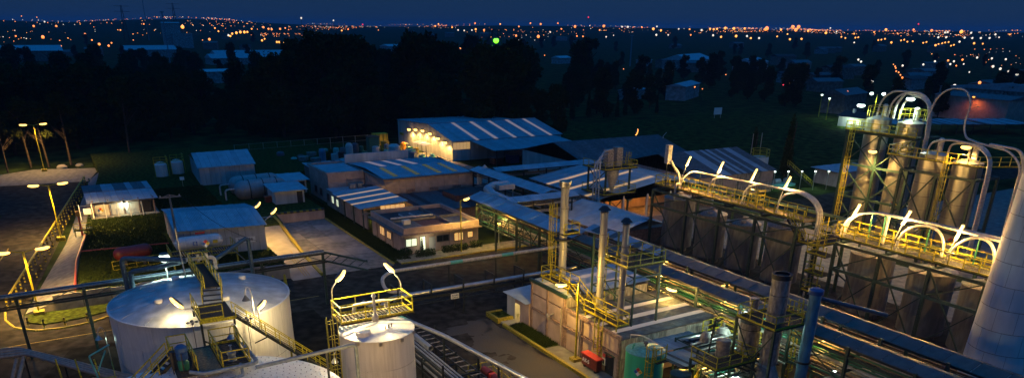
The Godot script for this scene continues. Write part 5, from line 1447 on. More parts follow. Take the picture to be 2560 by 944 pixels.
	caged_ladder(cl, Vector3(43.0, 6.0, -65.5), 6.6, Vector3(0, 0, -1), "yellow", 1.0)
	span("deck", cl, Vector3(43.1, 10.6, -65.4), Vector3(45.2, 10.7, -63.8), "grating")
	railing(cl, [Vector3(45.1, 10.7, -65.3), Vector3(45.1, 10.7, -63.9), Vector3(43.2, 10.7, -63.9)], 1.1)
	# green storage tank in front
	var gt := thing("storage_tank", "bright green upright tank with hazard diamond and yellow ladder", "tank", Vector3(41.2, 0, -47.5))
	lathe("shell", gt, Vector3(41.2, 0, -47.5), [Vector2(1.7, 0), Vector2(1.7, 4.4)], "green_tank", 48)
	lathe("roof", gt, Vector3(41.2, 4.4, -47.5), [Vector2(1.74, -0.05), Vector2(1.74, 0.02), Vector2(0.1, 0.35), Vector2(0, 0.35)], "green_tank_top", 48)
	lathe("manhole", gt, Vector3(41.8, 4.5, -46.9), [Vector2(0.42, 0), Vector2(0.42, 0.28), Vector2(0, 0.3)], "green_tank_top", 20)
	lathe("vent", gt, Vector3(41.2, 4.7, -47.5), [Vector2(0.1, 0), Vector2(0.1, 0.3), Vector2(0.22, 0.3), Vector2(0.2, 0.45), Vector2(0, 0.5)], "housing", 12)
	tube("vent_pipe", gt, [Vector3(40.2, 4.5, -48.0), Vector3(40.2, 4.85, -48.0), Vector3(40.6, 4.85, -48.3), Vector3(40.6, 4.6, -48.3)], 0.06, "green_tank", 0.2)
	caged_ladder(gt, Vector3(40.4, 0.2, -45.95), 4.3, Vector3(-0.4, 0, 0.9).normalized(), "yellow", 1.6)
	railing(gt, [Vector3(40.9, 3.9, -45.7), Vector3(42.2, 3.9, -45.9), Vector3(42.6, 3.9, -46.3)], 1.2, "yellow", 0.8)
	span("platform", gt, Vector3(40.9, 3.8, -46.2), Vector3(42.3, 3.88, -45.5), "grating")
	diamond(gt, Vector3(39.72, 3.0, -46.5), Vector3(0.55, 0, 0.83).normalized(), Vector3(-0.83, 0, 0.55).normalized(), 0.42)
	# silver drain pipe over the eave
	var dp := thing("drain_pipe", "silver pipe slanting over the green tank from the low roof", "pipe", Vector3(43, 4.8, -50))
	tube("pipe", dp, [Vector3(42.0, 4.6, -50.6), Vector3(42.3, 4.9, -49.4), Vector3(42.4, 4.8, -47.2)], 0.07, "pipe_silver")
	rod("bracket", dp, Vector3(42.0, 4.2, -50.6), Vector3(42.0, 4.6, -50.6), 0.04, "pipe_silver")

# ---------------------------------------------------------------- covered pipe racks and bridges
func canopy_z(parent: Node3D, x0: float, x1: float, eave: float, ridge: float, za: float, zb: float, mats: Array):
	var xm := (x0 + x1) / 2
	var n := int(absf(zb - za) / 1.15)
	sheets(parent, "roof_sheet", Vector3(x0, eave, za), Vector3(0, 0, zb - za), Vector3(xm - x0, ridge - eave, 0), n, mats)
	sheets(parent, "roof_sheet", Vector3(xm, ridge, za), Vector3(0, 0, zb - za), Vector3(x1 - xm, eave - ridge, 0), n, mats)
	if mats.size() > 2: bar("ridge_cap", parent, Vector3(xm, ridge + 0.04, za), Vector3(xm, ridge + 0.04, zb), 0.3, mats[0], 0.03)
	for x in [x0 + 0.05, x1 - 0.05]: bar("eave_beam", parent, Vector3(x, eave - 0.12, za), Vector3(x, eave - 0.12, zb), 0.1, "dark_steel", 0.16)

func canopy_x(parent: Node3D, z0: float, z1: float, eave: float, ridge: float, xa: float, xb: float, mats: Array):
	var zm := (z0 + z1) / 2
	var n := int(absf(xb - xa) / 1.15)
	sheets(parent, "roof_sheet", Vector3(xa, ridge, zm), Vector3(xb - xa, 0, 0), Vector3(0, eave - ridge, z1 - zm), n, mats)
	sheets(parent, "roof_sheet", Vector3(xa, eave, z0), Vector3(xb - xa, 0, 0), Vector3(0, ridge - eave, zm - z0), n, mats)
	for z in [z0 + 0.05, z1 - 0.05]: bar("eave_beam", parent, Vector3(xa, eave - 0.12, z), Vector3(xb, eave - 0.12, z), 0.1, "dark_steel", 0.16)

func pipe_layer(parent: Node3D, a: Vector3, b: Vector3, side: Vector3, width: float, n: int, sd: int, big := 0.12):
	var r := RandomNumberGenerator.new()
	r.seed = sd
	var ms := ["pipe_silver", "pipe_white", "pipe_green", "duct_grey", "pipe_silver", "dark_steel", "pipe_tan"]
	for i in n:
		var o := side * ((i + 0.5) / n - 0.5) * width
		var rr := r.randf_range(0.06, big)
		rod("pipe", parent, a + o + Vector3(0, rr, 0), b + o + Vector3(0, rr, 0), rr, ms[r.randi() % ms.size()])

func build_pipe_racks():
	# main rack, front aisle
	var mr := thing("pipe_rack", "long roofed pipe rack of green steel running past the pink building", "pipe rack", Vector3(55, 0, -62))
	canopy_z(mr, 52.3, 56.9, 6.5, 7.2, -104.0, -76.0, ["roof_c", "roof_a", "roof_b"])
	canopy_z(mr, 52.9, 55.5, 6.4, 6.8, -75.98, -18.0, ["roof_worn_a", "roof_worn_b"])
	var z := -102.0
	var k := 0
	while z < -18.0:
		for x in [52.9, 57.0]: bar("column", mr, Vector3(x, 0, z), Vector3(x, 6.5, z), 0.24, "green_steel")
		for y in [3.0, 4.3, 5.5]: bar("cross_beam", mr, Vector3(52.8, y, z), Vector3(57.1, y, z), 0.14, "green_steel", 0.2)
		if k % 2 == 0 and z < -30.0: brace(mr, Vector3(52.9, 0, z), Vector3(52.9, 0, z + 6.0), 3.1, 6.3, "green_steel", 0.08)
		z += 6.0
		k += 1
	for x in [52.9, 57.0]:
		for y in [3.0, 5.5]: bar("long_beam", mr, Vector3(x, y + 0.1, -102.0), Vector3(x, y + 0.1, -18.0), 0.12, "green_steel", 0.22)
	for i in 3: pipe_layer(mr, Vector3(55, [3.2, 4.45, 5.65][i], -102.0), Vector3(55, [3.2, 4.45, 5.65][i], -18.0), Vector3.RIGHT, 3.6, 6, 300 + i)
	# truss panels over the road
	for i in 11:
		var za := -102.0 + i * 2.0
		for x in [52.75]:
			bar("truss_web", mr, Vector3(x, 3.1, za), Vector3(x, 5.5, za + (2.0 if i % 2 == 0 else 0.0)), 0.1, "green_steel")
			bar("truss_post", mr, Vector3(x, 3.1, za), Vector3(x, 5.5, za), 0.09, "green_steel")
	# main rack, rear aisle
	var rr := thing("pipe_rack", "rear roofed pipe rack close before the silo frames", "pipe rack", Vector3(60, 0, -52))
	canopy_z(rr, 57.3, 60.2, 6.3, 6.75, -80.0, -62.0, ["roof_b", "roof_worn_b"])
	canopy_z(rr, 57.3, 60.2, 6.29, 6.74, -61.98, -18.0, ["roof_worn_a", "roof_worn_b"])
	z = -79.5
	while z < -18.0:
		for x in [57.7, 60.0]: bar("column", rr, Vector3(x, 0, z), Vector3(x, 6.0, z), 0.22, "green_steel")
		for y in [2.8, 4.6]: bar("cross_beam", rr, Vector3(57.6, y, z), Vector3(60.1, y, z), 0.14, "green_steel", 0.2)
		z += 6.5
	for i in 2: pipe_layer(rr, Vector3(58.9, [3.0, 4.8][i], -80.0), Vector3(58.9, [3.0, 4.8][i], -18.0), Vector3.RIGHT, 2.0, 5, 320 + i)
	# branches behind
	var b1 := thing("pipe_rack", "blue roofed rack branch running from the hall towards the main rack", "pipe rack", Vector3(67.5, 0, -116))
	canopy_z(b1, 65.4, 69.4, 5.9, 6.4, -129.0, -103.6, ["roof_a", "roof_c"])
	for i in 5:
		var zz := -128.0 + i * 6.0
		for x in [65.8, 69.0]: bar("column", b1, Vector3(x, 0, zz), Vector3(x, 5.8, zz), 0.2, "dark_steel")
		for y in [3.2, 4.8]: bar("cross_beam", b1, Vector3(65.7, y, zz), Vector3(69.1, y, zz), 0.14, "dark_steel")
	for i in 2: pipe_layer(b1, Vector3(67.4, 3.3 + i * 1.6, -128.5), Vector3(67.4, 3.3 + i * 1.6, -104.0), Vector3.RIGHT, 3.0, 5, 340 + i)
	var b2 := thing("pipe_rack", "short blue roofed rack joining the branch to the main rack", "pipe rack", Vector3(62, 0, -101.6))
	canopy_x(b2, -103.4, -99.8, 5.9, 6.4, 57.6, 70.2, ["roof_c", "roof_a"])
	for i in 4:
		for zz in [-103.0, -100.2]: bar("column", b2, Vector3(58.2 + i * 3.6, 0, zz), Vector3(58.2 + i * 3.6, 5.8, zz), 0.18, "dark_steel")
		for y in [2.6, 3.6, 4.8]: bar("cross_beam", b2, Vector3(58.2 + i * 3.6, y, -103.1), Vector3(58.2 + i * 3.6, y, -100.1), 0.12, "dark_steel")
	for i in 3: pipe_layer(b2, Vector3(57.8, 2.7 + i * 1.1, -101.6), Vector3(70.0, 2.7 + i * 1.1, -101.6), Vector3.BACK, 2.6, 4, 350 + i)
	var b3 := thing("pipe_rack", "far blue roofed rack leading off towards the dark gable warehouse", "pipe rack", Vector3(79, 0, -126.5))
	canopy_x(b3, -129.4, -125.6, 5.7, 6.2, 69.6, 92.0, ["roof_a", "roof_b"])
	for i in 5:
		for zz in [-128.8, -126.0]: bar("column", b3, Vector3(70.5 + i * 5.0, 0, zz), Vector3(70.5 + i * 5.0, 5.6, zz), 0.18, "dark_steel")
		for y in [3.0, 4.4]: bar("cross_beam", b3, Vector3(70.5 + i * 5.0, y, -128.9), Vector3(70.5 + i * 5.0, y, -125.9), 0.12, "dark_steel")
	for i in 2: pipe_layer(b3, Vector3(69.8, 3.1 + i * 1.4, -127.4), Vector3(91.5, 3.1 + i * 1.4, -127.4), Vector3.BACK, 2.6, 4, 360 + i)
	# white duct elbow where the branch meets the hall
	var du := thing("air_duct", "pale bent air duct curling beside the rack end", "duct", Vector3(62, 3, -110))
	swept("duct", du, [Vector3(60.0, 5.0, -104.8), Vector3(59.0, 5.6, -108.0), Vector3(59.6, 5.9, -111.0), Vector3(61.5, 6.0, -112.6), Vector3(64.4, 6.0, -112.8)], 0.7, "wall_white", 12)
	span("hood", du, Vector3(61.6, 5.6, -112.9), Vector3(64.6, 6.4, -110.6), "wall_white")
	bar("leg", du, Vector3(64.4, 0, -111), Vector3(64.4, 5.6, -111), 0.16, "wall_white_b")
	var dv := thing("air_duct", "pale vertical duct at the hall corner beside the rack", "duct", Vector3(66.5, 0, -127))
	tube("duct", dv, [Vector3(66.8, 1.0, -127.5), Vector3(66.8, 5.4, -127.5), Vector3(68.0, 6.6, -127.0)], 0.5, "wall_white", 0.8)
	span("collar", dv, Vector3(66.1, 2.8, -128.1), Vector3(67.4, 3.1, -126.9), "wall_white_b")
	# pipe bridge across the yard
	var pb := thing("pipe_bridge", "long low pipe bridge with two silver pipes over the yard", "pipe bridge", Vector3(41, 0, -75.8))
	for i in 7:
		var x := 29.0 + i * 4.0
		for zz in [-77.0, -74.8]: bar("post", pb, Vector3(x, 0 if i % 2 == 0 else 2.4, zz), Vector3(x, 3.9, zz), 0.15, "dark_steel")
		bar("cross_beam", pb, Vector3(x, 2.6, -77.0), Vector3(x, 2.6, -74.8), 0.14, "dark_steel")
		bar("hoop", pb, Vector3(x, 3.9, -77.0), Vector3(x, 3.9, -74.8), 0.12, "dark_steel")
	for zz in [-77.05, -74.75]:
		bar("chord", pb, Vector3(28.5, 2.5, zz), Vector3(53, 2.5, zz), 0.12, "dark_steel", 0.25)
		for i in 12: bar("web", pb, Vector3(29.0 + i * 2.0, 1.9 if i % 2 == 0 else 2.5, zz), Vector3(31.0 + i * 2.0, 2.5 if i % 2 == 0 else 1.9, zz), 0.07, "dark_steel")
		bar("chord", pb, Vector3(28.5, 1.85, zz), Vector3(53, 1.85, zz), 0.1, "dark_steel")
	tube("main_pipe", pb, [Vector3(53, 3.0, -75.2), Vector3(28.0, 3.0, -75.2), Vector3(26.2, 3.0, -73.0), Vector3(26.2, 3.0, -60)], 0.24, "pipe_silver", 1.6)
	tube("main_pipe", pb, [Vector3(53, 2.85, -75.9), Vector3(29.0, 2.85, -75.9), Vector3(29.0, 1.0, -75.9)], 0.16, "pipe_blue", 0.8)
	tube("upper_pipe", pb, [Vector3(54.5, 4.6, -79.5), Vector3(30.0, 4.6, -79.5), Vector3(28.3, 4.4, -78.0), Vector3(28.3, 3.3, -76.4), Vector3(30.5, 3.0, -76.4)], 0.2, "pipe_white", 1.8)
	for i in 4: bar("upper_post", pb, Vector3(31.0 + i * 6.4, 0, -79.5), Vector3(31.0 + i * 6.4, 4.4, -79.5), 0.12, "dark_steel")
	for i in 2: rod("green_sleeve", pb, Vector3(37.6 + i * 7.0, 4.6, -79.5), Vector3(39.2 + i * 7.0, 4.6, -79.5), 0.215, "teal")
	span("clearance_sign", pb, Vector3(35.3, 1.9, -74.66), Vector3(36.3, 2.5, -74.6), "sign_white")
	lettering(pb, Vector3(35.8, 2.32, -74.57), Vector3.RIGHT, Vector3.UP, 0.22, "ALTURA", "black")
	lettering(pb, Vector3(35.8, 2.07, -74.57), Vector3.RIGHT, Vector3.UP, 0.22, "3.50 m", "black")
	# rack going on towards the camera beside the white tank
	var pr := thing("pipe_rack", "open pipe rack with ladder tray beside the white railed tank", "pipe rack", Vector3(26, 0, -58))
	for i in 7:
		var zz := -72.0 + i * 4.5
		for x in [24.6, 28.0]: bar("column", pr, Vector3(x, 0, zz), Vector3(x, 3.9 if i % 2 == 0 else 2.9, zz), 0.15, "dark_steel")
		for y in [1.6, 2.6]: bar("cross_beam", pr, Vector3(24.5, y, zz), Vector3(28.1, y, zz), 0.13, "dark_steel")
	for x in [24.6, 28.0]:
		for y in [1.6, 2.6]: bar("long_beam", pr, Vector3(x, y, -72), Vector3(x, y, -42), 0.1, "dark_steel", 0.18)
	for i in 24: bar("tray_rung", pr, Vector3(26.9, 2.75, -68 + i * 1.05), Vector3(27.9, 2.75, -68 + i * 1.05), 0.12, "duct_grey", 0.06)
	pipe_layer(pr, Vector3(25.6, 1.7, -72), Vector3(25.6, 1.7, -42), Vector3.RIGHT, 1.6, 5, 371, 0.1)
	pipe_layer(pr, Vector3(25.5, 2.7, -72), Vector3(25.5, 2.7, -42), Vector3.RIGHT, 1.4, 4, 372, 0.1)
	var sp := thing("steam_pipe", "large silver pipe running down past the white tank", "pipe", Vector3(26, 4, -58))
	tube("pipe", sp, [Vector3(23.4, 4.9, -70), Vector3(26.6, 4.9, -58), Vector3(28.6, 4.9, -44)], 0.2, "pipe_silver", 1.0)
	rod("green_sleeve", sp, Vector3(24.4, 4.9, -66.3), Vector3(25.2, 4.9, -63.2), 0.215, "teal")
	for q in [[24.5, -66], [26.6, -58], [27.8, -50]]: bar("support", sp, Vector3(q[0], 0, q[1]), Vector3(q[0], 4.7, q[1]), 0.14, "dark_steel")
	var rp := thing("red_pump_set", "red pump set in a yellow railed pen on the asphalt", "pump", Vector3(30.6, 0, -56))
	span("skid", rp, Vector3(29.6, 0, -58), Vector3(31.4, 0.25, -54), "dark_steel")
	for i in 2:
		rod("motor", rp, Vector3(30.5, 0.8, -57.6 + i * 2.0), Vector3(30.5, 0.8, -56.3 + i * 2.0), 0.45, "red", 20)
		span("guard", rp, Vector3(30.2, 0.25, -56.2 + i * 2.0), Vector3(30.8, 1.1, -55.8 + i * 2.0), "sign_red")
	railing(rp, [Vector3(29.2, 0, -58.4), Vector3(31.9, 0, -58.4), Vector3(31.9, 0, -53.4), Vector3(29.2, 0, -53.4)], 1.2)
	# left rack carrying thin pipes over the road bend
	var lr := thing("pipe_rack", "slender dark pipe rack crossing the road bend behind the big tank", "pipe rack", Vector3(6, 0, -83))
	for q in [[-14.0, -83.0], [-6.4, -83.2], [-0.6, -82.2], [8.0, -84.5], [17.0, -84.8], [24.0, -85.0]]: bar("column", lr, Vector3(q[0], 0, q[1]), Vector3(q[0], 6.6, q[1]), 0.26, "green_steel")
	for k2 in 2:
		for dz in [-0.4, 0.4]: bar("beam", lr, Vector3(-16, 6.35 - k2 * 1.0, -82.6 + dz), Vector3(24.2, 6.35 - k2 * 1.0, -84.6 + dz), 0.1, "dark_steel", 0.18)
	for i in 20: bar("lacing", lr, Vector3(-16 + i * 2.0, 5.4 if i % 2 == 0 else 6.3, -82.2 - i * 0.1), Vector3(-14 + i * 2.0, 6.3 if i % 2 == 0 else 5.4, -82.3 - i * 0.1), 0.06, "dark_steel")
	for i in 3: rod("pipe", lr, Vector3(-16, 6.55, -82.9 + i * 0.3), Vector3(24, 6.55, -84.9 + i * 0.3), 0.1, ["pipe_blue", "dark_steel", "pipe_blue"][i])
	for k2 in 2: bar("return_beam", lr, Vector3(24.0, 6.35 - k2, -85.0), Vector3(27.6, 6.0 - k2, -80.0), 0.12, "green_steel", 0.2)
	for i in 5: bar("return_lacing", lr, Vector3(24.0 + i * 0.72, 5.3, -85 + i), Vector3(24.7 + i * 0.72, 6.2, -84 + i), 0.07, "green_steel")
	# lamps along the rack
	var tl := thing("rack_lamp", "slanted yellow lamp on the rack side over the low roof", "lamp", Vector3(52.6, 5, -56))
	rod("bracket", tl, Vector3(52.8, 5.6, -56.4), Vector3(51.9, 5.9, -56.2), 0.05, "housing")
	luminaire(tl, Vector3(51.3, 5.9, -56.0), Vector3(0.6, -0.2, 0.75), 1.2, 0.36, "lamp_warm", YEL, 16.0, 0.45, true)
	var wf := thing("flood_lamp", "round white floodlight on the rack edge over the process yard", "lamp", Vector3(52.6, 6, -46))
	rod("bracket", wf, Vector3(52.8, 6.2, -46), Vector3(51.9, 6.5, -46), 0.05, "housing")
	luminaire(wf, Vector3(51.6, 6.5, -46), Vector3(1, 0, 0), 0.6, 0.55, "lamp_cool", COOL, 26.0, 0.45, true)
	var spots := [[55, -97, 26.0, YEL], [55.5, -88, 10.0, YEL], [55, -72, 14.0, YEL], [55, -62, 16.0, YEL], [55, -52, 10.0, YEL], [58.9, -66, 2.0, YEL], [58.9, -56, 2.0, YEL], [55, -40, 6.0, YEL]]
	for q in spots:
		var l := thing("rack_lamp", "small tube lamp hung under the rack roof among the pipes", "lamp", Vector3(q[0], 5.2, q[1]), "tube lamps under the rack roof")
		rod("hanger", l, Vector3(q[0], 5.25, q[1]), Vector3(q[0], 5.9, q[1]), 0.03, "housing")
		rod("lamp_tube", l, Vector3(q[0] - 0.6, 5.2, q[1]), Vector3(q[0] + 0.6, 5.2, q[1]), 0.06, "lamp_warm")
		omni(l, Vector3(q[0], 5.0, q[1]), q[3], q[2])
	var wp := thing("street_lamp", "short white lamp post under the rack end by the road", "street lamp", Vector3(54.5, 0.1, -98))
	rod("pole", wp, Vector3(54.5, 0.1, -98), Vector3(54.5, 3.4, -98), 0.07, "pipe_white")
	luminaire(wp, Vector3(54.5, 3.6, -98), Vector3(1, 0, 0), 0.5, 0.4, "lamp_warm", YEL, 8.0)

# ---------------------------------------------------------------- tank farm in the foreground
func shell(parent: Node3D, c: Vector3, r: float, h: float, courses: int, m: String):
	for i in courses:
		var rr := r - 0.012 * (i % 2)
		lathe("shell_course", parent, c + Vector3(0, h * i / courses, 0), [Vector2(rr, 0.0), Vector2(rr, h / courses - 0.015)], m, 64)

func arc(c: Vector3, r: float, a0: float, a1: float, n: int) -> Array:
	var o := []
	for i in n + 1:
		var a := deg_to_rad(lerpf(a0, a1, float(i) / n))
		o.append(c + Vector3(sin(a) * r, 0, cos(a) * r))
	return o

func gooseneck(label: String, foot: Vector3, top: float, reach: Vector3, m: String, lit: bool):
	var o := thing("gooseneck_lamp", label, "lamp", foot)
	var up := foot + Vector3(0, top, 0)
	tube("pole", o, [foot, up, up + Vector3(0, 0.5, 0) + reach * 0.5, up + reach, up + reach - Vector3(0, 0.3, 0)], 0.045, "pipe_silver", 0.35, 8)
	lathe("lamp_shade", o, up + reach - Vector3(0, 0.75, 0), [Vector2(0.34, 0), Vector2(0.1, 0.36), Vector2(0.07, 0.46), Vector2(0, 0.46)], m, 16)
	lathe("lamp_bulb", o, up + reach - Vector3(0, 0.78, 0), [Vector2(0, 0), Vector2(0.12, 0.08), Vector2(0, 0.2)], "lamp_cool" if lit else "pipe_white", 10)
	if lit: omni(o, up + reach - Vector3(0, 0.95, 0), COOL, 1.5)

func build_tank_farm():
	var c := Vector3(8.75, 0, -72.7)
	ground("pavement", [Vector2(-3, -84), Vector2(22, -84), Vector2(22, -36), Vector2(-10, -36), Vector2(-10, -66)], 0.03, 0.2, "soil")
	var bt := thing("storage_tank", "huge white storage tank with a shallow domed roof", "tank", c)
	shell(bt, c, 7.85, 6.95, 3, "tank_white")
	var prof := []
	for i in 9:
		var t := i / 8.0
		prof.append(Vector2(7.8 * (1.0 - t), 0.02 + 1.25 * sin(t * PI / 2)))
	lathe("roof", bt, c + Vector3(0, 6.95, 0), prof, "tank_roof", 64)
	lathe("rim_band", bt, c + Vector3(0, 6.85, 0), [Vector2(7.85, 0), Vector2(7.95, 0.0), Vector2(7.95, 0.14), Vector2(7.8, 0.16)], "tank_white", 64)
	for a in [20.0, 110.0, 200.0, 300.0]:
		var p: Vector3 = c + Vector3(sin(deg_to_rad(a)) * 4.4, 7.9, cos(deg_to_rad(a)) * 4.4)
		lathe("roof_hatch", bt, p - Vector3(0, 0.15, 0), [Vector2(0.35, 0), Vector2(0.35, 0.3), Vector2(0.2, 0.36), Vector2(0, 0.36)], "tank_white", 14)
	for i in 36:
		var a := TAU * (i / 3 + 0.33 * (i % 3)) / 12.0
		var y0 := 2.316 * (i % 3)
		bar("weld_seam", bt, c + Vector3(sin(a) * 7.845, y0, cos(a) * 7.845), c + Vector3(sin(a) * 7.845, y0 + 2.3, cos(a) * 7.845), 0.04, "wall_white_b")
	for i in 16:
		var a := TAU * i / 16.0
		bar("roof_seam", bt, c + Vector3(sin(a) * 7.7, 7.01, cos(a) * 7.7), c + Vector3(sin(a) * 4.0, 7.86, cos(a) * 4.0), 0.06, "tank_roof", 0.03)
	# walkway over its roof
	var wk := thing("tank_walkway", "dark walkway with yellow rails climbing over the big tank roof", "walkway", Vector3(9, 8, -68))
	span("deck", wk, Vector3(8.7, 8.75, -77.5), Vector3(10.1, 8.85, -69.2), "grating")
	stairs(wk, Vector3(9.4, 8.8, -69.2), Vector3(8.9, 8.2, -66.9), 1.6)
	span("landing", wk, Vector3(7.1, 8.1, -66.9), Vector3(9.9, 8.2, -62.6), "grating")
	span("landing_edge", wk, Vector3(7.05, 7.98, -62.62), Vector3(9.95, 8.22, -62.5), "yellow")
	railing(wk, [Vector3(8.75, 8.85, -69.2), Vector3(8.75, 8.85, -77.4), Vector3(10.05, 8.85, -77.4), Vector3(10.05, 8.85, -69.2)], 1.15)
	railing(wk, [Vector3(7.2, 8.2, -66.9), Vector3(7.2, 8.2, -62.7), Vector3(9.0, 8.2, -62.7)], 1.15)
	for q in [[7.2, -62.8], [9.8, -62.8], [7.2, -66.6]]: bar("leg", wk, Vector3(q[0], 0 if q[1] > -64 else 7.2, q[1]), Vector3(q[0], 8.1, q[1]), 0.16, "dark_steel")
	for q in [[8.8, -77.0], [10.0, -77.0], [8.8, -71.0], [10.0, -71.0]]: bar("leg", wk, Vector3(q[0], 7.9, q[1]), Vector3(q[0], 8.75, q[1]), 0.1, "dark_steel")
	bar("strut", wk, Vector3(9.8, 4.6, -62.8), Vector3(7.2, 6.4, -62.8), 0.12, "dark_steel")
	bar("strut", wk, Vector3(7.2, 5.9, -62.8), Vector3(9.8, 6.4, -62.8), 0.14, "dark_steel")
	var st := thing("tank_stair", "long yellow railed stair running down across the big tank wall", "stair", Vector3(13, 0, -63))
	stairs(st, Vector3(9.9, 8.15, -63.0), Vector3(17.6, 1.0, -63.4), 1.2)
	for q in [[12.5, 5.6], [15.2, 3.1]]: bar("strut", st, Vector3(q[0], q[1], -63.4), Vector3(q[0] - 0.9, q[1] - 1.0, -65.0), 0.1, "dark_steel")
	for x in [14.2, 17.4]: bar("leg", st, Vector3(x, 0, -63.2), Vector3(x, 8.0 - (x - 9.9) * 0.93, -63.2), 0.14, "yellow")
	# valve cluster on the tank top
	var vc := thing("valve_cluster", "pale pipe valves and wheels on top of the big tank", "valves", Vector3(9.4, 8.2, -78))
	tube("header", vc, [Vector3(8.6, 9.2, -78.2), Vector3(11.2, 9.2, -78.0), Vector3(11.2, 8.0, -78.0)], 0.2, "pipe_white", 0.4)
	for i in 3:
		rod("valve_body", vc, Vector3(8.9 + i * 0.8, 8.6, -77.9), Vector3(8.9 + i * 0.8, 9.7, -77.9), 0.15, "pipe_white")
		lathe("hand_wheel", vc, Vector3(8.9 + i * 0.8, 9.8, -77.9), [Vector2(0.3, 0), Vector2(0.34, 0.05), Vector2(0.3, 0.1), Vector2(0.05, 0.08)], "kerb_yellow", 14)
	var hs := thing("hazard_sign", "tilted hazard board behind the tank top valves", "sign", Vector3(10.8, 8, -80))
	diamond(hs, Vector3(10.9, 10.1, -80.0), Vector3(1, 0, 0), Vector3.BACK, 0.42)
	bar("post", hs, Vector3(10.9, 7.0, -80.1), Vector3(10.9, 9.8, -80.1), 0.08, "yellow")
	# grey blue pipes to the rack on both sides
	var p1 := thing("vent_line", "pair of thick grey blue pipes bending down left of the big tank", "pipes", Vector3(3.3, 0, -81.7))
	for i in 2: tube("pipe", p1, [Vector3(8.6, 9.1 - i * 0.1, -78.3 - i * 0.3), Vector3(6.0, 9.1 - i * 0.9, -80.3), Vector3(3.2 + i * 0.5, 9.1 - i * 1.4, -82.0 + i * 0.2), Vector3(3.2 + i * 0.5, 0.3, -82.0 + i * 0.2)], 0.24, "blue_steel", 0.5)
	bar("brace", p1, Vector3(3.2, 7.6, -82.0), Vector3(5.6, 8.4, -80.6), 0.08, "blue_steel")
	var p2 := thing("vent_line", "grey blue pipe rising right of the tank top and dropping behind", "pipes", Vector3(15, 0, -82))
	tube("pipe", p2, [Vector3(10.6, 8.6, -77.9), Vector3(15.2, 9.6, -82.2), Vector3(15.5, 9.4, -82.4), Vector3(15.5, 0.3, -82.4)], 0.2, "blue_steel", 0.5)
	bar("brace", p2, Vector3(15.5, 6.5, -82.4), Vector3(13.4, 9.2, -80.6), 0.08, "blue_steel")
	# lamps of the tank
	var l1 := thing("tank_lamp", "glaring slanted lamp over the domed tank roof left of the walkway", "lamp", Vector3(6.9, 7.5, -64.3))
	tube("pole", l1, [Vector3(7.15, 8.2, -65.6), Vector3(6.9, 8.3, -66.0), Vector3(6.5, 8.2, -66.3)], 0.05, "pipe_silver", 0.5)
	luminaire(l1, Vector3(6.0, 8.75, -66.5), Vector3(0.62, -0.72, 0.2), 1.35, 0.46, "lamp_warm", TANKW, 18.0, 0.2, true)
	var l2 := thing("tank_lamp", "glaring slanted lamp on the tank stair railing", "lamp", Vector3(11.9, 6.0, -63.0))
	tube("pole", l2, [Vector3(11.9, 6.0, -63.6), Vector3(12.0, 8.0, -63.6)], 0.06, "pipe_silver")
	luminaire(l2, Vector3(12.3, 8.5, -63.5), Vector3(0.75, 0.6, -0.1), 1.0, 0.42, "lamp_warm", TANKW, 32.0, 0.3, true)
	var l3 := thing("flood_lamp", "star bright white floodlight behind the big tank", "lamp", Vector3(6.9, 0, -80.2))
	rod("pole", l3, Vector3(6.9, 0, -80.4), Vector3(6.9, 8.8, -80.4), 0.07, "pipe_silver")
	luminaire(l3, Vector3(6.9, 9.1, -80.2), Vector3(1, 0, 0), 1.05, 0.95, "lamp_cool", COOL, 70.0)
	var mp := thing("mast_pole", "tall thin silver mast rising from the big tank platform", "mast", Vector3(8.2, 7, -77))
	rod("shaft", mp, Vector3(8.2, 7.5, -77), Vector3(8.0, 12.6, -77), 0.07, "pipe_silver")
	rod("cross_arm", mp, Vector3(7.6, 11.2, -77), Vector3(8.8, 11.2, -77), 0.04, "pipe_silver")
	gooseneck("dark gooseneck lamp rising over the right of the big tank roof", Vector3(11.7, 6.0, -64.2), 3.6, Vector3(-0.5, 0, 0), "housing", false)
	gooseneck("grey gooseneck lamp on the ground right of the big tank", Vector3(18.2, 0, -61.5), 3.6, Vector3(-0.7, 0, 0), "pipe_silver", false)
	gooseneck("blue shaded gooseneck lamp hanging below the tank landing", Vector3(9.3, 6.2, -58.6), 2.4, Vector3(-0.6, 0, 0), "blue_motor", false)
	gooseneck("lit gooseneck lamp beside the dark rack column at the road", Vector3(0.3, 0, -77.5), 3.6, Vector3(-0.6, 0, 0), "pipe_silver", true)
	# anemometer spiders on thin poles
	for q in [[Vector3(6.0, 0, -57.5), 10.0, "four armed vane on a thin pole against the big tank wall"], [Vector3(10.0, 0, -58.0), 9.4, "four armed vane on a thin pole under the long stair"]]:
		var an := thing("vane", q[2], "instrument", q[0])
		rod("pole", an, q[0], q[0] + Vector3(0, q[1], 0), 0.03, "housing", 6)
		for k in 4:
			var d := Vector3(cos(k * PI / 2), 0, sin(k * PI / 2)) * 0.32
			bar("arm", an, q[0] + Vector3(0, q[1], 0), q[0] + Vector3(0, q[1], 0) + d, 0.04, "housing")
			lathe("cup", an, q[0] + Vector3(0, q[1] - 0.1, 0) + d, [Vector2(0, 0), Vector2(0.12, 0.06), Vector2(0.12, 0.16), Vector2(0, 0.2)], "housing", 8)
	# railed white tank
	var t4 := Vector3(18.0, 0, -51.3)
	var wt := thing("storage_tank", "slim white tank with a yellow railed platform on top", "tank", t4)
	shell(wt, t4, 2.8, 9.4, 4, "tank_white")
	lathe("roof", wt, t4 + Vector3(0, 9.4, 0), [Vector2(2.86, -0.06), Vector2(2.86, 0.03), Vector2(0.2, 0.42), Vector2(0, 0.42)], "tank_white", 64)
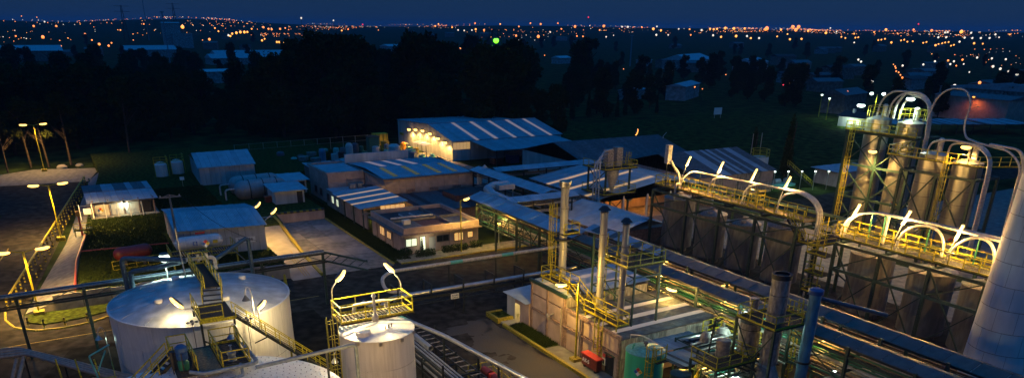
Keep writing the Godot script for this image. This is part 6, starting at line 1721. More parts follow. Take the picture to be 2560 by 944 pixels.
	lathe("manhole", wt, t4 + Vector3(-1.4, 9.5, 1.1), [Vector2(0.55, 0), Vector2(0.55, 0.34), Vector2(0.45, 0.36), Vector2(0, 0.36)], "tank_white", 24)
	for i in 4:
		var a := deg_to_rad(-50 + i * 35)
		span("lug", wt, t4 + Vector3(sin(a) * 2.8 - 0.12, 9.1, cos(a) * 2.8 - 0.12), t4 + Vector3(sin(a) * 2.8 + 0.12, 9.35, cos(a) * 2.8 + 0.12), "pipe_silver")
	for i in 3: rod("nozzle", wt, t4 + Vector3(0.3 + i * 0.3, 9.7, 1.2 - i * 0.15), t4 + Vector3(0.3 + i * 0.3, 9.95, 1.2 - i * 0.15), 0.05, "pipe_tan")
	lathe("breather_valve", wt, t4 + Vector3(0.1, 9.8, -0.4), [Vector2(0.18, 0), Vector2(0.26, 0.2), Vector2(0.26, 0.5), Vector2(0.1, 0.7), Vector2(0.1, 1.9), Vector2(0.2, 2.0), Vector2(0.12, 2.2), Vector2(0, 2.2)], "pipe_white", 16)
	var tp := thing("tank_platform", "yellow railed deck across the slim white tank top", "platform", Vector3(18.6, 9.8, -53))
	span("deck", tp, Vector3(15.5, 9.82, -54.3), Vector3(21.4, 9.92, -51.9), "grating")
	railing(tp, [Vector3(15.6, 9.92, -52.0), Vector3(15.6, 9.92, -54.2), Vector3(21.3, 9.92, -54.2), Vector3(21.3, 9.92, -52.0), Vector3(15.6, 9.92, -52.0)], 1.25, "yellow", 1.9, true, 0.085)
	tube("vent_pipe", tp, [Vector3(17.0, 10.3, -53.2), Vector3(17.0, 10.8, -53.2), Vector3(19.6, 10.8, -53.2), Vector3(19.6, 10.2, -53.2)], 0.13, "pipe_white", 0.3)
	for x in [15.6, 21.3]: bar("bracket", tp, Vector3(x, 9.82, -54.0), Vector3(clampf(x, 16.4, 20.0), 8.4, -53.4), 0.1, "dark_steel")
	caged_ladder(tp, Vector3(15.0, 0.0, -51.6), 9.8, Vector3(-1, 0, 0.25).normalized(), "yellow", 2.0)
	var la := thing("tank_lamp", "glaring lamp leaning over the railed platform's corner above the ladder", "lamp", Vector3(15.7, 9.9, -54.2))
	tube("pole", la, [Vector3(15.7, 9.9, -54.2), Vector3(15.7, 12.0, -54.2), Vector3(16.1, 12.5, -54.2)], 0.05, "pipe_silver", 0.4)
	luminaire(la, Vector3(16.5, 12.9, -54.2), Vector3(0.72, 0.68, -0.1), 1.15, 0.45, "lamp_warm", TANKW, 80.0, 0.3, true)
	var lb := thing("tank_lamp", "glaring lamp leaning over the railed platform's far corner", "lamp", Vector3(21.3, 9.9, -54.2))
	tube("pole", lb, [Vector3(21.3, 9.9, -54.2), Vector3(21.3, 11.8, -54.2), Vector3(20.8, 12.5, -54.2)], 0.05, "pipe_silver", 0.4)
	luminaire(lb, Vector3(20.4, 13.0, -54.2), Vector3(-0.7, 0.7, -0.05), 1.15, 0.38, "lamp_warm", TANKW, 65.0, 0.3, true)
	# bolted roof tank at the bottom edge
	var t3 := Vector3(4.65, 0, -44.2)
	var dt := thing("storage_tank", "broad pale tank whose bolted roof fills the near edge", "tank", t3)
	shell(dt, t3, 8.4, 8.95, 3, "tank_white")
	lathe("roof", dt, t3 + Vector3(0, 8.95, 0), [Vector2(8.46, -0.05), Vector2(8.46, 0.02), Vector2(0.2, 0.9), Vector2(0, 0.9)], "tank_white", 64)
	var mm := MultiMesh.new()
	mm.transform_format = MultiMesh.TRANSFORM_3D
	var bm := CylinderMesh.new()
	bm.top_radius = 0.03
	bm.bottom_radius = 0.05
	bm.height = 0.06
	bm.radial_segments = 6
	bm.rings = 1
	mm.mesh = bm
	var spots := []
	for i in 14:
		var r := 8.1 - i * 0.5
		var n := int(TAU * r / 0.55)
		for k in n: spots.append(Vector3(sin(TAU * k / n + i) * r, 8.98 + (8.4 - r) * 0.1048, cos(TAU * k / n + i) * r))
	mm.instance_count = spots.size()
	for i in spots.size(): mm.set_instance_transform(i, Transform3D(Basis.IDENTITY, spots[i]))
	var bh := MultiMeshInstance3D.new()
	bh.name = "bolt_heads"
	bh.multimesh = mm
	bh.material_override = M["duct_grey"]
	bh.set_meta("kind", "stuff")
	dt.add_child(bh, true)
	bh.global_position = t3
	for q in [[1.0, -40.0, 12.6, 30.0], [14.5, -37.5, 10.4, 60.0]]:
		var ol := thing("tank_lamp", "pole lamp standing by the near tank and its pump deck", "lamp", Vector3(q[0], 0, q[1]), "pole lamps of the near tank")
		rod("pole", ol, Vector3(q[0], 0, q[1]), Vector3(q[0], q[2], q[1]), 0.06, "pipe_silver")
		luminaire(ol, Vector3(q[0], q[2] + 0.2, q[1] - 0.5), Vector3(0, 0.2, -1), 1.2, 0.4, "lamp_warm", WARM, q[3], 0.45, true)
	# pump deck
	var pd := thing("pump_platform", "railed deck with a tan plate and pumps on the near tank", "platform", Vector3(5.6, 9.2, -50))
	span("deck", pd, Vector3(3.6, 9.72, -52.8), Vector3(8.2, 9.8, -48.0), "grating")
	span("tan_plate", pd, Vector3(5.0, 9.8, -52.4), Vector3(6.3, 9.84, -48.2), "ochre_deck")
	railing(pd, [Vector3(6.4, 9.8, -48.2), Vector3(6.4, 9.8, -52.7), Vector3(8.1, 9.8, -52.7), Vector3(8.1, 9.8, -48.1), Vector3(6.4, 9.8, -48.1)], 1.15, "yellow", 1.6)
	railing(pd, [Vector3(4.9, 9.8, -48.4), Vector3(4.9, 9.8, -52.7), Vector3(3.7, 9.8, -52.7), Vector3(3.7, 9.8, -50.6)], 1.15, "yellow", 1.4)
	stairs(pd, Vector3(3.7, 9.8, -51.6), Vector3(0.4, 7.6, -50.2), 0.9)
	for q in [[3.8, -52.6], [8.0, -52.6]]: bar("leg", pd, Vector3(q[0], 0, q[1]), Vector3(q[0], 9.72, q[1]), 0.16, "dark_steel")
	var pm := thing("pump_motor", "upright pump with a shiny blue motor on a green base", "pump", Vector3(4.2, 9.8, -49.4))
	lathe("green_base", pm, Vector3(4.2, 9.75, -49.4), [Vector2(0.34, 0), Vector2(0.36, 0.5), Vector2(0.26, 0.7)], "pipe_green", 20)
	lathe("blue_motor", pm, Vector3(4.2, 10.45, -49.4), [Vector2(0.28, 0), Vector2(0.36, 0.08), Vector2(0.36, 0.42), Vector2(0.3, 0.5), Vector2(0.38, 0.56), Vector2(0.38, 0.86), Vector2(0.2, 1.0), Vector2(0, 1.02)], "blue_motor", 24)
	span("control_box", pm, Vector3(3.5, 9.8, -49.9), Vector3(3.8, 11.0, -49.5), "black")
	for i in 3: bar("frame_bar", pm, Vector3(3.5 + i * 0.6, 9.8, -48.8), Vector3(3.5 + i * 0.6, 11.1, -48.8), 0.07, "black")
	var p3 := thing("pump_motor", "smaller grey pump with a valve stem inside the yellow rails", "pump", Vector3(7.2, 9.8, -49.4))
	lathe("body", p3, Vector3(7.2, 9.8, -49.4), [Vector2(0.3, 0), Vector2(0.22, 0.3), Vector2(0.3, 0.45), Vector2(0.3, 0.6), Vector2(0.06, 0.62), Vector2(0.05, 1.0), Vector2(0.12, 1.05), Vector2(0, 1.1)], "pipe_blue", 16)
	tube("hose", p3, [Vector3(7.3, 10.5, -49.4), Vector3(8.0, 10.6, -49.2), Vector3(8.3, 9.8, -48.8)], 0.05, "black", 0.4)
	var gp := thing("delivery_pipe", "grey pipes leaving the pump deck along its front", "pipes", Vector3(6.5, 10, -47.6))
	tube("pipe", gp, [Vector3(4.4, 9.9, -48.4), Vector3(5.2, 9.9, -47.7), Vector3(8.5, 10.0, -47.7), Vector3(8.1, 10.6, -50.0)], 0.13, "pipe_blue", 0.3)
	tube("pipe", gp, [Vector3(5.4, 9.4, -46.9), Vector3(7.4, 9.5, -47.2), Vector3(7.5, 9.9, -48.2)], 0.12, "pipe_blue", 0.3)
	var lg := thing("delivery_pipe", "long pale grey pipe crossing to the slim tank and bending down", "pipes", Vector3(11, 11, -45))
	tube("pipe", lg, [Vector3(7.8, 11.0, -44.6), Vector3(14.3, 11.1, -45.0), Vector3(14.3, 4.0, -45.0)], 0.13, "pipe_blue", 0.35)
	bar("support", lg, Vector3(12.3, 0, -44.9), Vector3(12.3, 11.0, -44.9), 0.12, "dark_steel")
	var tr := thing("tray_beam", "dark green cable beam lying over the bolted tank roof", "beam", Vector3(10, 9, -44))
	bar("beam", tr, Vector3(8.2, 9.6, -45.8), Vector3(12.6, 9.0, -42.4), 0.3, "green_steel", 0.14)
	for k in 2: bar("stand", tr, Vector3(9.2 + k * 1.6, 9.0, -45.0 + k * 1.2), Vector3(9.2 + k * 1.6, 9.5, -45.0 + k * 1.2), 0.08, "green_steel")
	# bottom left pipework
	var sl := thing("street_lamp", "yellow lamp post lighting the pipes left of the big tank", "street lamp", Vector3(-10, 0, -63))
	rod("pole", sl, Vector3(-10, 0, -63), Vector3(-10, 9, -63), 0.11, "yellow")
	luminaire(sl, Vector3(-9.4, 9.2, -63), Vector3(1, 0.05, 0), 1.4, 0.45, "lamp_warm", WARM, 12.0, 0.45, true)
	var bl := thing("pipe_bundle", "tan pipe bundle bending round the corner at the near left", "pipes", Vector3(-6, 0, -75))
	for i in 4:
		var o := i * 0.42
		tube("pipe", bl, [Vector3(-14, 3.4 - 0.1 * i, -77.8 + o), Vector3(-6.9 + o * 0.6, 3.4 - 0.1 * i, -77.2 + o), Vector3(0.4, 2.4 - 0.1 * i, -69.6 + o), Vector3(2.0, 2.3, -67.6 + o)], 0.15, "pipe_tan", 0.6)
	for i in 2: tube("pipe", bl, [Vector3(-6.8 + i * 0.5, 3.2, -76.8 + i * 0.4), Vector3(-8.4 + i * 0.5, 0.2, -71.0)], 0.15, "pipe_tan", 0.4)
	for q in [[-6.5, -77], [-3.4, -73.6], [-0.4, -70.4]]: bar("stand", bl, Vector3(q[0], 0, q[1]), Vector3(q[0], 2.6, q[1]), 0.16, "dark_steel")
	var yp := thing("valve_platform", "yellow railed valve stand among pipes at the near left", "platform", Vector3(-2, 0, -69))
	span("deck", yp, Vector3(-4.6, 1.5, -71.4), Vector3(0.4, 1.6, -67.6), "grating")
	railing(yp, [Vector3(-4.5, 1.6, -67.7), Vector3(0.3, 1.6, -67.7), Vector3(0.3, 1.6, -71.3)], 1.2, "yellow", 1.4)
	for q in [[-4.5, -67.7], [0.3, -67.7], [-4.5, -71.3], [0.3, -71.3]]: bar("leg", yp, Vector3(q[0], 0, q[1]), Vector3(q[0], 1.5, q[1]), 0.12, "yellow")
	for i in 3: rod("standpipe", yp, Vector3(-3.6 + i * 1.4, 1.6, -69.6), Vector3(-3.8 + i * 1.4, 4.4 - 0.3 * i, -69.9), 0.07, "yellow")
	var tl := thing("loading_arm", "mint green bent loading arm over the yellow stand", "pipes", Vector3(-0.9, 1.6, -69))
	tube("arm", tl, [Vector3(-0.9, 1.6, -69.0), Vector3(-1.3, 4.4, -69.2), Vector3(0.4, 5.0, -69.6)], 0.07, "teal", 0.1)
	tube("arm", tl, [Vector3(-0.9, 3.0, -69.0), Vector3(0.0, 4.6, -69.4)], 0.06, "teal")
	for q in [[-4.2, -66.8], [-5.8, -67.6]]:
		var sv := thing("drum_vessel", "small shiny round vessel beside the tan pipes", "tank", Vector3(q[0], 0, q[1]), "round vessels at the near left")
		lathe("body", sv, Vector3(q[0], 0, q[1]), [Vector2(0.5, 0), Vector2(0.55, 0.9), Vector2(0.4, 1.25), Vector2(0, 1.4)], "pipe_silver", 20)
		rod("neck", sv, Vector3(q[0], 1.3, q[1]), Vector3(q[0], 1.7, q[1]), 0.12, "dark_steel")

# ---------------------------------------------------------------- silo frames with catwalks
func frame_z(o: Node3D, x0: float, x1: float, zs: Array, top: float, mid: float, m: String):
	for z in zs:
		for x in [x0, x1]: bar("column", o, Vector3(x, 0, z), Vector3(x, top, z), 0.3, m)
		bar("tie_beam", o, Vector3(x0, top, z), Vector3(x1, top, z), 0.2, m, 0.28)
		bar("tie_beam", o, Vector3(x0, mid, z), Vector3(x1, mid, z), 0.16, m, 0.22)
	for x in [x0, x1]:
		for y in [top, mid]: bar("long_beam", o, Vector3(x, y + 0.02, zs[0]), Vector3(x, y + 0.02, zs[-1]), 0.24, m, 0.3)
	for i in zs.size() - 1:
		bar("brace", o, Vector3(x0 - 0.05, top, zs[i]), Vector3(x0 - 0.05, 0.3, zs[i + 1]), 0.13, m)
		bar("brace", o, Vector3(x0 - 0.12, mid, zs[i]), Vector3(x0 - 0.12, top, zs[i + 1]), 0.11, m)
		bar("brace", o, Vector3(x0 - 0.12, 0.3, zs[i]), Vector3(x0 - 0.12, mid, zs[i + 1]), 0.11, m)
	brace(o, Vector3(x0, 0, zs[0]), Vector3(x1, 0, zs[0]), 0.3, mid, m, 0.12)

func silo(label: String, c: Vector3, r: float, h: float, cone := true):
	var o := thing("silo", label, "silo", c, "")
	for i in 3: lathe("shell_course", o, c + Vector3(0, 0.8 + (h - 0.8) * i / 3.0, 0), [Vector2(r - 0.015 * (i % 2), 0), Vector2(r - 0.015 * (i % 2), (h - 0.8) / 3.0 - 0.02)], "silo_grey", 40)
	lathe("roof", o, c + Vector3(0, h, 0), [Vector2(r + 0.05, -0.05), Vector2(r + 0.05, 0.03), Vector2(0.4, 0.55), Vector2(0.4, 0.8), Vector2(0, 0.8)], "tank_top", 40)
	lathe("skirt", o, c, [Vector2(r * 0.72, 0), Vector2(r * 0.72, 0.5), Vector2(r, 0.8)], "tank_old", 40)
	lathe("roof_hatch", o, c + Vector3(-r * 0.5, h + 0.2, r * 0.3), [Vector2(0.35, 0), Vector2(0.35, 0.35), Vector2(0, 0.4)], "tank_top", 14)

func build_silo_frames():
	var g := "green_steel"
	var A := thing("steel_framework", "dark green braced frame round four silos below the ochre catwalk", "frame", Vector3(76, 0, -72))
	frame_z(A, 73.0, 82.0, [-85.6, -78.4, -72.2, -66.0, -59.6], 9.0, 6.9, g)
	var an := ["end silo under the square vent of the ochre catwalk", "second silo along the ochre catwalk from its square vent", "third silo along the ochre catwalk, over the low pale box", "last silo of the ochre catwalk, beside the four bent pipes"]
	var az := [-84.4, -77.6, -71.4, -64.6]
	for i in 4: silo(an[i], Vector3(77.2, 0, az[i]), 2.25 if i in [0, 3] else 2.05, 7.7 if i in [0, 3] else 6.7)
	var ca := thing("catwalk", "ochre decked catwalk with bright yellow rails over four silos", "catwalk", Vector3(75, 9.7, -72))
	for i in 9: span("deck_plate", ca, Vector3(73.6, 9.6, -86.0 + i * 2.98), Vector3(76.0, 9.7, -83.06 + i * 2.98), "ochre_deck")
	railing(ca, [Vector3(73.7, 9.7, -59.4), Vector3(73.7, 9.7, -86.0), Vector3(75.9, 9.7, -86.0), Vector3(75.9, 9.7, -59.4)], 1.25, "yellow", 1.5, true, 0.09)
	for z in [-85.6, -78.4, -72.2, -66.0, -59.6]:
		for x in [73.9, 75.7]: bar("stub_post", ca, Vector3(x, 9.1, z), Vector3(x, 9.6, z), 0.16, g)
	var cg := sub("ladder_cage", ca)
	for k in 4: bar("cage_bar", cg, Vector3(74.0 + (k % 2) * 1.2, 9.7, -67.0 - (k / 2) * 1.4), Vector3(74.0 + (k % 2) * 1.2, 12.0, -67.0 - (k / 2) * 1.4), 0.08, "yellow")
	for k in 4:
		for s in [-67.0, -68.4]: bar("cage_hoop", cg, Vector3(74.0, 10.2 + k * 0.55, s), Vector3(75.2, 10.2 + k * 0.55, s), 0.07, "yellow")
		for x in [74.0, 75.2]: bar("cage_hoop", cg, Vector3(x, 10.2 + k * 0.55, -67.0), Vector3(x, 10.2 + k * 0.55, -68.4), 0.07, "yellow")
	# conveying pipes over the catwalk
	var cp := thing("conveying_pipes", "pale conveying pipe with drops running above the ochre catwalk", "pipes", Vector3(75, 10, -70))
	tube("header", cp, [Vector3(74.6, 9.7, -82.0), Vector3(74.9, 11.2, -81.6), Vector3(75.3, 12.2, -80.4), Vector3(75.5, 12.35, -66.0), Vector3(75.5, 12.4, -62.0), Vector3(75.5, 11.9, -60.0), Vector3(75.5, 10.6, -58.9), Vector3(75.5, 0.5, -58.9)], 0.13, "pipe_white", 1.0, 12)
	for i in 3: tube("header", cp, [Vector3(75.3 + 0.1 * i, 12.35 + 0.05 * i, -70.0 + i * 3.0), Vector3(75.7 + i * 0.35, 12.45, -62.2), Vector3(75.8 + i * 0.35, 11.8, -60.2), Vector3(75.8 + i * 0.35, 10.6, -59.1), Vector3(75.8 + i * 0.35, 0.5, -59.1)], 0.12, "pipe_white", 1.0, 12)
	for z in [-74.6, -68.4, -62.6]: tube("drop", cp, [Vector3(75.4, 12.25, z), Vector3(75.0, 12.1, z - 0.9), Vector3(74.6, 11.3, z - 1.5), Vector3(74.5, 9.7, z - 1.6)], 0.12, "pipe_white", 0.6)
	for z in [-79.0, -72.0, -65.0]: bar("hanger", cp, Vector3(75.5, 9.7, z), Vector3(75.5, 12.2, z), 0.08, g)
	for z in [-78.0, -70.0, -66.5]: rod("green_line", cp, Vector3(76.1, 9.9, z - 3), Vector3(76.1, 9.9, z + 3), 0.1, "pipe_green")
	var vt := thing("vent_stack", "square vent with bent duct at the catwalk's far end", "vent", Vector3(73.7, 9.7, -83.6))
	span("box", vt, Vector3(73.2, 12.9, -84.0), Vector3(73.9, 15.4, -83.3), "pipe_white")
	rod("leg", vt, Vector3(73.5, 9.7, -83.7), Vector3(73.5, 12.9, -83.7), 0.08, "dark_steel")
	tube("duct", vt, [Vector3(73.8, 13.2, -83.2), Vector3(74.2, 12.4, -82.9), Vector3(75.0, 11.4, -82.6), Vector3(75.2, 9.7, -82.5)], 0.2, "pipe_white", 0.5)
	tube("small_vent", vt, [Vector3(73.6, 8.0, -81.6), Vector3(73.6, 10.4, -81.6), Vector3(74.3, 10.4, -81.6), Vector3(74.3, 9.8, -81.6)], 0.16, "pipe_white", 0.2)
	var lamps := [[Vector3(74.2, 12.9, -80.6), Vector3(74.5, 14.2, -80.2)], [Vector3(75.0, 12.7, -75.3), Vector3(75.4, 14.2, -74.9)], [Vector3(75.2, 12.6, -69.6), Vector3(75.6, 14.1, -69.2)], [Vector3(75.2, 12.5, -64.2), Vector3(75.6, 14.0, -63.8)]]
	var ln := ["upright tube lamp beside the square vent", "upright tube lamp over the first pipe drop", "upright tube lamp over the second pipe drop", "upright tube lamp over the third pipe drop"]
	for i in 4:
		var t := thing("catwalk_lamp", ln[i] + " on the ochre catwalk", "lamp", lamps[i][0])
		tube("pole", t, [lamps[i][0] - Vector3(0.5, 3.0, 0.2), lamps[i][0] - Vector3(0.3, 1.0, 0.1), lamps[i][0]], 0.05, "pipe_silver", 0.4)
		tube_lamp(t, lamps[i][0], lamps[i][1], 0.12, "lamp_warm", WARM, 75.0)
	# link platform between both frames
	var lk := thing("link_platform", "yellow railed lower deck linking the two silo frames", "platform", Vector3(76, 7.4, -57.5))
	span("deck", lk, Vector3(73.2, 7.3, -59.4), Vector3(82.0, 7.42, -56.6), "grating")
	railing(lk, [Vector3(73.3, 7.42, -59.3), Vector3(73.3, 7.42, -56.7), Vector3(81.9, 7.42, -56.7)], 1.2)
	railing(lk, [Vector3(81.9, 7.42, -59.3), Vector3(77.5, 7.42, -59.3)], 1.2)
	for q in [[73.4, -57.0], [81.6, -57.0], [81.6, -59.2]]: bar("leg", lk, Vector3(q[0], 0, q[1]), Vector3(q[0], 7.3, q[1]), 0.2, g)
	stairs(lk, Vector3(73.8, 9.6, -61.4), Vector3(73.8, 7.4, -59.2), 0.9)
	# low silo plinth railing
	var lr := thing("low_railing", "low yellow railing along the foot of the silo frame", "railing", Vector3(66, 0, -72))
	railing(lr, [Vector3(64.8, 3.0, -86), Vector3(64.8, 3.0, -58)], 1.1, "yellow", 2.2)
	span("plinth_wall", lr, Vector3(64.6, 0, -86.3), Vector3(65.0, 3.0, -57.7), "concrete_b")
	for i in 2:
		var hz := thing("hose_coil", "yellow hose lying on the ground behind the low railing", "hose", Vector3(67, 0.1, -80 + i * 8), "hoses before the silos")
		swept("hose", hz, [Vector3(66.5, 0.15, -82 + i * 8), Vector3(67.0, 0.15, -80.5 + i * 8), Vector3(67.3, 0.15, -79 + i * 8), Vector3(66.8, 0.15, -77.6 + i * 8)], 0.1, "kerb_yellow", 8)
		rod("coupling", hz, Vector3(66.8, 0.15, -77.6 + i * 8), Vector3(66.7, 0.15, -77.2 + i * 8), 0.14, "pipe_silver")
	ground("road", [Vector2(63.2, -112), Vector2(84.0, -112), Vector2(84.0, -30), Vector2(63.2, -30)], 0.03, 0.1, "asphalt")
	# second frame
	var B := thing("steel_framework", "dark green braced frame round three silos below the bright catwalk", "frame", Vector3(77, 0, -45))
	frame_z(B, 72.5, 81.0, [-53.6, -48.0, -42.4, -36.8], 8.6, 5.8, g)
	var bn := ["pale silo at the ladder end of the bright catwalk", "middle silo under the bright catwalk", "silo under the bright catwalk beside the white stack"]
	var bp := [[77.0, -51.8, 2.4], [76.6, -44.4, 2.3], [76.4, -38.6, 2.2]]
	for i in 3: silo(bn[i], Vector3(bp[i][0], 0, bp[i][1]), bp[i][2], 7.4)
	var cb := thing("catwalk", "brightly lit yellow railed catwalk carrying arched pipes over three silos", "catwalk", Vector3(74.5, 9.2, -45))
	for i in 6: span("deck_plate", cb, Vector3(73.2, 9.0, -55.4 + i * 3.16), Vector3(76.6, 9.12, -52.28 + i * 3.16), "grating")
	railing(cb, [Vector3(73.3, 9.12, -36.6), Vector3(73.3, 9.12, -53.6), Vector3(74.6, 9.12, -55.4), Vector3(76.5, 9.12, -55.4), Vector3(76.5, 9.12, -36.6)], 1.3, "yellow", 1.5, true, 0.1)
	railing(cb, [Vector3(73.3, 9.12, -36.6), Vector3(76.5, 9.12, -36.6)], 1.3, "yellow", 1.1, true, 0.1)
	for z in [-53.6, -48.0, -42.4, -36.8]:
		for x in [73.4, 76.3]: bar("stub_post", cb, Vector3(x, 8.7, z), Vector3(x, 9.0, z), 0.16, g)
	caged_ladder(cb, Vector3(74.0, 2.0, -56.2), 7.8, Vector3(-0.6, 0, -0.8), "yellow", 2.0)
	var sp := thing("stair_platform", "yellow stair landing hanging on the frame's corner", "platform", Vector3(72, 5, -56))
	for i in 3:
		span("deck", sp, Vector3(72.0, 2.4 + i * 2.2, -57.0), Vector3(74.0, 2.5 + i * 2.2, -54.2), "grating")
		railing(sp, [Vector3(72.1, 2.5 + i * 2.2, -54.3), Vector3(72.1, 2.5 + i * 2.2, -56.9), Vector3(73.9, 2.5 + i * 2.2, -56.9)], 1.1)
	for q in [[72.1, -56.9], [73.9, -56.9]]: bar("leg", sp, Vector3(q[0], 0, q[1]), Vector3(q[0], 7.0, q[1]), 0.18, g)
	var bpipe := thing("conveying_pipes", "glowing pale pipes arching above the bright catwalk", "pipes", Vector3(75.5, 10, -45))
	for i in 3: tube("header", bpipe, [Vector3(74.4 + i * 0.35, 9.1, -54.6), Vector3(74.5 + i * 0.35, 10.6, -54.5), Vector3(75.0 + i * 0.2, 11.6, -53.6), Vector3(75.4 + i * 0.2, 12.1, -51.6), Vector3(75.7 + i * 0.2, 12.2, -45.0 + i * 3.0), Vector3(75.8 + i * 0.15, 12.0, -39.0 + i), Vector3(75.8 + i * 0.15, 11.9, -36.6)], 0.13, "pipe_white", 0.9, 12)
	for q in [[-47.6, -43.4], [-41.8, -38.2]]:
		tube("arch", bpipe, [Vector3(74.7, 9.1, q[0] - 0.3), Vector3(74.8, 10.6, q[0] - 0.2), Vector3(75.2, 11.7, q[0] + 0.8), Vector3(75.6, 12.0, (q[0] + q[1]) / 2), Vector3(75.6, 11.7, q[1] - 0.8), Vector3(75.6, 10.6, q[1]), Vector3(75.6, 9.1, q[1])], 0.145, "pipe_white", 0.8, 12)
	for z in [-50.0, -36.9]: tube("drop", bpipe, [Vector3(75.6, 12.0, z), Vector3(75.3, 9.1, z + 0.1)], 0.15, "pipe_white")
	for z in [-52.4, -50.8, -45.6, -40.4, -37.8]: bar("green_hanger", bpipe, Vector3(76.2, 9.1, z), Vector3(76.2, 12.1, z), 0.12, "pipe_green")
	var bl := [[Vector3(74.8, 11.0, -53.9), Vector3(75.1, 12.7, -53.4), "upright tube lamp where the glowing pipes bend down"], [Vector3(75.4, 11.5, -48.2), Vector3(75.7, 13.0, -47.8), "upright tube lamp before the first pipe arch"], [Vector3(75.6, 11.2, -42.4), Vector3(75.8, 12.7, -42.1), "upright tube lamp between the two pipe arches"], [Vector3(75.6, 11.4, -37.6), Vector3(75.8, 12.8, -37.3), "upright tube lamp at the stack end of the bright catwalk"]]
	for i in 4:
		var t := thing("catwalk_lamp", bl[i][2], "lamp", bl[i][0])
		rod("pole", t, bl[i][0] - Vector3(0.5, 2.0, 0.3), bl[i][0], 0.06, "pipe_silver")
		tube_lamp(t, bl[i][0], bl[i][1], 0.14, "lamp_warm", WARM, 85.0)
		omni(t, bl[i][0] + Vector3(-0.9, 0.3, 0.5), WARM, 35.0)

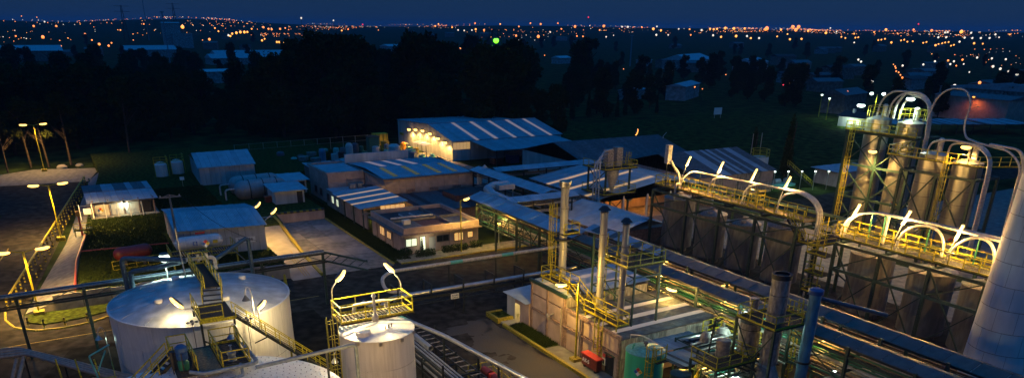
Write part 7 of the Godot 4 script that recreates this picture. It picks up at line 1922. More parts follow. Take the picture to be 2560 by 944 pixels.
# ---------------------------------------------------------------- tall steel columns and the stack
func build_column_tanks():
	var g := "green_steel"
	var cols := [[113.0, -80.0, 1.85, 17.4, "tall stainless column silo beside the caged ladder tower"], [112.4, -74.2, 1.85, 17.4, "tall stainless column silo bearing the hazard diamond"], [106.0, -65.4, 1.85, 14.4, "shorter stainless column silo between the two ladders"], [105.4, -60.0, 1.85, 14.1, "shorter stainless column silo nearest the bundle of bent pipes"]]
	for i in 4:
		var q = cols[i]
		var c := Vector3(q[0], 0, q[1])
		var o := thing("column_silo", q[4], "silo", c, "stainless column silos")
		for k in 7: lathe("shell_course", o, c + Vector3(0, 1.4 + (q[3] - 1.4) * k / 7.0, 0), [Vector2(q[2] - 0.012 * (k % 2), 0), Vector2(q[2] - 0.012 * (k % 2), (q[3] - 1.4) / 7.0 - 0.05)], "stainless", 40)
		for k in 6: lathe("seam_band", o, c + Vector3(0, 1.36 + (q[3] - 1.4) * (k + 1) / 7.0, 0), [Vector2(q[2] - 0.05, -0.05), Vector2(q[2] + 0.03, -0.03), Vector2(q[2] + 0.03, 0.03), Vector2(q[2] - 0.05, 0.05)], "duct_grey", 40)
		lathe("skirt", o, c, [Vector2(q[2], 0), Vector2(q[2], 1.38)], "tank_old", 40)
		lathe("roof", o, c + Vector3(0, q[3], 0), [Vector2(q[2], 0), Vector2(0.3, 0.5), Vector2(0, 0.5)], "stainless", 40)
		lathe("filter_pot", o, c + Vector3(0.5, q[3] + 0.3, 0.3), [Vector2(0.4, 0), Vector2(0.4, 1.7), Vector2(0.2, 1.9), Vector2(0, 1.9)], "pipe_white", 16)
	for i in 3:
		var q = cols[i + 1]
		var d := Vector3(-0.82, 0, 0.57)
		var yy: float = [5.4, 4.4, 3.6][i]
		var hd := thing("hazard_board", ["hazard diamond on the second tall column silo", "hazard diamond low on the shorter column between ladders", "hazard diamond low on the column nearest the bent pipes"][i], "sign", Vector3(q[0], yy, q[1]) + d * 1.8)
		diamond(hd, Vector3(q[0], yy, q[1]) + d * 1.84, Vector3(0.57, 0, 0.82), d, 0.75)
	# frames with platforms
	var f1 := thing("column_frame", "green braced frame with yellow top deck round the two tall columns", "frame", Vector3(112, 0, -77))
	for q in [[110.0, -83.0], [110.0, -71.4], [115.8, -83.0], [115.8, -71.4], [110.0, -77.1]]: bar("column", f1, Vector3(q[0], 0, q[1]), Vector3(q[0], 15.50, q[1]), 0.34, g)
	for y in [5.5, 10.5, 15.4]:
		for x in [110.0, 115.8]: bar("girt", f1, Vector3(x, y, -83.0), Vector3(x, y, -71.4), 0.24, g, 0.32)
		for z in [-83.0, -71.4]: bar("girt", f1, Vector3(110.0, y, z), Vector3(115.8, y, z), 0.24, g, 0.32)
	for i in 3:
		brace(f1, Vector3(109.9, 0, -83.0), Vector3(109.9, 0, -77.1), [0.3, 5.5, 10.5][i], [5.5, 10.5, 15.4][i], g, 0.15)
		brace(f1, Vector3(109.9, 0, -77.1), Vector3(109.9, 0, -71.4), [0.3, 5.5, 10.5][i], [5.5, 10.5, 15.4][i], g, 0.15)
	span("deck", f1, Vector3(109.6, 15.56, -83.4), Vector3(111.2, 15.67, -71.0), "grating")
	railing(f1, [Vector3(109.7, 15.67, -71.1), Vector3(109.7, 15.67, -83.3), Vector3(116.0, 15.67, -83.3)], 1.25, "yellow", 1.5, true, 0.09)
	for k in 2:
		var c := Vector3(cols[k][0], 17.67, cols[k][1])
		railing(f1, arc(c, 1.9, 0, 360, 8), 1.6, "yellow", 1.5, false, 0.08)
	caged_ladder(f1, Vector3(109.4, 0, -81.6), 15.7, Vector3(-1, 0, 0), "yellow", 2.0)
	var f2 := thing("column_frame", "green braced frame with yellow top deck round the two shorter columns", "frame", Vector3(105, 0, -62.5))
	for q in [[103.2, -68.0], [103.2, -57.4], [108.6, -68.0], [108.6, -57.4], [103.2, -62.7]]: bar("column", f2, Vector3(q[0], 0, q[1]), Vector3(q[0], 12.31, q[1]), 0.34, g)
	for y in [5.0, 12.2]:
		for x in [103.2, 108.6]: bar("girt", f2, Vector3(x, y, -68.0), Vector3(x, y, -57.4), 0.24, g, 0.32)
		for z in [-68.0, -57.4]: bar("girt", f2, Vector3(103.2, y, z), Vector3(108.6, y, z), 0.24, g, 0.32)
	for i in 2:
		brace(f2, Vector3(103.1, 0, -68.0), Vector3(103.1, 0, -62.7), [0.3, 5.0][i], [5.0, 12.2][i], g, 0.15)
		brace(f2, Vector3(103.1, 0, -62.7), Vector3(103.1, 0, -57.4), [0.3, 5.0][i], [5.0, 12.2][i], g, 0.15)
	span("deck", f2, Vector3(102.6, 13.91, -70.4), Vector3(104.4, 14.02, -57.0), "grating")
	railing(f2, [Vector3(102.7, 14.02, -57.1), Vector3(102.7, 14.02, -70.3), Vector3(108.6, 14.02, -70.3)], 1.3, "yellow", 1.5, true, 0.09)
	railing(f2, [Vector3(102.7, 14.02, -57.1), Vector3(109.0, 14.02, -54.0)], 1.3, "yellow", 1.5, true, 0.09)
	for z in [-70.2, -57.2]: bar("bracket", f2, Vector3(102.8, 13.91, z), Vector3(103.3, 12.31, clampf(z, -68, -57.4)), 0.12, g)
	caged_ladder(f2, Vector3(102.6, 0, -61.2), 13.9, Vector3(-1, 0, 0), "yellow", 2.0)
	# big arched conveying pipes
	var ap := thing("conveying_pipes", "tall bent pipes arching over the taller column silos", "pipes", Vector3(111, 13.68, -74))
	for i in 3: tube("pipe", ap, [Vector3(113.0 - i * 0.4, 17.78, -80.6 + i * 2.2), Vector3(113.0 - i * 0.4, 20.06 - i * 0.1, -80.4 + i * 2.2), Vector3(112.6, 21.66 - i * 0.25, -78.4 + i * 1.6), Vector3(112.2, 21.66 - i * 0.3, -73.2), Vector3(111.6 - 0.3 * i, 20.29, -71.0), Vector3(111.2 - i * 0.35, 17.10, -70.2), Vector3(111.0 - i * 0.35, 0.5, -69.8)], 0.15, "pipe_white", 1.4, 12)
	tube("drop_pipe", ap, [Vector3(112.4, 21.55, -76.0), Vector3(112.0, 19.84, -76.9), Vector3(112.0, 17.78, -77.0)], 0.2, "pipe_white", 0.6)
	var al := thing("conveying_pipes", "single pipe loop standing high right of the tall columns", "pipes", Vector3(112, 11.40, -66))
	tube("pipe", al, [Vector3(110.4, 18.01, -70.4), Vector3(110.6, 21.20, -70.0), Vector3(111.0, 22.69, -68.6), Vector3(111.2, 22.69, -66.2), Vector3(111.2, 20.98, -65.0), Vector3(111.0, 18.01, -65.2), Vector3(110.8, 16.42, -64.4), Vector3(108.5, 16.19, -60.8), Vector3(107.0, 15.96, -56.0), Vector3(106.5, 14.36, -53.8), Vector3(106.0, 0.5, -53.4)], 0.14, "pipe_white", 1.2, 12)
	var bp := thing("conveying_pipes", "bundle of bent pipes falling beside the shorter columns", "pipes", Vector3(104, 6.84, -56))
	for i in 3: tube("pipe", bp, [Vector3(105.8, 14.59, -66.4 + i * 3.0), Vector3(105.6, 15.96, -66.0 + i * 2.8), Vector3(105.2, 16.64 - i * 0.2, -63.4 + i * 1.8), Vector3(104.6 - 0.2 * i, 16.42 - i * 0.2, -58.0), Vector3(104.2 - i * 0.3, 15.05, -56.4), Vector3(103.9 - i * 0.4, 12.54, -56.0), Vector3(103.6 - i * 0.4, 0.5, -55.6)], 0.14, "pipe_white", 1.1, 12)
	for i in 2: tube("pipe", bp, [Vector3(105.6 + i * 0.3, 16.64, -58.0), Vector3(104.8 + i * 0.3, 16.53, -53.4 - i * 0.4), Vector3(104.2 + i * 0.3, 14.59, -52.0 - i * 0.5), Vector3(103.6 + i * 0.4, 0.5, -51.4 - i * 0.5)], 0.14, "pipe_white", 1.1, 12)
	# lamps
	var lm := [[Vector3(110.6, 19.27, -82.0), "lamp_cool", COOL, 70.0, "white lamp on the deck corner above the tall ladder"], [Vector3(111.4, 20.75, -74.4), "lamp_cool", COOL, 80.0, "white lamp under the arch of the tall pipes"], [Vector3(107.6, 13.22, -76.2), "lamp_warm", WARM, 260.0, "warm lamp between the two tall columns"], [Vector3(103.2, 16.19, -59.6), "lamp_warm", WARM, 170.0, "warm lamp over the shorter columns' deck"]]
	for q in lm:
		var l := thing("column_lamp", q[4], "lamp", q[0])
		rod("bracket", l, q[0] + Vector3(0, 0.2, 0), q[0] + Vector3(0.9, -0.5, -0.2), 0.06, "housing")
		luminaire(l, q[0], Vector3(0.3, 0, 1), 1.3, 0.6, q[1], q[2], q[3], 0.3)
	# big stack on the right edge: plated cone
	var s0 := Vector3(71.2, 0, -33.2)
	var so := thing("stack", "massive tapering white plated stack at the picture's edge", "chimney", s0)
	for k in 12:
		var ya := k * 2.0
		var ra := 2.95 - 0.036 * ya
		var rb := 2.95 - 0.036 * (ya + 1.96)
		var st := sub("ring", so, s0 + Vector3(0, ya, 0))
		for j in 10:
			plate(st, s0 + Vector3(0, ya, 0), ra, rb, 1.95, TAU * (j + 0.5 * (k % 2)) / 10.0 + 0.004, TAU * (j + 1 + 0.5 * (k % 2)) / 10.0 - 0.004)
		lathe("joint_ring", st, s0 + Vector3(0, ya + 1.93, 0), [Vector2(rb - 0.06, 0.01), Vector2(rb - 0.05, 0.07)], "duct_grey", 48)
	lathe("core", so, s0, [Vector2(2.85, 0), Vector2(1.98, 24.0), Vector2(0, 24.0)], "black", 40)
	# storage hut right behind, small vertical lit lamp
	var rl := thing("street_lamp", "dark leaning lamp with a lit tube right of the bent pipes", "street lamp", Vector3(124, 0, -52))
	bar("pole", rl, Vector3(126, 0, -52), Vector3(128.5, 17.5, -53.0), 0.25, "dark_steel")
	tube_lamp(rl, Vector3(125.9, 14.4, -53.0), Vector3(126.4, 15.8, -52.6), 0.2, "lamp_warm", WARM, 14.0)
	var yd := thing("access_deck", "small yellow railed deck right of the bent pipes", "platform", Vector3(122, 11, -54))
	span("deck", yd, Vector3(120, 11.2, -56), Vector3(126, 11.3, -51), "grating")
	railing(yd, [Vector3(120.1, 11.3, -51.1), Vector3(120.1, 11.3, -55.9), Vector3(125.9, 11.3, -55.9)], 1.2)
	for q in [[120.2, -51.2], [120.2, -55.8]]: bar("leg", yd, Vector3(q[0], 0, q[1]), Vector3(q[0], 11.2, q[1]), 0.25, g)
	var gs := thing("grey_shed", "plain pale grey shed behind the white stack", "building", Vector3(125, 0, -47))
	span("wall", gs, Vector3(116, 0, -53), Vector3(130, 6.6, -34), "wall_white_b")
	sheets(gs, "roof_sheet", Vector3(115.6, 6.7, -53.4), Vector3(14.8, 0, 0), Vector3(0, -0.3, 20), 12, ["roof_b", "roof_a"])
	# pink hut with blue roof at field edge
	var ph := thing("pump_house", "pink pump house with a blue flat roof at the field road", "building", Vector3(146, 0, -110))
	span("wall", ph, Vector3(140.6, 0, -112.6), Vector3(152.5, 3.0, -106.0), "wall_pink")
	sheets(ph, "roof_sheet", Vector3(140.0, 3.2, -113.4), Vector3(13.2, 0, 0), Vector3(0, -0.12, 7.9), 10, ["roof_a"])
	span("door", ph, Vector3(146.6, 0, -105.98), Vector3(147.8, 2.2, -105.92), "wall_cream")
	plant(4, 145.6, -104.0, 0.0, 1.5, 0.4, "shrub", "round shrub before the pink pump house", "")
	plant(3, 143.2, -103.6, 0.0, 0.36, 0.4, "little_cypress", "thin small cypress beside the pink pump house", "")
	# utilities island behind ochre catwalk: small white silo with deck, pumps
	var wd := thing("water_tower", "small white tank with a yellow railed top at the field edge", "tank", Vector3(128, 0, -117))
	lathe("shell", wd, Vector3(128, 0, -117), [Vector2(1.9, 0), Vector2(1.9, 5.6), Vector2(0, 5.7)], "tank_white", 32)
	railing(wd, arc(Vector3(128, 5.7, -117), 1.9, 0, 360, 8), 1.5, "yellow", 1.5, true, 0.09)
	for q in [[126.4, -118], [129.4, -118.4]]: rod("mast", wd, Vector3(q[0], 0, q[1]), Vector3(q[0], 10.2, q[1]), 0.07, "pipe_silver")
	for i in 5:
		var px: float = 126.0 + i * 2.6
		var pz: float = -110.5 + i * 1.2
		var sl := thing("post_lamp", "small white post lamp over the pump court by the field", "lamp", Vector3(px, 0, pz), "post lamps of the pump court")
		rod("pole", sl, Vector3(px, 0, pz), Vector3(px, 3.6, pz), 0.06, "pipe_silver")
		luminaire(sl, Vector3(px, 3.7, pz), Vector3(1, 0, 0), 0.4, 0.35, "lamp_cool", COOL, 5.0)
	for i in 4:
		var m := thing("pump_skid", "green pump skid in the lamp lit court by the field", "pump", Vector3(123 + i * 3.2, 0, -113), "pump skids of the court")
		span("base", m, Vector3(122 + i * 3.2, 0, -114), Vector3(124.4 + i * 3.2, 0.5, -111.6), "teal")
		rod("motor", m, Vector3(122.4 + i * 3.2, 1.1, -112.8), Vector3(124.0 + i * 3.2, 1.1, -112.8), 0.5, "pipe_blue", 20)
	var ys := thing("court_stair", "yellow stair climbing out of the pump court", "stair", Vector3(133, 0, -108))
	stairs(ys, Vector3(130.8, 4.4, -111.5), Vector3(135.4, 0.4, -108.8), 1.2)

func plate(parent: Node3D, c: Vector3, ra: float, rb: float, h: float, a0: float, a1: float):
	var key := "plate%.3f_%.3f" % [ra, a0]
	if not cache.has(key):
		var st := SurfaceTool.new()
		st.begin(Mesh.PRIMITIVE_TRIANGLES)
		for i in 6:
			var u := lerpf(a0, a1, i / 6.0)
			var v := lerpf(a0, a1, (i + 1) / 6.0)
			for q in [[u, ra, 0.0], [v, rb, h], [v, ra, 0.0], [u, ra, 0.0], [u, rb, h], [v, rb, h]]:
				st.set_normal(Vector3(sin(q[0]), 0.06, cos(q[0])).normalized())
				st.add_vertex(Vector3(sin(q[0]) * q[1], q[2], cos(q[0]) * q[1]))
		cache[key] = st.commit()
	mi("plate", cache[key], "stack_white", parent, Transform3D(Basis.IDENTITY, c))

# ---------------------------------------------------------------- process yard at the lower right, junk yard, lights
func build_process_corner():
	var g := "green_steel"
	# tin canopy beside the green tank
	var tc := thing("tin_canopy", "ribbed blue grey tin canopy beside the green tank", "canopy", Vector3(46.5, 0, -48.5))
	sheets(tc, "roof_sheet", Vector3(43.6, 3.45, -50.9), Vector3(5.8, 0, 0), Vector3(0.6, -0.2, 2.4), 12, ["roof_a", "roof_b"])
	sheets(tc, "roof_sheet", Vector3(43.2, 3.1, -48.4), Vector3(5.6, 0, 0), Vector3(0.6, -0.2, 2.9), 12, ["roof_b", "roof_old_a"])
	for q in [[43.6, -45.8], [46.4, -45.7], [48.8, -45.6]]: bar("post", tc, Vector3(q[0], 0, q[1]), Vector3(q[0], 2.9, q[1]), 0.13, g)
	omni(tc, Vector3(45.5, 2.4, -47.0), YEL, 6.0)
	omni(tc, Vector3(47.6, 2.3, -46.2), YEL, 4.0)
	for i in 2: rod("lamp_tube", tc, Vector3(45.2 + i * 1.6, 2.75, -47.0), Vector3(46.2 + i * 1.6, 2.75, -47.0), 0.05, "lamp_warm")
	for i in 6:
		var x := 43.9 + i * 0.85
		var v := thing("process_vessel", "small upright vessel crowded under the tin canopy", "vessel", Vector3(x, 0, -46.4 + 0.3 * (i % 2)), "vessels under the tin canopy")
		lathe("body", v, Vector3(x, 0, -46.4 + 0.3 * (i % 2)), [Vector2(0.28, 0), Vector2(0.3, 1.2 + 0.2 * (i % 3)), Vector2(0.1, 1.5 + 0.2 * (i % 3)), Vector2(0.06, 1.8 + 0.2 * (i % 3))], ["kerb_yellow", "pipe_silver", "pipe_white"][i % 3], 16)
		rod("valve", v, Vector3(x - 0.25, 1.0, -46.1), Vector3(x + 0.25, 1.0, -46.1), 0.07, "dark_steel")
	# railed deck with the rusty drum
	var rd := thing("drum_platform", "dark railed deck carrying a rusty round drum", "platform", Vector3(46, 4, -43))
	span("deck", rd, Vector3(44.0, 3.9, -44.9), Vector3(48.6, 4.02, -41.6), "grating")
	railing(rd, [Vector3(44.1, 4.02, -44.8), Vector3(44.1, 4.02, -41.7), Vector3(48.5, 4.02, -41.7), Vector3(48.5, 4.02, -44.8)], 1.15)
	for q in [[44.1, -41.7], [48.5, -41.7], [44.1, -44.8], [48.5, -44.8]]: bar("leg", rd, Vector3(q[0], 0, q[1]), Vector3(q[0], 3.9, q[1]), 0.18, g)
	var dm := thing("rusty_drum", "rusty round drum with a hoist frame on the railed deck", "drum", Vector3(46.9, 4, -43.9))
	lathe("drum", dm, Vector3(46.9, 4.02, -43.9), [Vector2(0.6, 0), Vector2(0.62, 0.5), Vector2(0.56, 0.55), Vector2(0.62, 0.6), Vector2(0.62, 1.5), Vector2(0.5, 1.55), Vector2(0, 1.55)], "pipe_tan", 24)
	bar("hoist_post", dm, Vector3(45.9, 4.0, -44.6), Vector3(46.3, 7.4, -44.6), 0.1, "dark_steel")
	bar("hoist_arm", dm, Vector3(45.6, 6.6, -44.6), Vector3(46.9, 7.3, -44.4), 0.1, "dark_steel")
	var wl := thing("flood_lamp", "bright white lamp under the railed drum deck", "lamp", Vector3(46.4, 3, -41.9))
	rod("bracket", wl, Vector3(46.4, 3.9, -41.9), Vector3(46.4, 3.0, -41.7), 0.05, "housing")
	luminaire(wl, Vector3(46.4, 2.9, -41.6), Vector3(1, 0, 0), 0.7, 0.5, "lamp_cool", COOL, 18.0, 0.25)
	# reactor columns
	var rc := thing("reactor_column", "grey reactor column with a blue collar and slim neck", "column", Vector3(50.4, 0, -44))
	lathe("body", rc, Vector3(50.3, 0, -44.2), [Vector2(0.9, 0), Vector2(0.9, 6.6), Vector2(0.6, 6.9)], "duct_grey", 28)
	lathe("blue_collar", rc, Vector3(50.3, 6.9, -44.2), [Vector2(0.95, -0.4), Vector2(0.98, 0.0), Vector2(0.4, 0.2)], "blue_steel", 28)
	lathe("neck", rc, Vector3(50.3, 7.0, -44.2), [Vector2(0.4, 0), Vector2(0.4, 1.7), Vector2(0, 1.7)], "duct_grey", 20)
	for i in 4: lathe("band", rc, Vector3(50.3, 1.4 + i * 1.5, -44.2), [Vector2(0.88, -0.05), Vector2(0.94, 0), Vector2(0.88, 0.05)], "dark_steel", 28)
	var bd := thing("exhaust_duct", "large grey exhaust duct rising through a railed deck to a dark rim", "duct", Vector3(50, 0, -41.6))
	for i in 5: lathe("duct_section", bd, Vector3(50.2, 3.6 + i * 1.56, -41.6), [Vector2(0.78, 0), Vector2(0.78, 1.5)], "duct_grey", 28)
	lathe("rim", bd, Vector3(50.2, 11.4, -41.6), [Vector2(0.7, -0.2), Vector2(0.84, -0.2), Vector2(0.84, 0.2), Vector2(0.6, 0.2)], "black", 28)
	lathe("hood", bd, Vector3(50.2, 1.0, -41.6), [Vector2(1.9, 0), Vector2(1.9, 0.4), Vector2(0.78, 2.6)], "duct_grey", 4)
	span("base_box", bd, Vector3(48.9, 0, -42.9), Vector3(51.5, 1.0, -40.3), "duct_grey")
	var bp := thing("duct_platform", "large yellow edged deck round the grey exhaust duct", "platform", Vector3(50.4, 7.4, -41.4))
	for q in [[Vector3(48.0, 7.4, -44.0), Vector3(49.4, 7.5, -39.6)], [Vector3(51.0, 7.4, -44.0), Vector3(53.0, 7.5, -39.6)], [Vector3(49.4, 7.4, -44.0), Vector3(51.0, 7.5, -42.4)], [Vector3(49.4, 7.4, -40.8), Vector3(51.0, 7.5, -39.6)]]: span("deck", bp, q[0], q[1], "grating")
	railing(bp, [Vector3(48.1, 7.5, -39.7), Vector3(48.1, 7.5, -43.9), Vector3(52.9, 7.5, -43.9), Vector3(52.9, 7.5, -39.7), Vector3(48.1, 7.5, -39.7)], 1.15)
	for q in [[48.1, -39.7], [52.9, -39.7], [48.1, -43.9], [52.9, -43.9]]: bar("leg", bp, Vector3(q[0], 0, q[1]), Vector3(q[0], 7.4, q[1]), 0.2, g)
	brace(bp, Vector3(48.1, 0, -43.9), Vector3(48.1, 0, -39.7), 1.0, 7.2, g, 0.09)
	caged_ladder(bp, Vector3(53.2, 0, -42.0), 7.6, Vector3(1, 0, 0), "yellow", 2.0)
	var bc := thing("blue_column", "slim light blue column with a dark blue cap", "column", Vector3(51.5, 0, -39.2))
	lathe("shaft", bc, Vector3(52.0, 0, -39.4), [Vector2(0.5, 0), Vector2(0.5, 10.2)], "blue_column", 24)
	lathe("cap", bc, Vector3(52.0, 10.2, -39.4), [Vector2(0.62, 0), Vector2(0.62, 0.35), Vector2(0.3, 0.5), Vector2(0, 0.5)], "blue_motor", 24)
	tube("outlet_duct", bc, [Vector3(52.4, 9.8, -39.4), Vector3(57.4, 8.4, -36.2)], 0.18, "blue_steel")
	lathe("flange", bc, Vector3(52.0, 4.0, -39.4), [Vector2(0.5, 0), Vector2(0.62, 0.02), Vector2(0.62, 0.16), Vector2(0.5, 0.18)], "dark_steel", 24)
	# vertical pipe mast under the round floodlight
	var vm := thing("pipe_mast", "silver vertical pipe standing below the round floodlight", "pipe", Vector3(49, 0, -43))
	rod("pipe", vm, Vector3(48.9, 0, -43.0), Vector3(50.6, 7.0, -46.0), 0.16, "pipe_silver")
	rod("collar", vm, Vector3(49.7, 3.4, -44.4), Vector3(49.8, 3.7, -44.6), 0.24, "dark_steel")
	# process module: frame with pipes, vessels and yellow rails filling the yard
	var pmod := thing("process_module", "dense frame of pipes and yellow rails between rack and ducts", "frame", Vector3(50, 0, -47))
	for x in [46.6, 49.6, 52.3]:
		for z in [-49.6, -46.6, -42.6]: bar("column", pmod, Vector3(x, 0, z), Vector3(x, 3.8, z), 0.14, g)
	for y in [1.6, 2.6, 3.7]:
		for z in [-49.6, -46.6, -42.6]: bar("beam", pmod, Vector3(46.6, y, z), Vector3(52.3, y, z), 0.12, g)
		for x in [46.6, 49.6, 52.3]: bar("beam", pmod, Vector3(x, y, -49.6), Vector3(x, y, -42.6), 0.1, g)
	for i in 3: pipe_layer(pmod, Vector3(46.6, 1.7 + i, -46.2), Vector3(52.3, 1.7 + i, -46.2), Vector3.BACK, 6.0, 9, 400 + i, 0.13)
	pipe_layer(pmod, Vector3(49.5, 3.3, -49.6), Vector3(49.5, 3.3, -41.0), Vector3.RIGHT, 5.0, 7, 410, 0.12)
	railing(pmod, [Vector3(49.8, 3.8, -49.5), Vector3(52.2, 3.8, -49.5), Vector3(52.2, 3.8, -44.5)], 1.1)
	for q in [[51.2, -48.2, 0.7, 4.0], [48.4, -47.6, 0.5, 4.3], [51.4, -45.6, 0.55, 5.0]]:
		var v := thing("process_vessel", "rounded grey vessel standing up out of the pipe module", "vessel", Vector3(q[0], 0, q[1]), "vessels in the pipe module")
		lathe("body", v, Vector3(q[0], 0, q[1]), [Vector2(q[2], 0), Vector2(q[2], q[3]), Vector2(q[2] * 0.6, q[3] + 0.4), Vector2(0, q[3] + 0.5)], "duct_grey", 24)
		rod("nozzle", v, Vector3(q[0], q[3] + 0.4, q[1]), Vector3(q[0], q[3] + 0.9, q[1]), 0.1, "pipe_silver")
	var ls := [[Vector3(50.6, 3.2, -47.6), YEL, 7.0], [Vector3(48.0, 2.6, -44.0), COOL, 5.0], [Vector3(51.6, 2.8, -43.8), YEL, 4.0], [Vector3(54.6, 3.2, -38.0), COOL, 3.0]]
	for q in ls:
		var l := thing("module_lamp", "small lamp glowing inside the pipe module", "lamp", q[0], "lamps in the pipe module")
		rod("stem", l, q[0] + Vector3(0, 0.1, 0), q[0] + Vector3(0, 0.6, 0), 0.03, "housing")
		luminaire(l, q[0], Vector3(1, 0, 0), 0.5, 0.22, "lamp_warm" if q[1] == YEL else "lamp_cool", q[1], q[2], 0.1)
	# lower flat roof at the bottom right
	var lr := thing("low_store", "flat blue grey roof with a bright edge strip at the near right corner", "building", Vector3(53, 0, -34))
	sheets(lr, "roof_sheet", Vector3(52.0, 3.2, -37.5), Vector3(7.0, 0, 0), Vector3(0, -0.2, 12.0), 7, ["roof_old_a", "roof_b"])
	span("wall", lr, Vector3(52.2, 0, -37.2), Vector3(58.8, 3.0, -25.8), "wall_pink_frame")
	for i in 2: span("lamp_strip", lr, Vector3(58.95, 2.7, -34.5 + i * 4), Vector3(59.0, 2.85, -32.5 + i * 4), "window_warm")
	var gt2 := thing("storage_tank", "dark green smaller tank half hidden behind the bright green one", "tank", Vector3(43.2, 0, -45.4))
	lathe("shell", gt2, Vector3(43.3, 0, -45.0), [Vector2(0.9, 0), Vector2(0.9, 2.7)], "green_steel", 32)
	lathe("roof", gt2, Vector3(43.3, 2.7, -45.0), [Vector2(0.94, 0), Vector2(0.1, 0.2), Vector2(0, 0.2)], "green_steel", 32)

func build_junk_yard():
	var ms := ["blue_steel", "sign_white", "duct_grey", "teal", "sign_orange", "pipe_green", "wall_white", "red", "crate_wood", "pipe_blue", "kerb_yellow"]
	var names := {"blue_steel": "dark blue", "sign_white": "white", "duct_grey": "grey", "teal": "mint green", "sign_orange": "orange", "pipe_green": "green", "wall_white": "off white", "red": "red", "crate_wood": "brown", "pipe_blue": "pale blue", "kerb_yellow": "yellow"}
	var r := RandomNumberGenerator.new()
	r.seed = 77
	for i in 54:
		var x := r.randf_range(60.0, 81.0)
		var z := r.randf_range(-198.0, -172.0) - (x - 60.0) * 0.2
		if i % 3 == 0:
			x = r.randf_range(46.0, 62.0)
			z = r.randf_range(-196.0, -176.0)
		var m: String = ms[r.randi() % ms.size()]
		var s := r.randf_range(0.5, 1.15)
		if i % 2 == 0:
			var d := thing("drum", "%s barrel standing in the crowded junk yard" % names[m], "drum", Vector3(x, 0, z), "%s drums of the junk yard" % names[m])
			lathe("barrel", d, Vector3(x, 0, z), [Vector2(s * 0.8, 0), Vector2(s * 0.8, s * 0.9), Vector2(s * 0.86, s * 0.95), Vector2(s * 0.8, s), Vector2(s * 0.8, s * 1.9), Vector2(s * 0.5, s * 2.1), Vector2(0, s * 2.1)], m, 16)
			lathe("bung", d, Vector3(x + 0.2, s * 2.1, z), [Vector2(0.12, 0), Vector2(0.12, 0.12), Vector2(0, 0.12)], "black", 8)
		else:
			var b := thing("crate", "%s crate standing in the crowded junk yard" % names[m], "crate", Vector3(x, 0, z), "%s crates of the junk yard" % names[m], r.randf())
			box("body", b, Vector3(x, s, z), Vector3(s * 1.8, s * 2.0, s * 1.5), m, r.randf())
			box("lid", b, Vector3(x, s * 2.04, z), Vector3(s * 1.9, 0.1, s * 1.6), m, 0.0)
	var yb := thing("skip", "bright yellow skip standing by the warehouse corner", "container", Vector3(78.5, 0, -207))
	span("body", yb, Vector3(75.6, 0.2, -208), Vector3(79.4, 3.2, -205.6), "sign_yellow")
	for i in 4: span("rib", yb, Vector3(75.7 + i * 1.1, 0.2, -205.58), Vector3(75.9 + i * 1.1, 3.2, -205.45), "kerb_yellow")
	for q in [[54.0, -183, 0.8, 3.6, "blue_column", "blue upright tank standing high in the junk yard"], [62.0, -187, 0.9, 3.9, "wall_white", "pale upright tank in the middle of the junk yard"], [72.5, -184.0, 1.5, 3.4, "wall_white", "white squat tank glinting near the warehouse awnings"]]:
		var t := thing("old_tank", q[5], "tank", Vector3(q[0], 0, q[1]))
		lathe("shell", t, Vector3(q[0], 0, q[1]), [Vector2(q[2], 0), Vector2(q[2], q[3] * 0.85), Vector2(q[2] * 0.6, q[3]), Vector2(0, q[3] + 0.1)], q[4], 24)
		lathe("base_ring", t, Vector3(q[0], 0, q[1]), [Vector2(q[2] + 0.15, 0), Vector2(q[2] + 0.15, 0.25), Vector2(q[2], 0.3)], "concrete_b", 24)
	var gc := thing("green_cabin", "green machine cabin standing among the drums", "cabin", Vector3(70, 0, -192))
	span("body", gc, Vector3(68.6, 0, -193), Vector3(71.2, 4.4, -190.6), "pipe_green")
	span("roof", gc, Vector3(68.4, 4.4, -193.2), Vector3(71.4, 4.55, -190.4), "green_steel")
	var fe := thing("yard_fence", "thin wire fence running behind the junk yard", "fence", Vector3(60, 0, -204))
	for i in 12:
		var p := Vector3(38.0 + i * 3.6, 0, -203.0 - i * 0.4)
		bar("post", fe, p, p + Vector3(0, 3.0, 0), 0.12, "pipe_silver")
		if i < 11:
			for k in 2: bar("wire", fe, p + Vector3(0, 1.6 + k * 1.3, 0), p + Vector3(3.6, 1.6 + k * 1.3, -0.4), 0.05, "pipe_silver")

func city_light(kind: String, x: float, z: float, h: float, size: float):
	var names := {"city_orange": "orange", "city_yellow": "yellow", "city_white": "white", "city_red": "red"}
	var y := terr(x, z) + h
	var o := thing("city_lamp", "%s lamp, one of the many points of the far town" % names[kind], "street lamp", Vector3(x, y - h, z), "%s lamps of the far town" % names[kind])
	if not cache.has("dot"):
		var s := SphereMesh.new()
		s.radius = 1.0
		s.height = 2.0
		s.radial_segments = 8
		s.rings = 4
		cache["dot"] = s
	mi("lamp_globe", cache["dot"], kind, o, Transform3D(Basis.from_scale(Vector3.ONE * size), Vector3(x, y, z)))
	bar("pole", o, Vector3(x, y - h, z), Vector3(x, y - size, z), size * 0.3, "dark_steel")

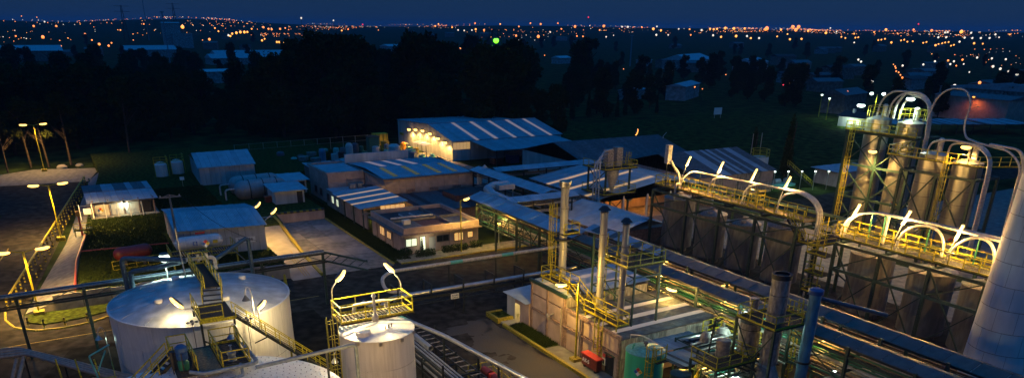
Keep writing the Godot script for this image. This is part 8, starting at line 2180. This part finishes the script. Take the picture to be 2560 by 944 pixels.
func build_small_details():
	# far lamp posts by the field
	for q in [[254, -206, 7.5], [246, -196, 7.2]]:
		var l := thing("street_lamp", "white lit lamp post at the field's far corner", "street lamp", Vector3(q[0], 0, q[1]), "field corner lamp posts")
		rod("pole", l, Vector3(q[0], 0, q[1]), Vector3(q[0], q[2], q[1]), 0.14, "yellow")
		luminaire(l, Vector3(q[0], q[2] + 0.2, q[1]), Vector3(1, 0, 0), 1.0, 0.6, "lamp_cool", COOL, 40.0)
	var gp := thing("street_lamp", "tall twin white floodlights behind the red roofed gatehouse", "street lamp", Vector3(256, 0, -184))
	rod("pole", gp, Vector3(256, 0, -184), Vector3(256, 9.4, -184), 0.16, "yellow")
	for k in [-1, 1]: luminaire(gp, Vector3(256 + k * 1.4, 9.6, -184 + k * 1.4), Vector3(1, 0, 0), 1.4, 1.2, "lamp_cool", COOL, 110.0)
	# white board by the field
	var wb := thing("score_board", "small white board standing at the far edge of the field", "sign", Vector3(214, 0, -219))
	bar("post", wb, Vector3(213, 0, -219), Vector3(213, 1.6, -219), 0.15, "pipe_silver")
	bar("post", wb, Vector3(216, 0, -219), Vector3(216, 1.6, -219), 0.15, "pipe_silver")
	span("board", wb, Vector3(212.6, 1.2, -219.1), Vector3(216.4, 3.6, -218.95), "sign_white")
	# grass tufts on the plateau and verge
	var st := SurfaceTool.new()
	st.begin(Mesh.PRIMITIVE_TRIANGLES)
	for i in 5:
		var a := i * 1.25
		var d := Vector3(cos(a), 0, sin(a))
		for v in [d * 0.03, d * -0.03 + Vector3(0.02, 0, 0.02), d * 0.16 + Vector3(0, 0.24, 0)]:
			st.set_smooth_group(-1)
			st.add_vertex(v)
	st.generate_normals()
	var mm := MultiMesh.new()
	mm.transform_format = MultiMesh.TRANSFORM_3D
	mm.mesh = st.commit()
	var r := RandomNumberGenerator.new()
	r.seed = 5
	var spots := []
	for i in 26000:
		var p := Vector3(r.randf_range(-1.0, 23.0), 1.5, r.randf_range(-160.0, -98.2))
		if p.x < -1.6 + (-98.0 - p.z) * 0.085: continue
		if p.x > 11.0 and p.z < -106.5 and p.z > -124.5: continue
		if p.x > 2.3 and p.x < 12.8 and p.z < -138 and p.z > -154: continue
		spots.append(p)
	for i in 5000: spots.append(Vector3(r.randf_range(37.6, 40.3), 0.1, r.randf_range(-150.0, -98.0)))
	for i in 1600: spots.append(Vector3(r.randf_range(39.0, 40.8), 0.2, r.randf_range(-67.8, -60.8)))
	mm.instance_count = spots.size()
	for i in spots.size(): mm.set_instance_transform(i, Transform3D(Basis(Vector3.UP, r.randf() * TAU).scaled(Vector3.ONE * r.randf_range(0.6, 1.5)), spots[i]))
	var g := MultiMeshInstance3D.new()
	g.name = "grass_tufts"
	g.multimesh = mm
	g.material_override = M["grass_blade"]
	meta(g, "short rough grass growing on the plateau and verges", "grass", "", "stuff")
	add_child(g)

func build_city_lights():
	var kinds := {"o": "city_orange", "y": "city_yellow", "w": "city_white", "r": "city_red"}
	# colour, x, z, height over the ground, globe radius
	var rows := [
		["o", -13, -3200, 15.2, 1.57], ["o", 30, -3200, 13.1, 1.59], ["o", 8, -1698, 7.9, 1.69], ["o", 48, -1895, 8.0, 1.90], ["o", 13, -1212, 7.8, 1.82], ["o", -16, -1194, 7.9, 0.88], ["w", -5, -1110, 7.9, 0.55], ["o", 27, -1056, 8.0, 0.53],
		["o", 23, -912, 8.0, 0.92], ["y", 40, -1187, 8.0, 0.60], ["o", 67, -1324, 7.9, 1.35], ["o", 61, -1090, 7.9, 0.84], ["o", 47, -839, 7.9, 1.08], ["o", 53, -898, 7.9, 0.93], ["o", 60, -964, 7.8, 1.25], ["o", 66, -928, 7.8, 0.97],
		["o", 74, -993, 7.9, 0.78], ["o", 144, -1680, 7.9, 1.31], ["o", 131, -1344, 7.9, 0.71], ["o", 105, -1087, 8.0, 0.57], ["o", 218, -1980, 7.8, 1.56], ["y", 277, -1851, 7.7, 3.49], ["o", 195, -1105, 7.9, 1.52], ["o", 183, -1083, 7.9, 0.59],
		["y", 216, -1393, 7.9, 0.75], ["o", 186, -1192, 7.8, 0.65], ["y", 336, -1823, 7.7, 1.50], ["y", 290, -1545, 7.9, 1.27], ["w", 33, -2130, 8.0, 1.59], ["w", 245, -1236, 7.9, 1.37], ["y", 292, -1441, 7.9, 1.60], ["y", 306, -1475, 8.0, 2.05],
		["y", 321, -1514, 7.9, 2.11], ["y", 329, -1519, 7.9, 2.12], ["y", 334, -1518, 8.0, 1.70], ["y", 239, -1194, 8.0, 1.33], ["y", 405, -1797, 7.8, 1.51], ["y", 252, -1069, 8.0, 1.21], ["y", 265, -1109, 8.0, 0.94], ["y", 259, -1024, 8.0, 1.17],
		["y", 263, -1029, 7.8, 1.18], ["y", 266, -1016, 7.8, 1.17], ["o", 270, -1002, 7.8, 0.58], ["o", 318, -1318, 8.0, 0.75], ["o", 458, -1772, 8.0, 2.02], ["o", 438, -1789, 7.8, 2.02], ["o", 437, -1759, 7.9, 1.99], ["o", 462, -1931, 7.9, 2.18],
		["o", 496, -1874, 8.0, 1.60], ["o", 462, -1721, 7.9, 0.99], ["y", 350, -1204, 8.0, 1.40], ["w", 394, -1360, 8.0, 0.79], ["w", 357, -1177, 7.9, 1.03], ["y", 372, -1185, 7.9, 0.70], ["y", 553, -1656, 7.7, 1.47], ["o", 581, -1697, 7.8, 1.51],
		["o", 287, -828, 7.9, 1.49], ["o", 289, -827, 8.0, 1.49], ["w", 231, -612, 7.8, 0.56], ["o", 706, -1863, 7.9, 1.12], ["o", 625, -1637, 8.0, 0.99], ["w", 877, -3077, 22.5, 3.53], ["w", 988, -3044, 19.3, 2.68], ["r", 914, -2528, 7.9, 2.27],
		["o", 285, -935, 7.9, 0.82], ["o", 291, -736, 7.9, 0.68], ["r", 295, -676, 7.9, 0.43], ["o", 392, -790, 8.0, 1.02], ["y", 1099, -2361, 8.0, 2.22], ["y", 934, -2027, 7.9, 1.90], ["y", 867, -1787, 7.9, 1.70], ["w", 765, -1549, 7.9, 1.48],
		["w", 771, -1533, 7.9, 1.47], ["w", 796, -1547, 7.8, 1.49], ["y", 825, -1586, 7.9, 2.04], ["o", 1184, -2279, 8.0, 2.20], ["o", 824, -1546, 7.9, 2.01], ["y", 1222, -2190, 8.0, 2.15], ["o", 563, -978, 7.8, 0.97], ["w", 124, -370, 7.9, 0.22],
		["y", 138, -378, 7.7, 0.35], ["y", 140, -364, 7.9, 0.23], ["w", 99, -365, 7.8, 0.21], ["o", 1134, -1930, 7.9, 1.92], ["o", 1471, -2427, 8.0, 2.43], ["o", 1348, -2164, 7.8, 2.91], ["o", 796, -1285, 8.0, 2.60], ["o", 792, -1358, 7.9, 1.81],
		["w", 668, -1138, 7.9, 0.76], ["w", 921, -1441, 7.9, 1.47], ["o", 1747, -2681, 9.8, 2.73], ["o", 1098, -1669, 7.9, 1.71], ["o", 1297, -1904, 7.9, 3.28], ["o", 875, -1277, 8.0, 1.33], ["o", 874, -1256, 8.0, 1.31], ["w", 1420, -2008, 7.9, 1.40],
		["o", 1457, -1990, 8.0, 3.50], ["o", 1134, -1564, 7.9, 1.65], ["w", 908, -1231, 8.0, 1.31], ["w", 962, -1281, 7.8, 0.91], ["w", 1498, -1929, 8.0, 2.77], ["w", 1481, -1934, 7.9, 2.07], ["o", 1473, -1834, 8.0, 1.99], ["y", 1406, -1703, 8.0, 3.11],
		["w", 1048, -1259, 7.8, 1.85], ["y", 1263, -1502, 7.9, 2.21], ["w", 1593, -1914, 8.0, 2.10], ["w", 1065, -1244, 7.9, 1.39], ["w", 1471, -1679, 7.9, 1.88], ["o", 1097, -1216, 7.7, 1.38], ["y", 1488, -1656, 7.9, 1.87], ["w", 1490, -1613, 7.8, 2.45],
		["w", 1107, -1166, 8.0, 1.79], ["y", 1559, -1656, 8.0, 2.53], ["y", 1553, -1636, 7.9, 2.51], ["y", 1580, -1652, 7.8, 2.54], ["y", 1658, -1702, 7.9, 3.29], ["y", 1055, -1091, 8.0, 1.69], ["y", 1641, -1652, 7.9, 3.22], ["y", 1107, -1107, 7.9, 2.17],
		["y", 1660, -1632, 7.9, 2.57], ["w", 1121, -1094, 8.0, 1.73], ["y", 1039, -1005, 7.9, 1.60], ["w", 1053, -1000, 7.9, 1.60], ["o", 1699, -1591, 8.0, 5.10], ["o", 1658, -1556, 7.8, 3.74], ["w", 315, -362, 7.8, 0.96], ["w", 351, -410, 7.8, 0.31],
		["o", 301, -389, 7.8, 0.28], ["o", 303, -380, 7.8, 0.42], ["o", 258, -440, 7.9, 0.45], ["o", 381, -604, 8.0, 0.41], ["r", 1842, -2617, 33.8, 2.72], ["o", 316, -320, 7.9, 0.26], ["o", 236, -256, 7.9, 0.30], ["o", 2396, -2121, 10.5, 6.07],
		["o", 2409, -2106, 10.9, 6.06], ["o", 1722, -1513, 7.8, 4.35], ["y", 1675, -1520, 7.9, 2.47], ["y", 1552, -1277, 8.0, 2.70], ["y", 1710, -1463, 7.8, 2.43], ["y", 1257, -1123, 7.9, 1.38], ["y", 1107, -958, 7.9, 1.59], ["y", 1161, -1060, 8.0, 1.29],
		["y", 1073, -952, 7.9, 1.56], ["y", 2103, -1526, 8.0, 3.39], ["w", 1767, -1422, 7.8, 1.82], ["w", 2479, -2024, 10.1, 2.57], ["o", 2044, -1348, 8.0, 3.13], ["r", 2647, -1799, 24.0, 2.47], ["o", 2183, -1495, 8.0, 2.73], ["y", 2040, -1264, 7.8, 4.24],
		["w", 1965, -1259, 8.0, 2.38], ["w", 1994, -1271, 7.8, 2.40], ["w", 1995, -1211, 7.9, 2.35], ["w", 1861, -1073, 8.0, 2.13], ["y", 1869, -1046, 8.0, 1.58], ["y", 1282, -1019, 7.9, 1.31], ["y", 1235, -973, 8.0, 1.26], ["y", 1273, -982, 7.9, 1.28],
		["y", 1295, -993, 7.8, 1.30], ["y", 1185, -870, 7.8, 1.16], ["y", 1202, -877, 7.9, 1.17], ["y", 1244, -901, 7.9, 1.21], ["y", 1128, -805, 8.0, 1.45], ["y", 1199, -839, 7.9, 1.15], ["y", 1231, -856, 7.9, 1.17], ["y", 1175, -811, 7.8, 1.11],
		["y", 1194, -815, 7.8, 1.13], ["y", 1163, -776, 7.9, 1.08], ["y", 1190, -789, 8.0, 1.10], ["y", 1016, -660, 8.0, 1.25], ["y", 1144, -739, 7.9, 1.05], ["y", 1182, -758, 7.9, 1.08], ["y", 1214, -774, 7.8, 1.10], ["y", 1232, -780, 7.8, 1.12],
		["y", 1021, -642, 8.0, 0.92], ["y", 1129, -706, 8.0, 1.02], ["w", 1430, -927, 7.9, 1.74], ["w", 1452, -926, 7.8, 1.76], ["w", 1478, -907, 7.9, 1.75], ["w", 1265, -783, 7.8, 1.51], ["w", 1479, -893, 7.9, 1.74], ["w", 1497, -888, 8.0, 1.74],
		["w", 1514, -882, 8.0, 1.75], ["y", 1245, -747, 7.9, 1.46], ["y", 1251, -737, 7.9, 1.09], ["w", 1568, -896, 7.8, 1.34], ["w", 1083, -836, 7.9, 1.09], ["y", 1584, -1227, 7.9, 1.60], ["y", 1830, -1360, 7.9, 1.80], ["w", 583, -443, 7.9, 0.78],
		["w", 551, -416, 7.9, 0.74], ["y", 467, -396, 7.8, 0.34], ["y", 530, -373, 7.9, 0.34], ["o", 501, -351, 7.9, 0.49], ["o", 482, -337, 7.8, 0.47], ["o", 443, -309, 7.9, 0.43], ["o", 434, -301, 7.8, 0.42], ["o", 410, -283, 7.8, 0.40],
		["o", 386, -265, 7.9, 0.50], ["w", 519, -358, 7.9, 0.66], ["w", 551, -364, 7.9, 0.69], ["w", 615, -397, 7.9, 0.76], ["o", 640, -402, 7.9, 0.78], ["w", 632, -392, 7.8, 0.76], ["w", 580, -362, 7.8, 0.70], ["o", 666, -406, 7.9, 0.80],
		["o", 557, -343, 7.9, 0.50], ["w", 713, -422, 8.0, 0.84], ["w", 713, -409, 7.9, 0.83], ["w", 713, -397, 7.8, 0.81], ["w", 574, -327, 7.8, 0.83], ["w", 539, -302, 8.0, 0.77], ["w", 515, -283, 7.8, 0.73], ["w", 486, -262, 7.9, 0.82],
		["w", 339, -248, 8.0, 0.68], ["w", 353, -216, 7.8, 0.75], ["o", 389, -226, 7.7, 0.69], ["w", 479, -286, 7.9, 0.43], ["w", 590, -358, 7.9, 0.53], ["o", 298, -261, 7.7, 0.33], ["o", 276, -212, 7.7, 0.48], ["o", 230, -245, 8.0, 0.19],
		["r", 283, -251, 7.8, 0.32], ["w", 5, -330, 7.8, 0.26], ["w", 3, -312, 7.9, 0.16],
	]
	for q in rows: city_light(kinds[q[0]], q[1], q[2], q[3], q[4])
	# the rest of the town: hundreds of lamps too small to count, in streets and clusters
	var r := RandomNumberGenerator.new()
	r.seed = 404
	var spots := {"city_orange": [], "city_yellow": [], "city_white": []}
	# centre azimuth, spread, distance, depth, how many
	for c in [[4.0, 6.0, 2400.0, 800.0, 60], [10.0, 4.0, 2350.0, 800.0, 70], [13.5, 0.9, 1500.0, 160.0, 26], [16.5, 3.0, 2300.0, 500.0, 50], [24.0, 5.0, 2400.0, 500.0, 40], [30.0, 4.0, 1700.0, 300.0, 26], [37.0, 5.0, 2200.0, 600.0, 50], [45.0, 2.6, 2300.0, 400.0, 80], [49.5, 2.2, 2400.0, 350.0, 80], [57.0, 4.5, 2300.0, 500.0, 110], [60.0, 4.0, 950.0, 260.0, 30], [-1.5, 3.0, 1300.0, 300.0, 24]]:
		for i in c[4]:
			var az: float = deg_to_rad(c[0] + r.randfn() * c[1] * 0.5)
			var d: float = c[2] + r.randfn() * c[3] * 0.5
			if d > 3250.0 or d < 640.0: continue
			var k: String = ["city_orange", "city_orange", "city_yellow", "city_white"][r.randi() % 4]
			for j in (1 if r.randf() < 0.7 else 4):
				var x := sin(az) * d + j * 22.0
				var z := -cos(az) * d - j * 5.0
				spots[k].append(Transform3D(Basis.from_scale(Vector3.ONE * d / 1900.0 * r.randf_range(0.25, 0.8)), Vector3(x, terr(x, z) + 6.0, z)))
	for k in spots:
		var mm := MultiMesh.new()
		mm.transform_format = MultiMesh.TRANSFORM_3D
		mm.mesh = cache["dot"]
		mm.instance_count = spots[k].size()
		for i in spots[k].size(): mm.set_instance_transform(i, spots[k][i])
		var o := MultiMeshInstance3D.new()
		o.name = numbered("town_lights")
		o.multimesh = mm
		o.material_override = M[k]
		meta(o, "countless tiny %s lights of the far town" % k.trim_prefix("city_"), "lights", "", "stuff")
		add_child(o)
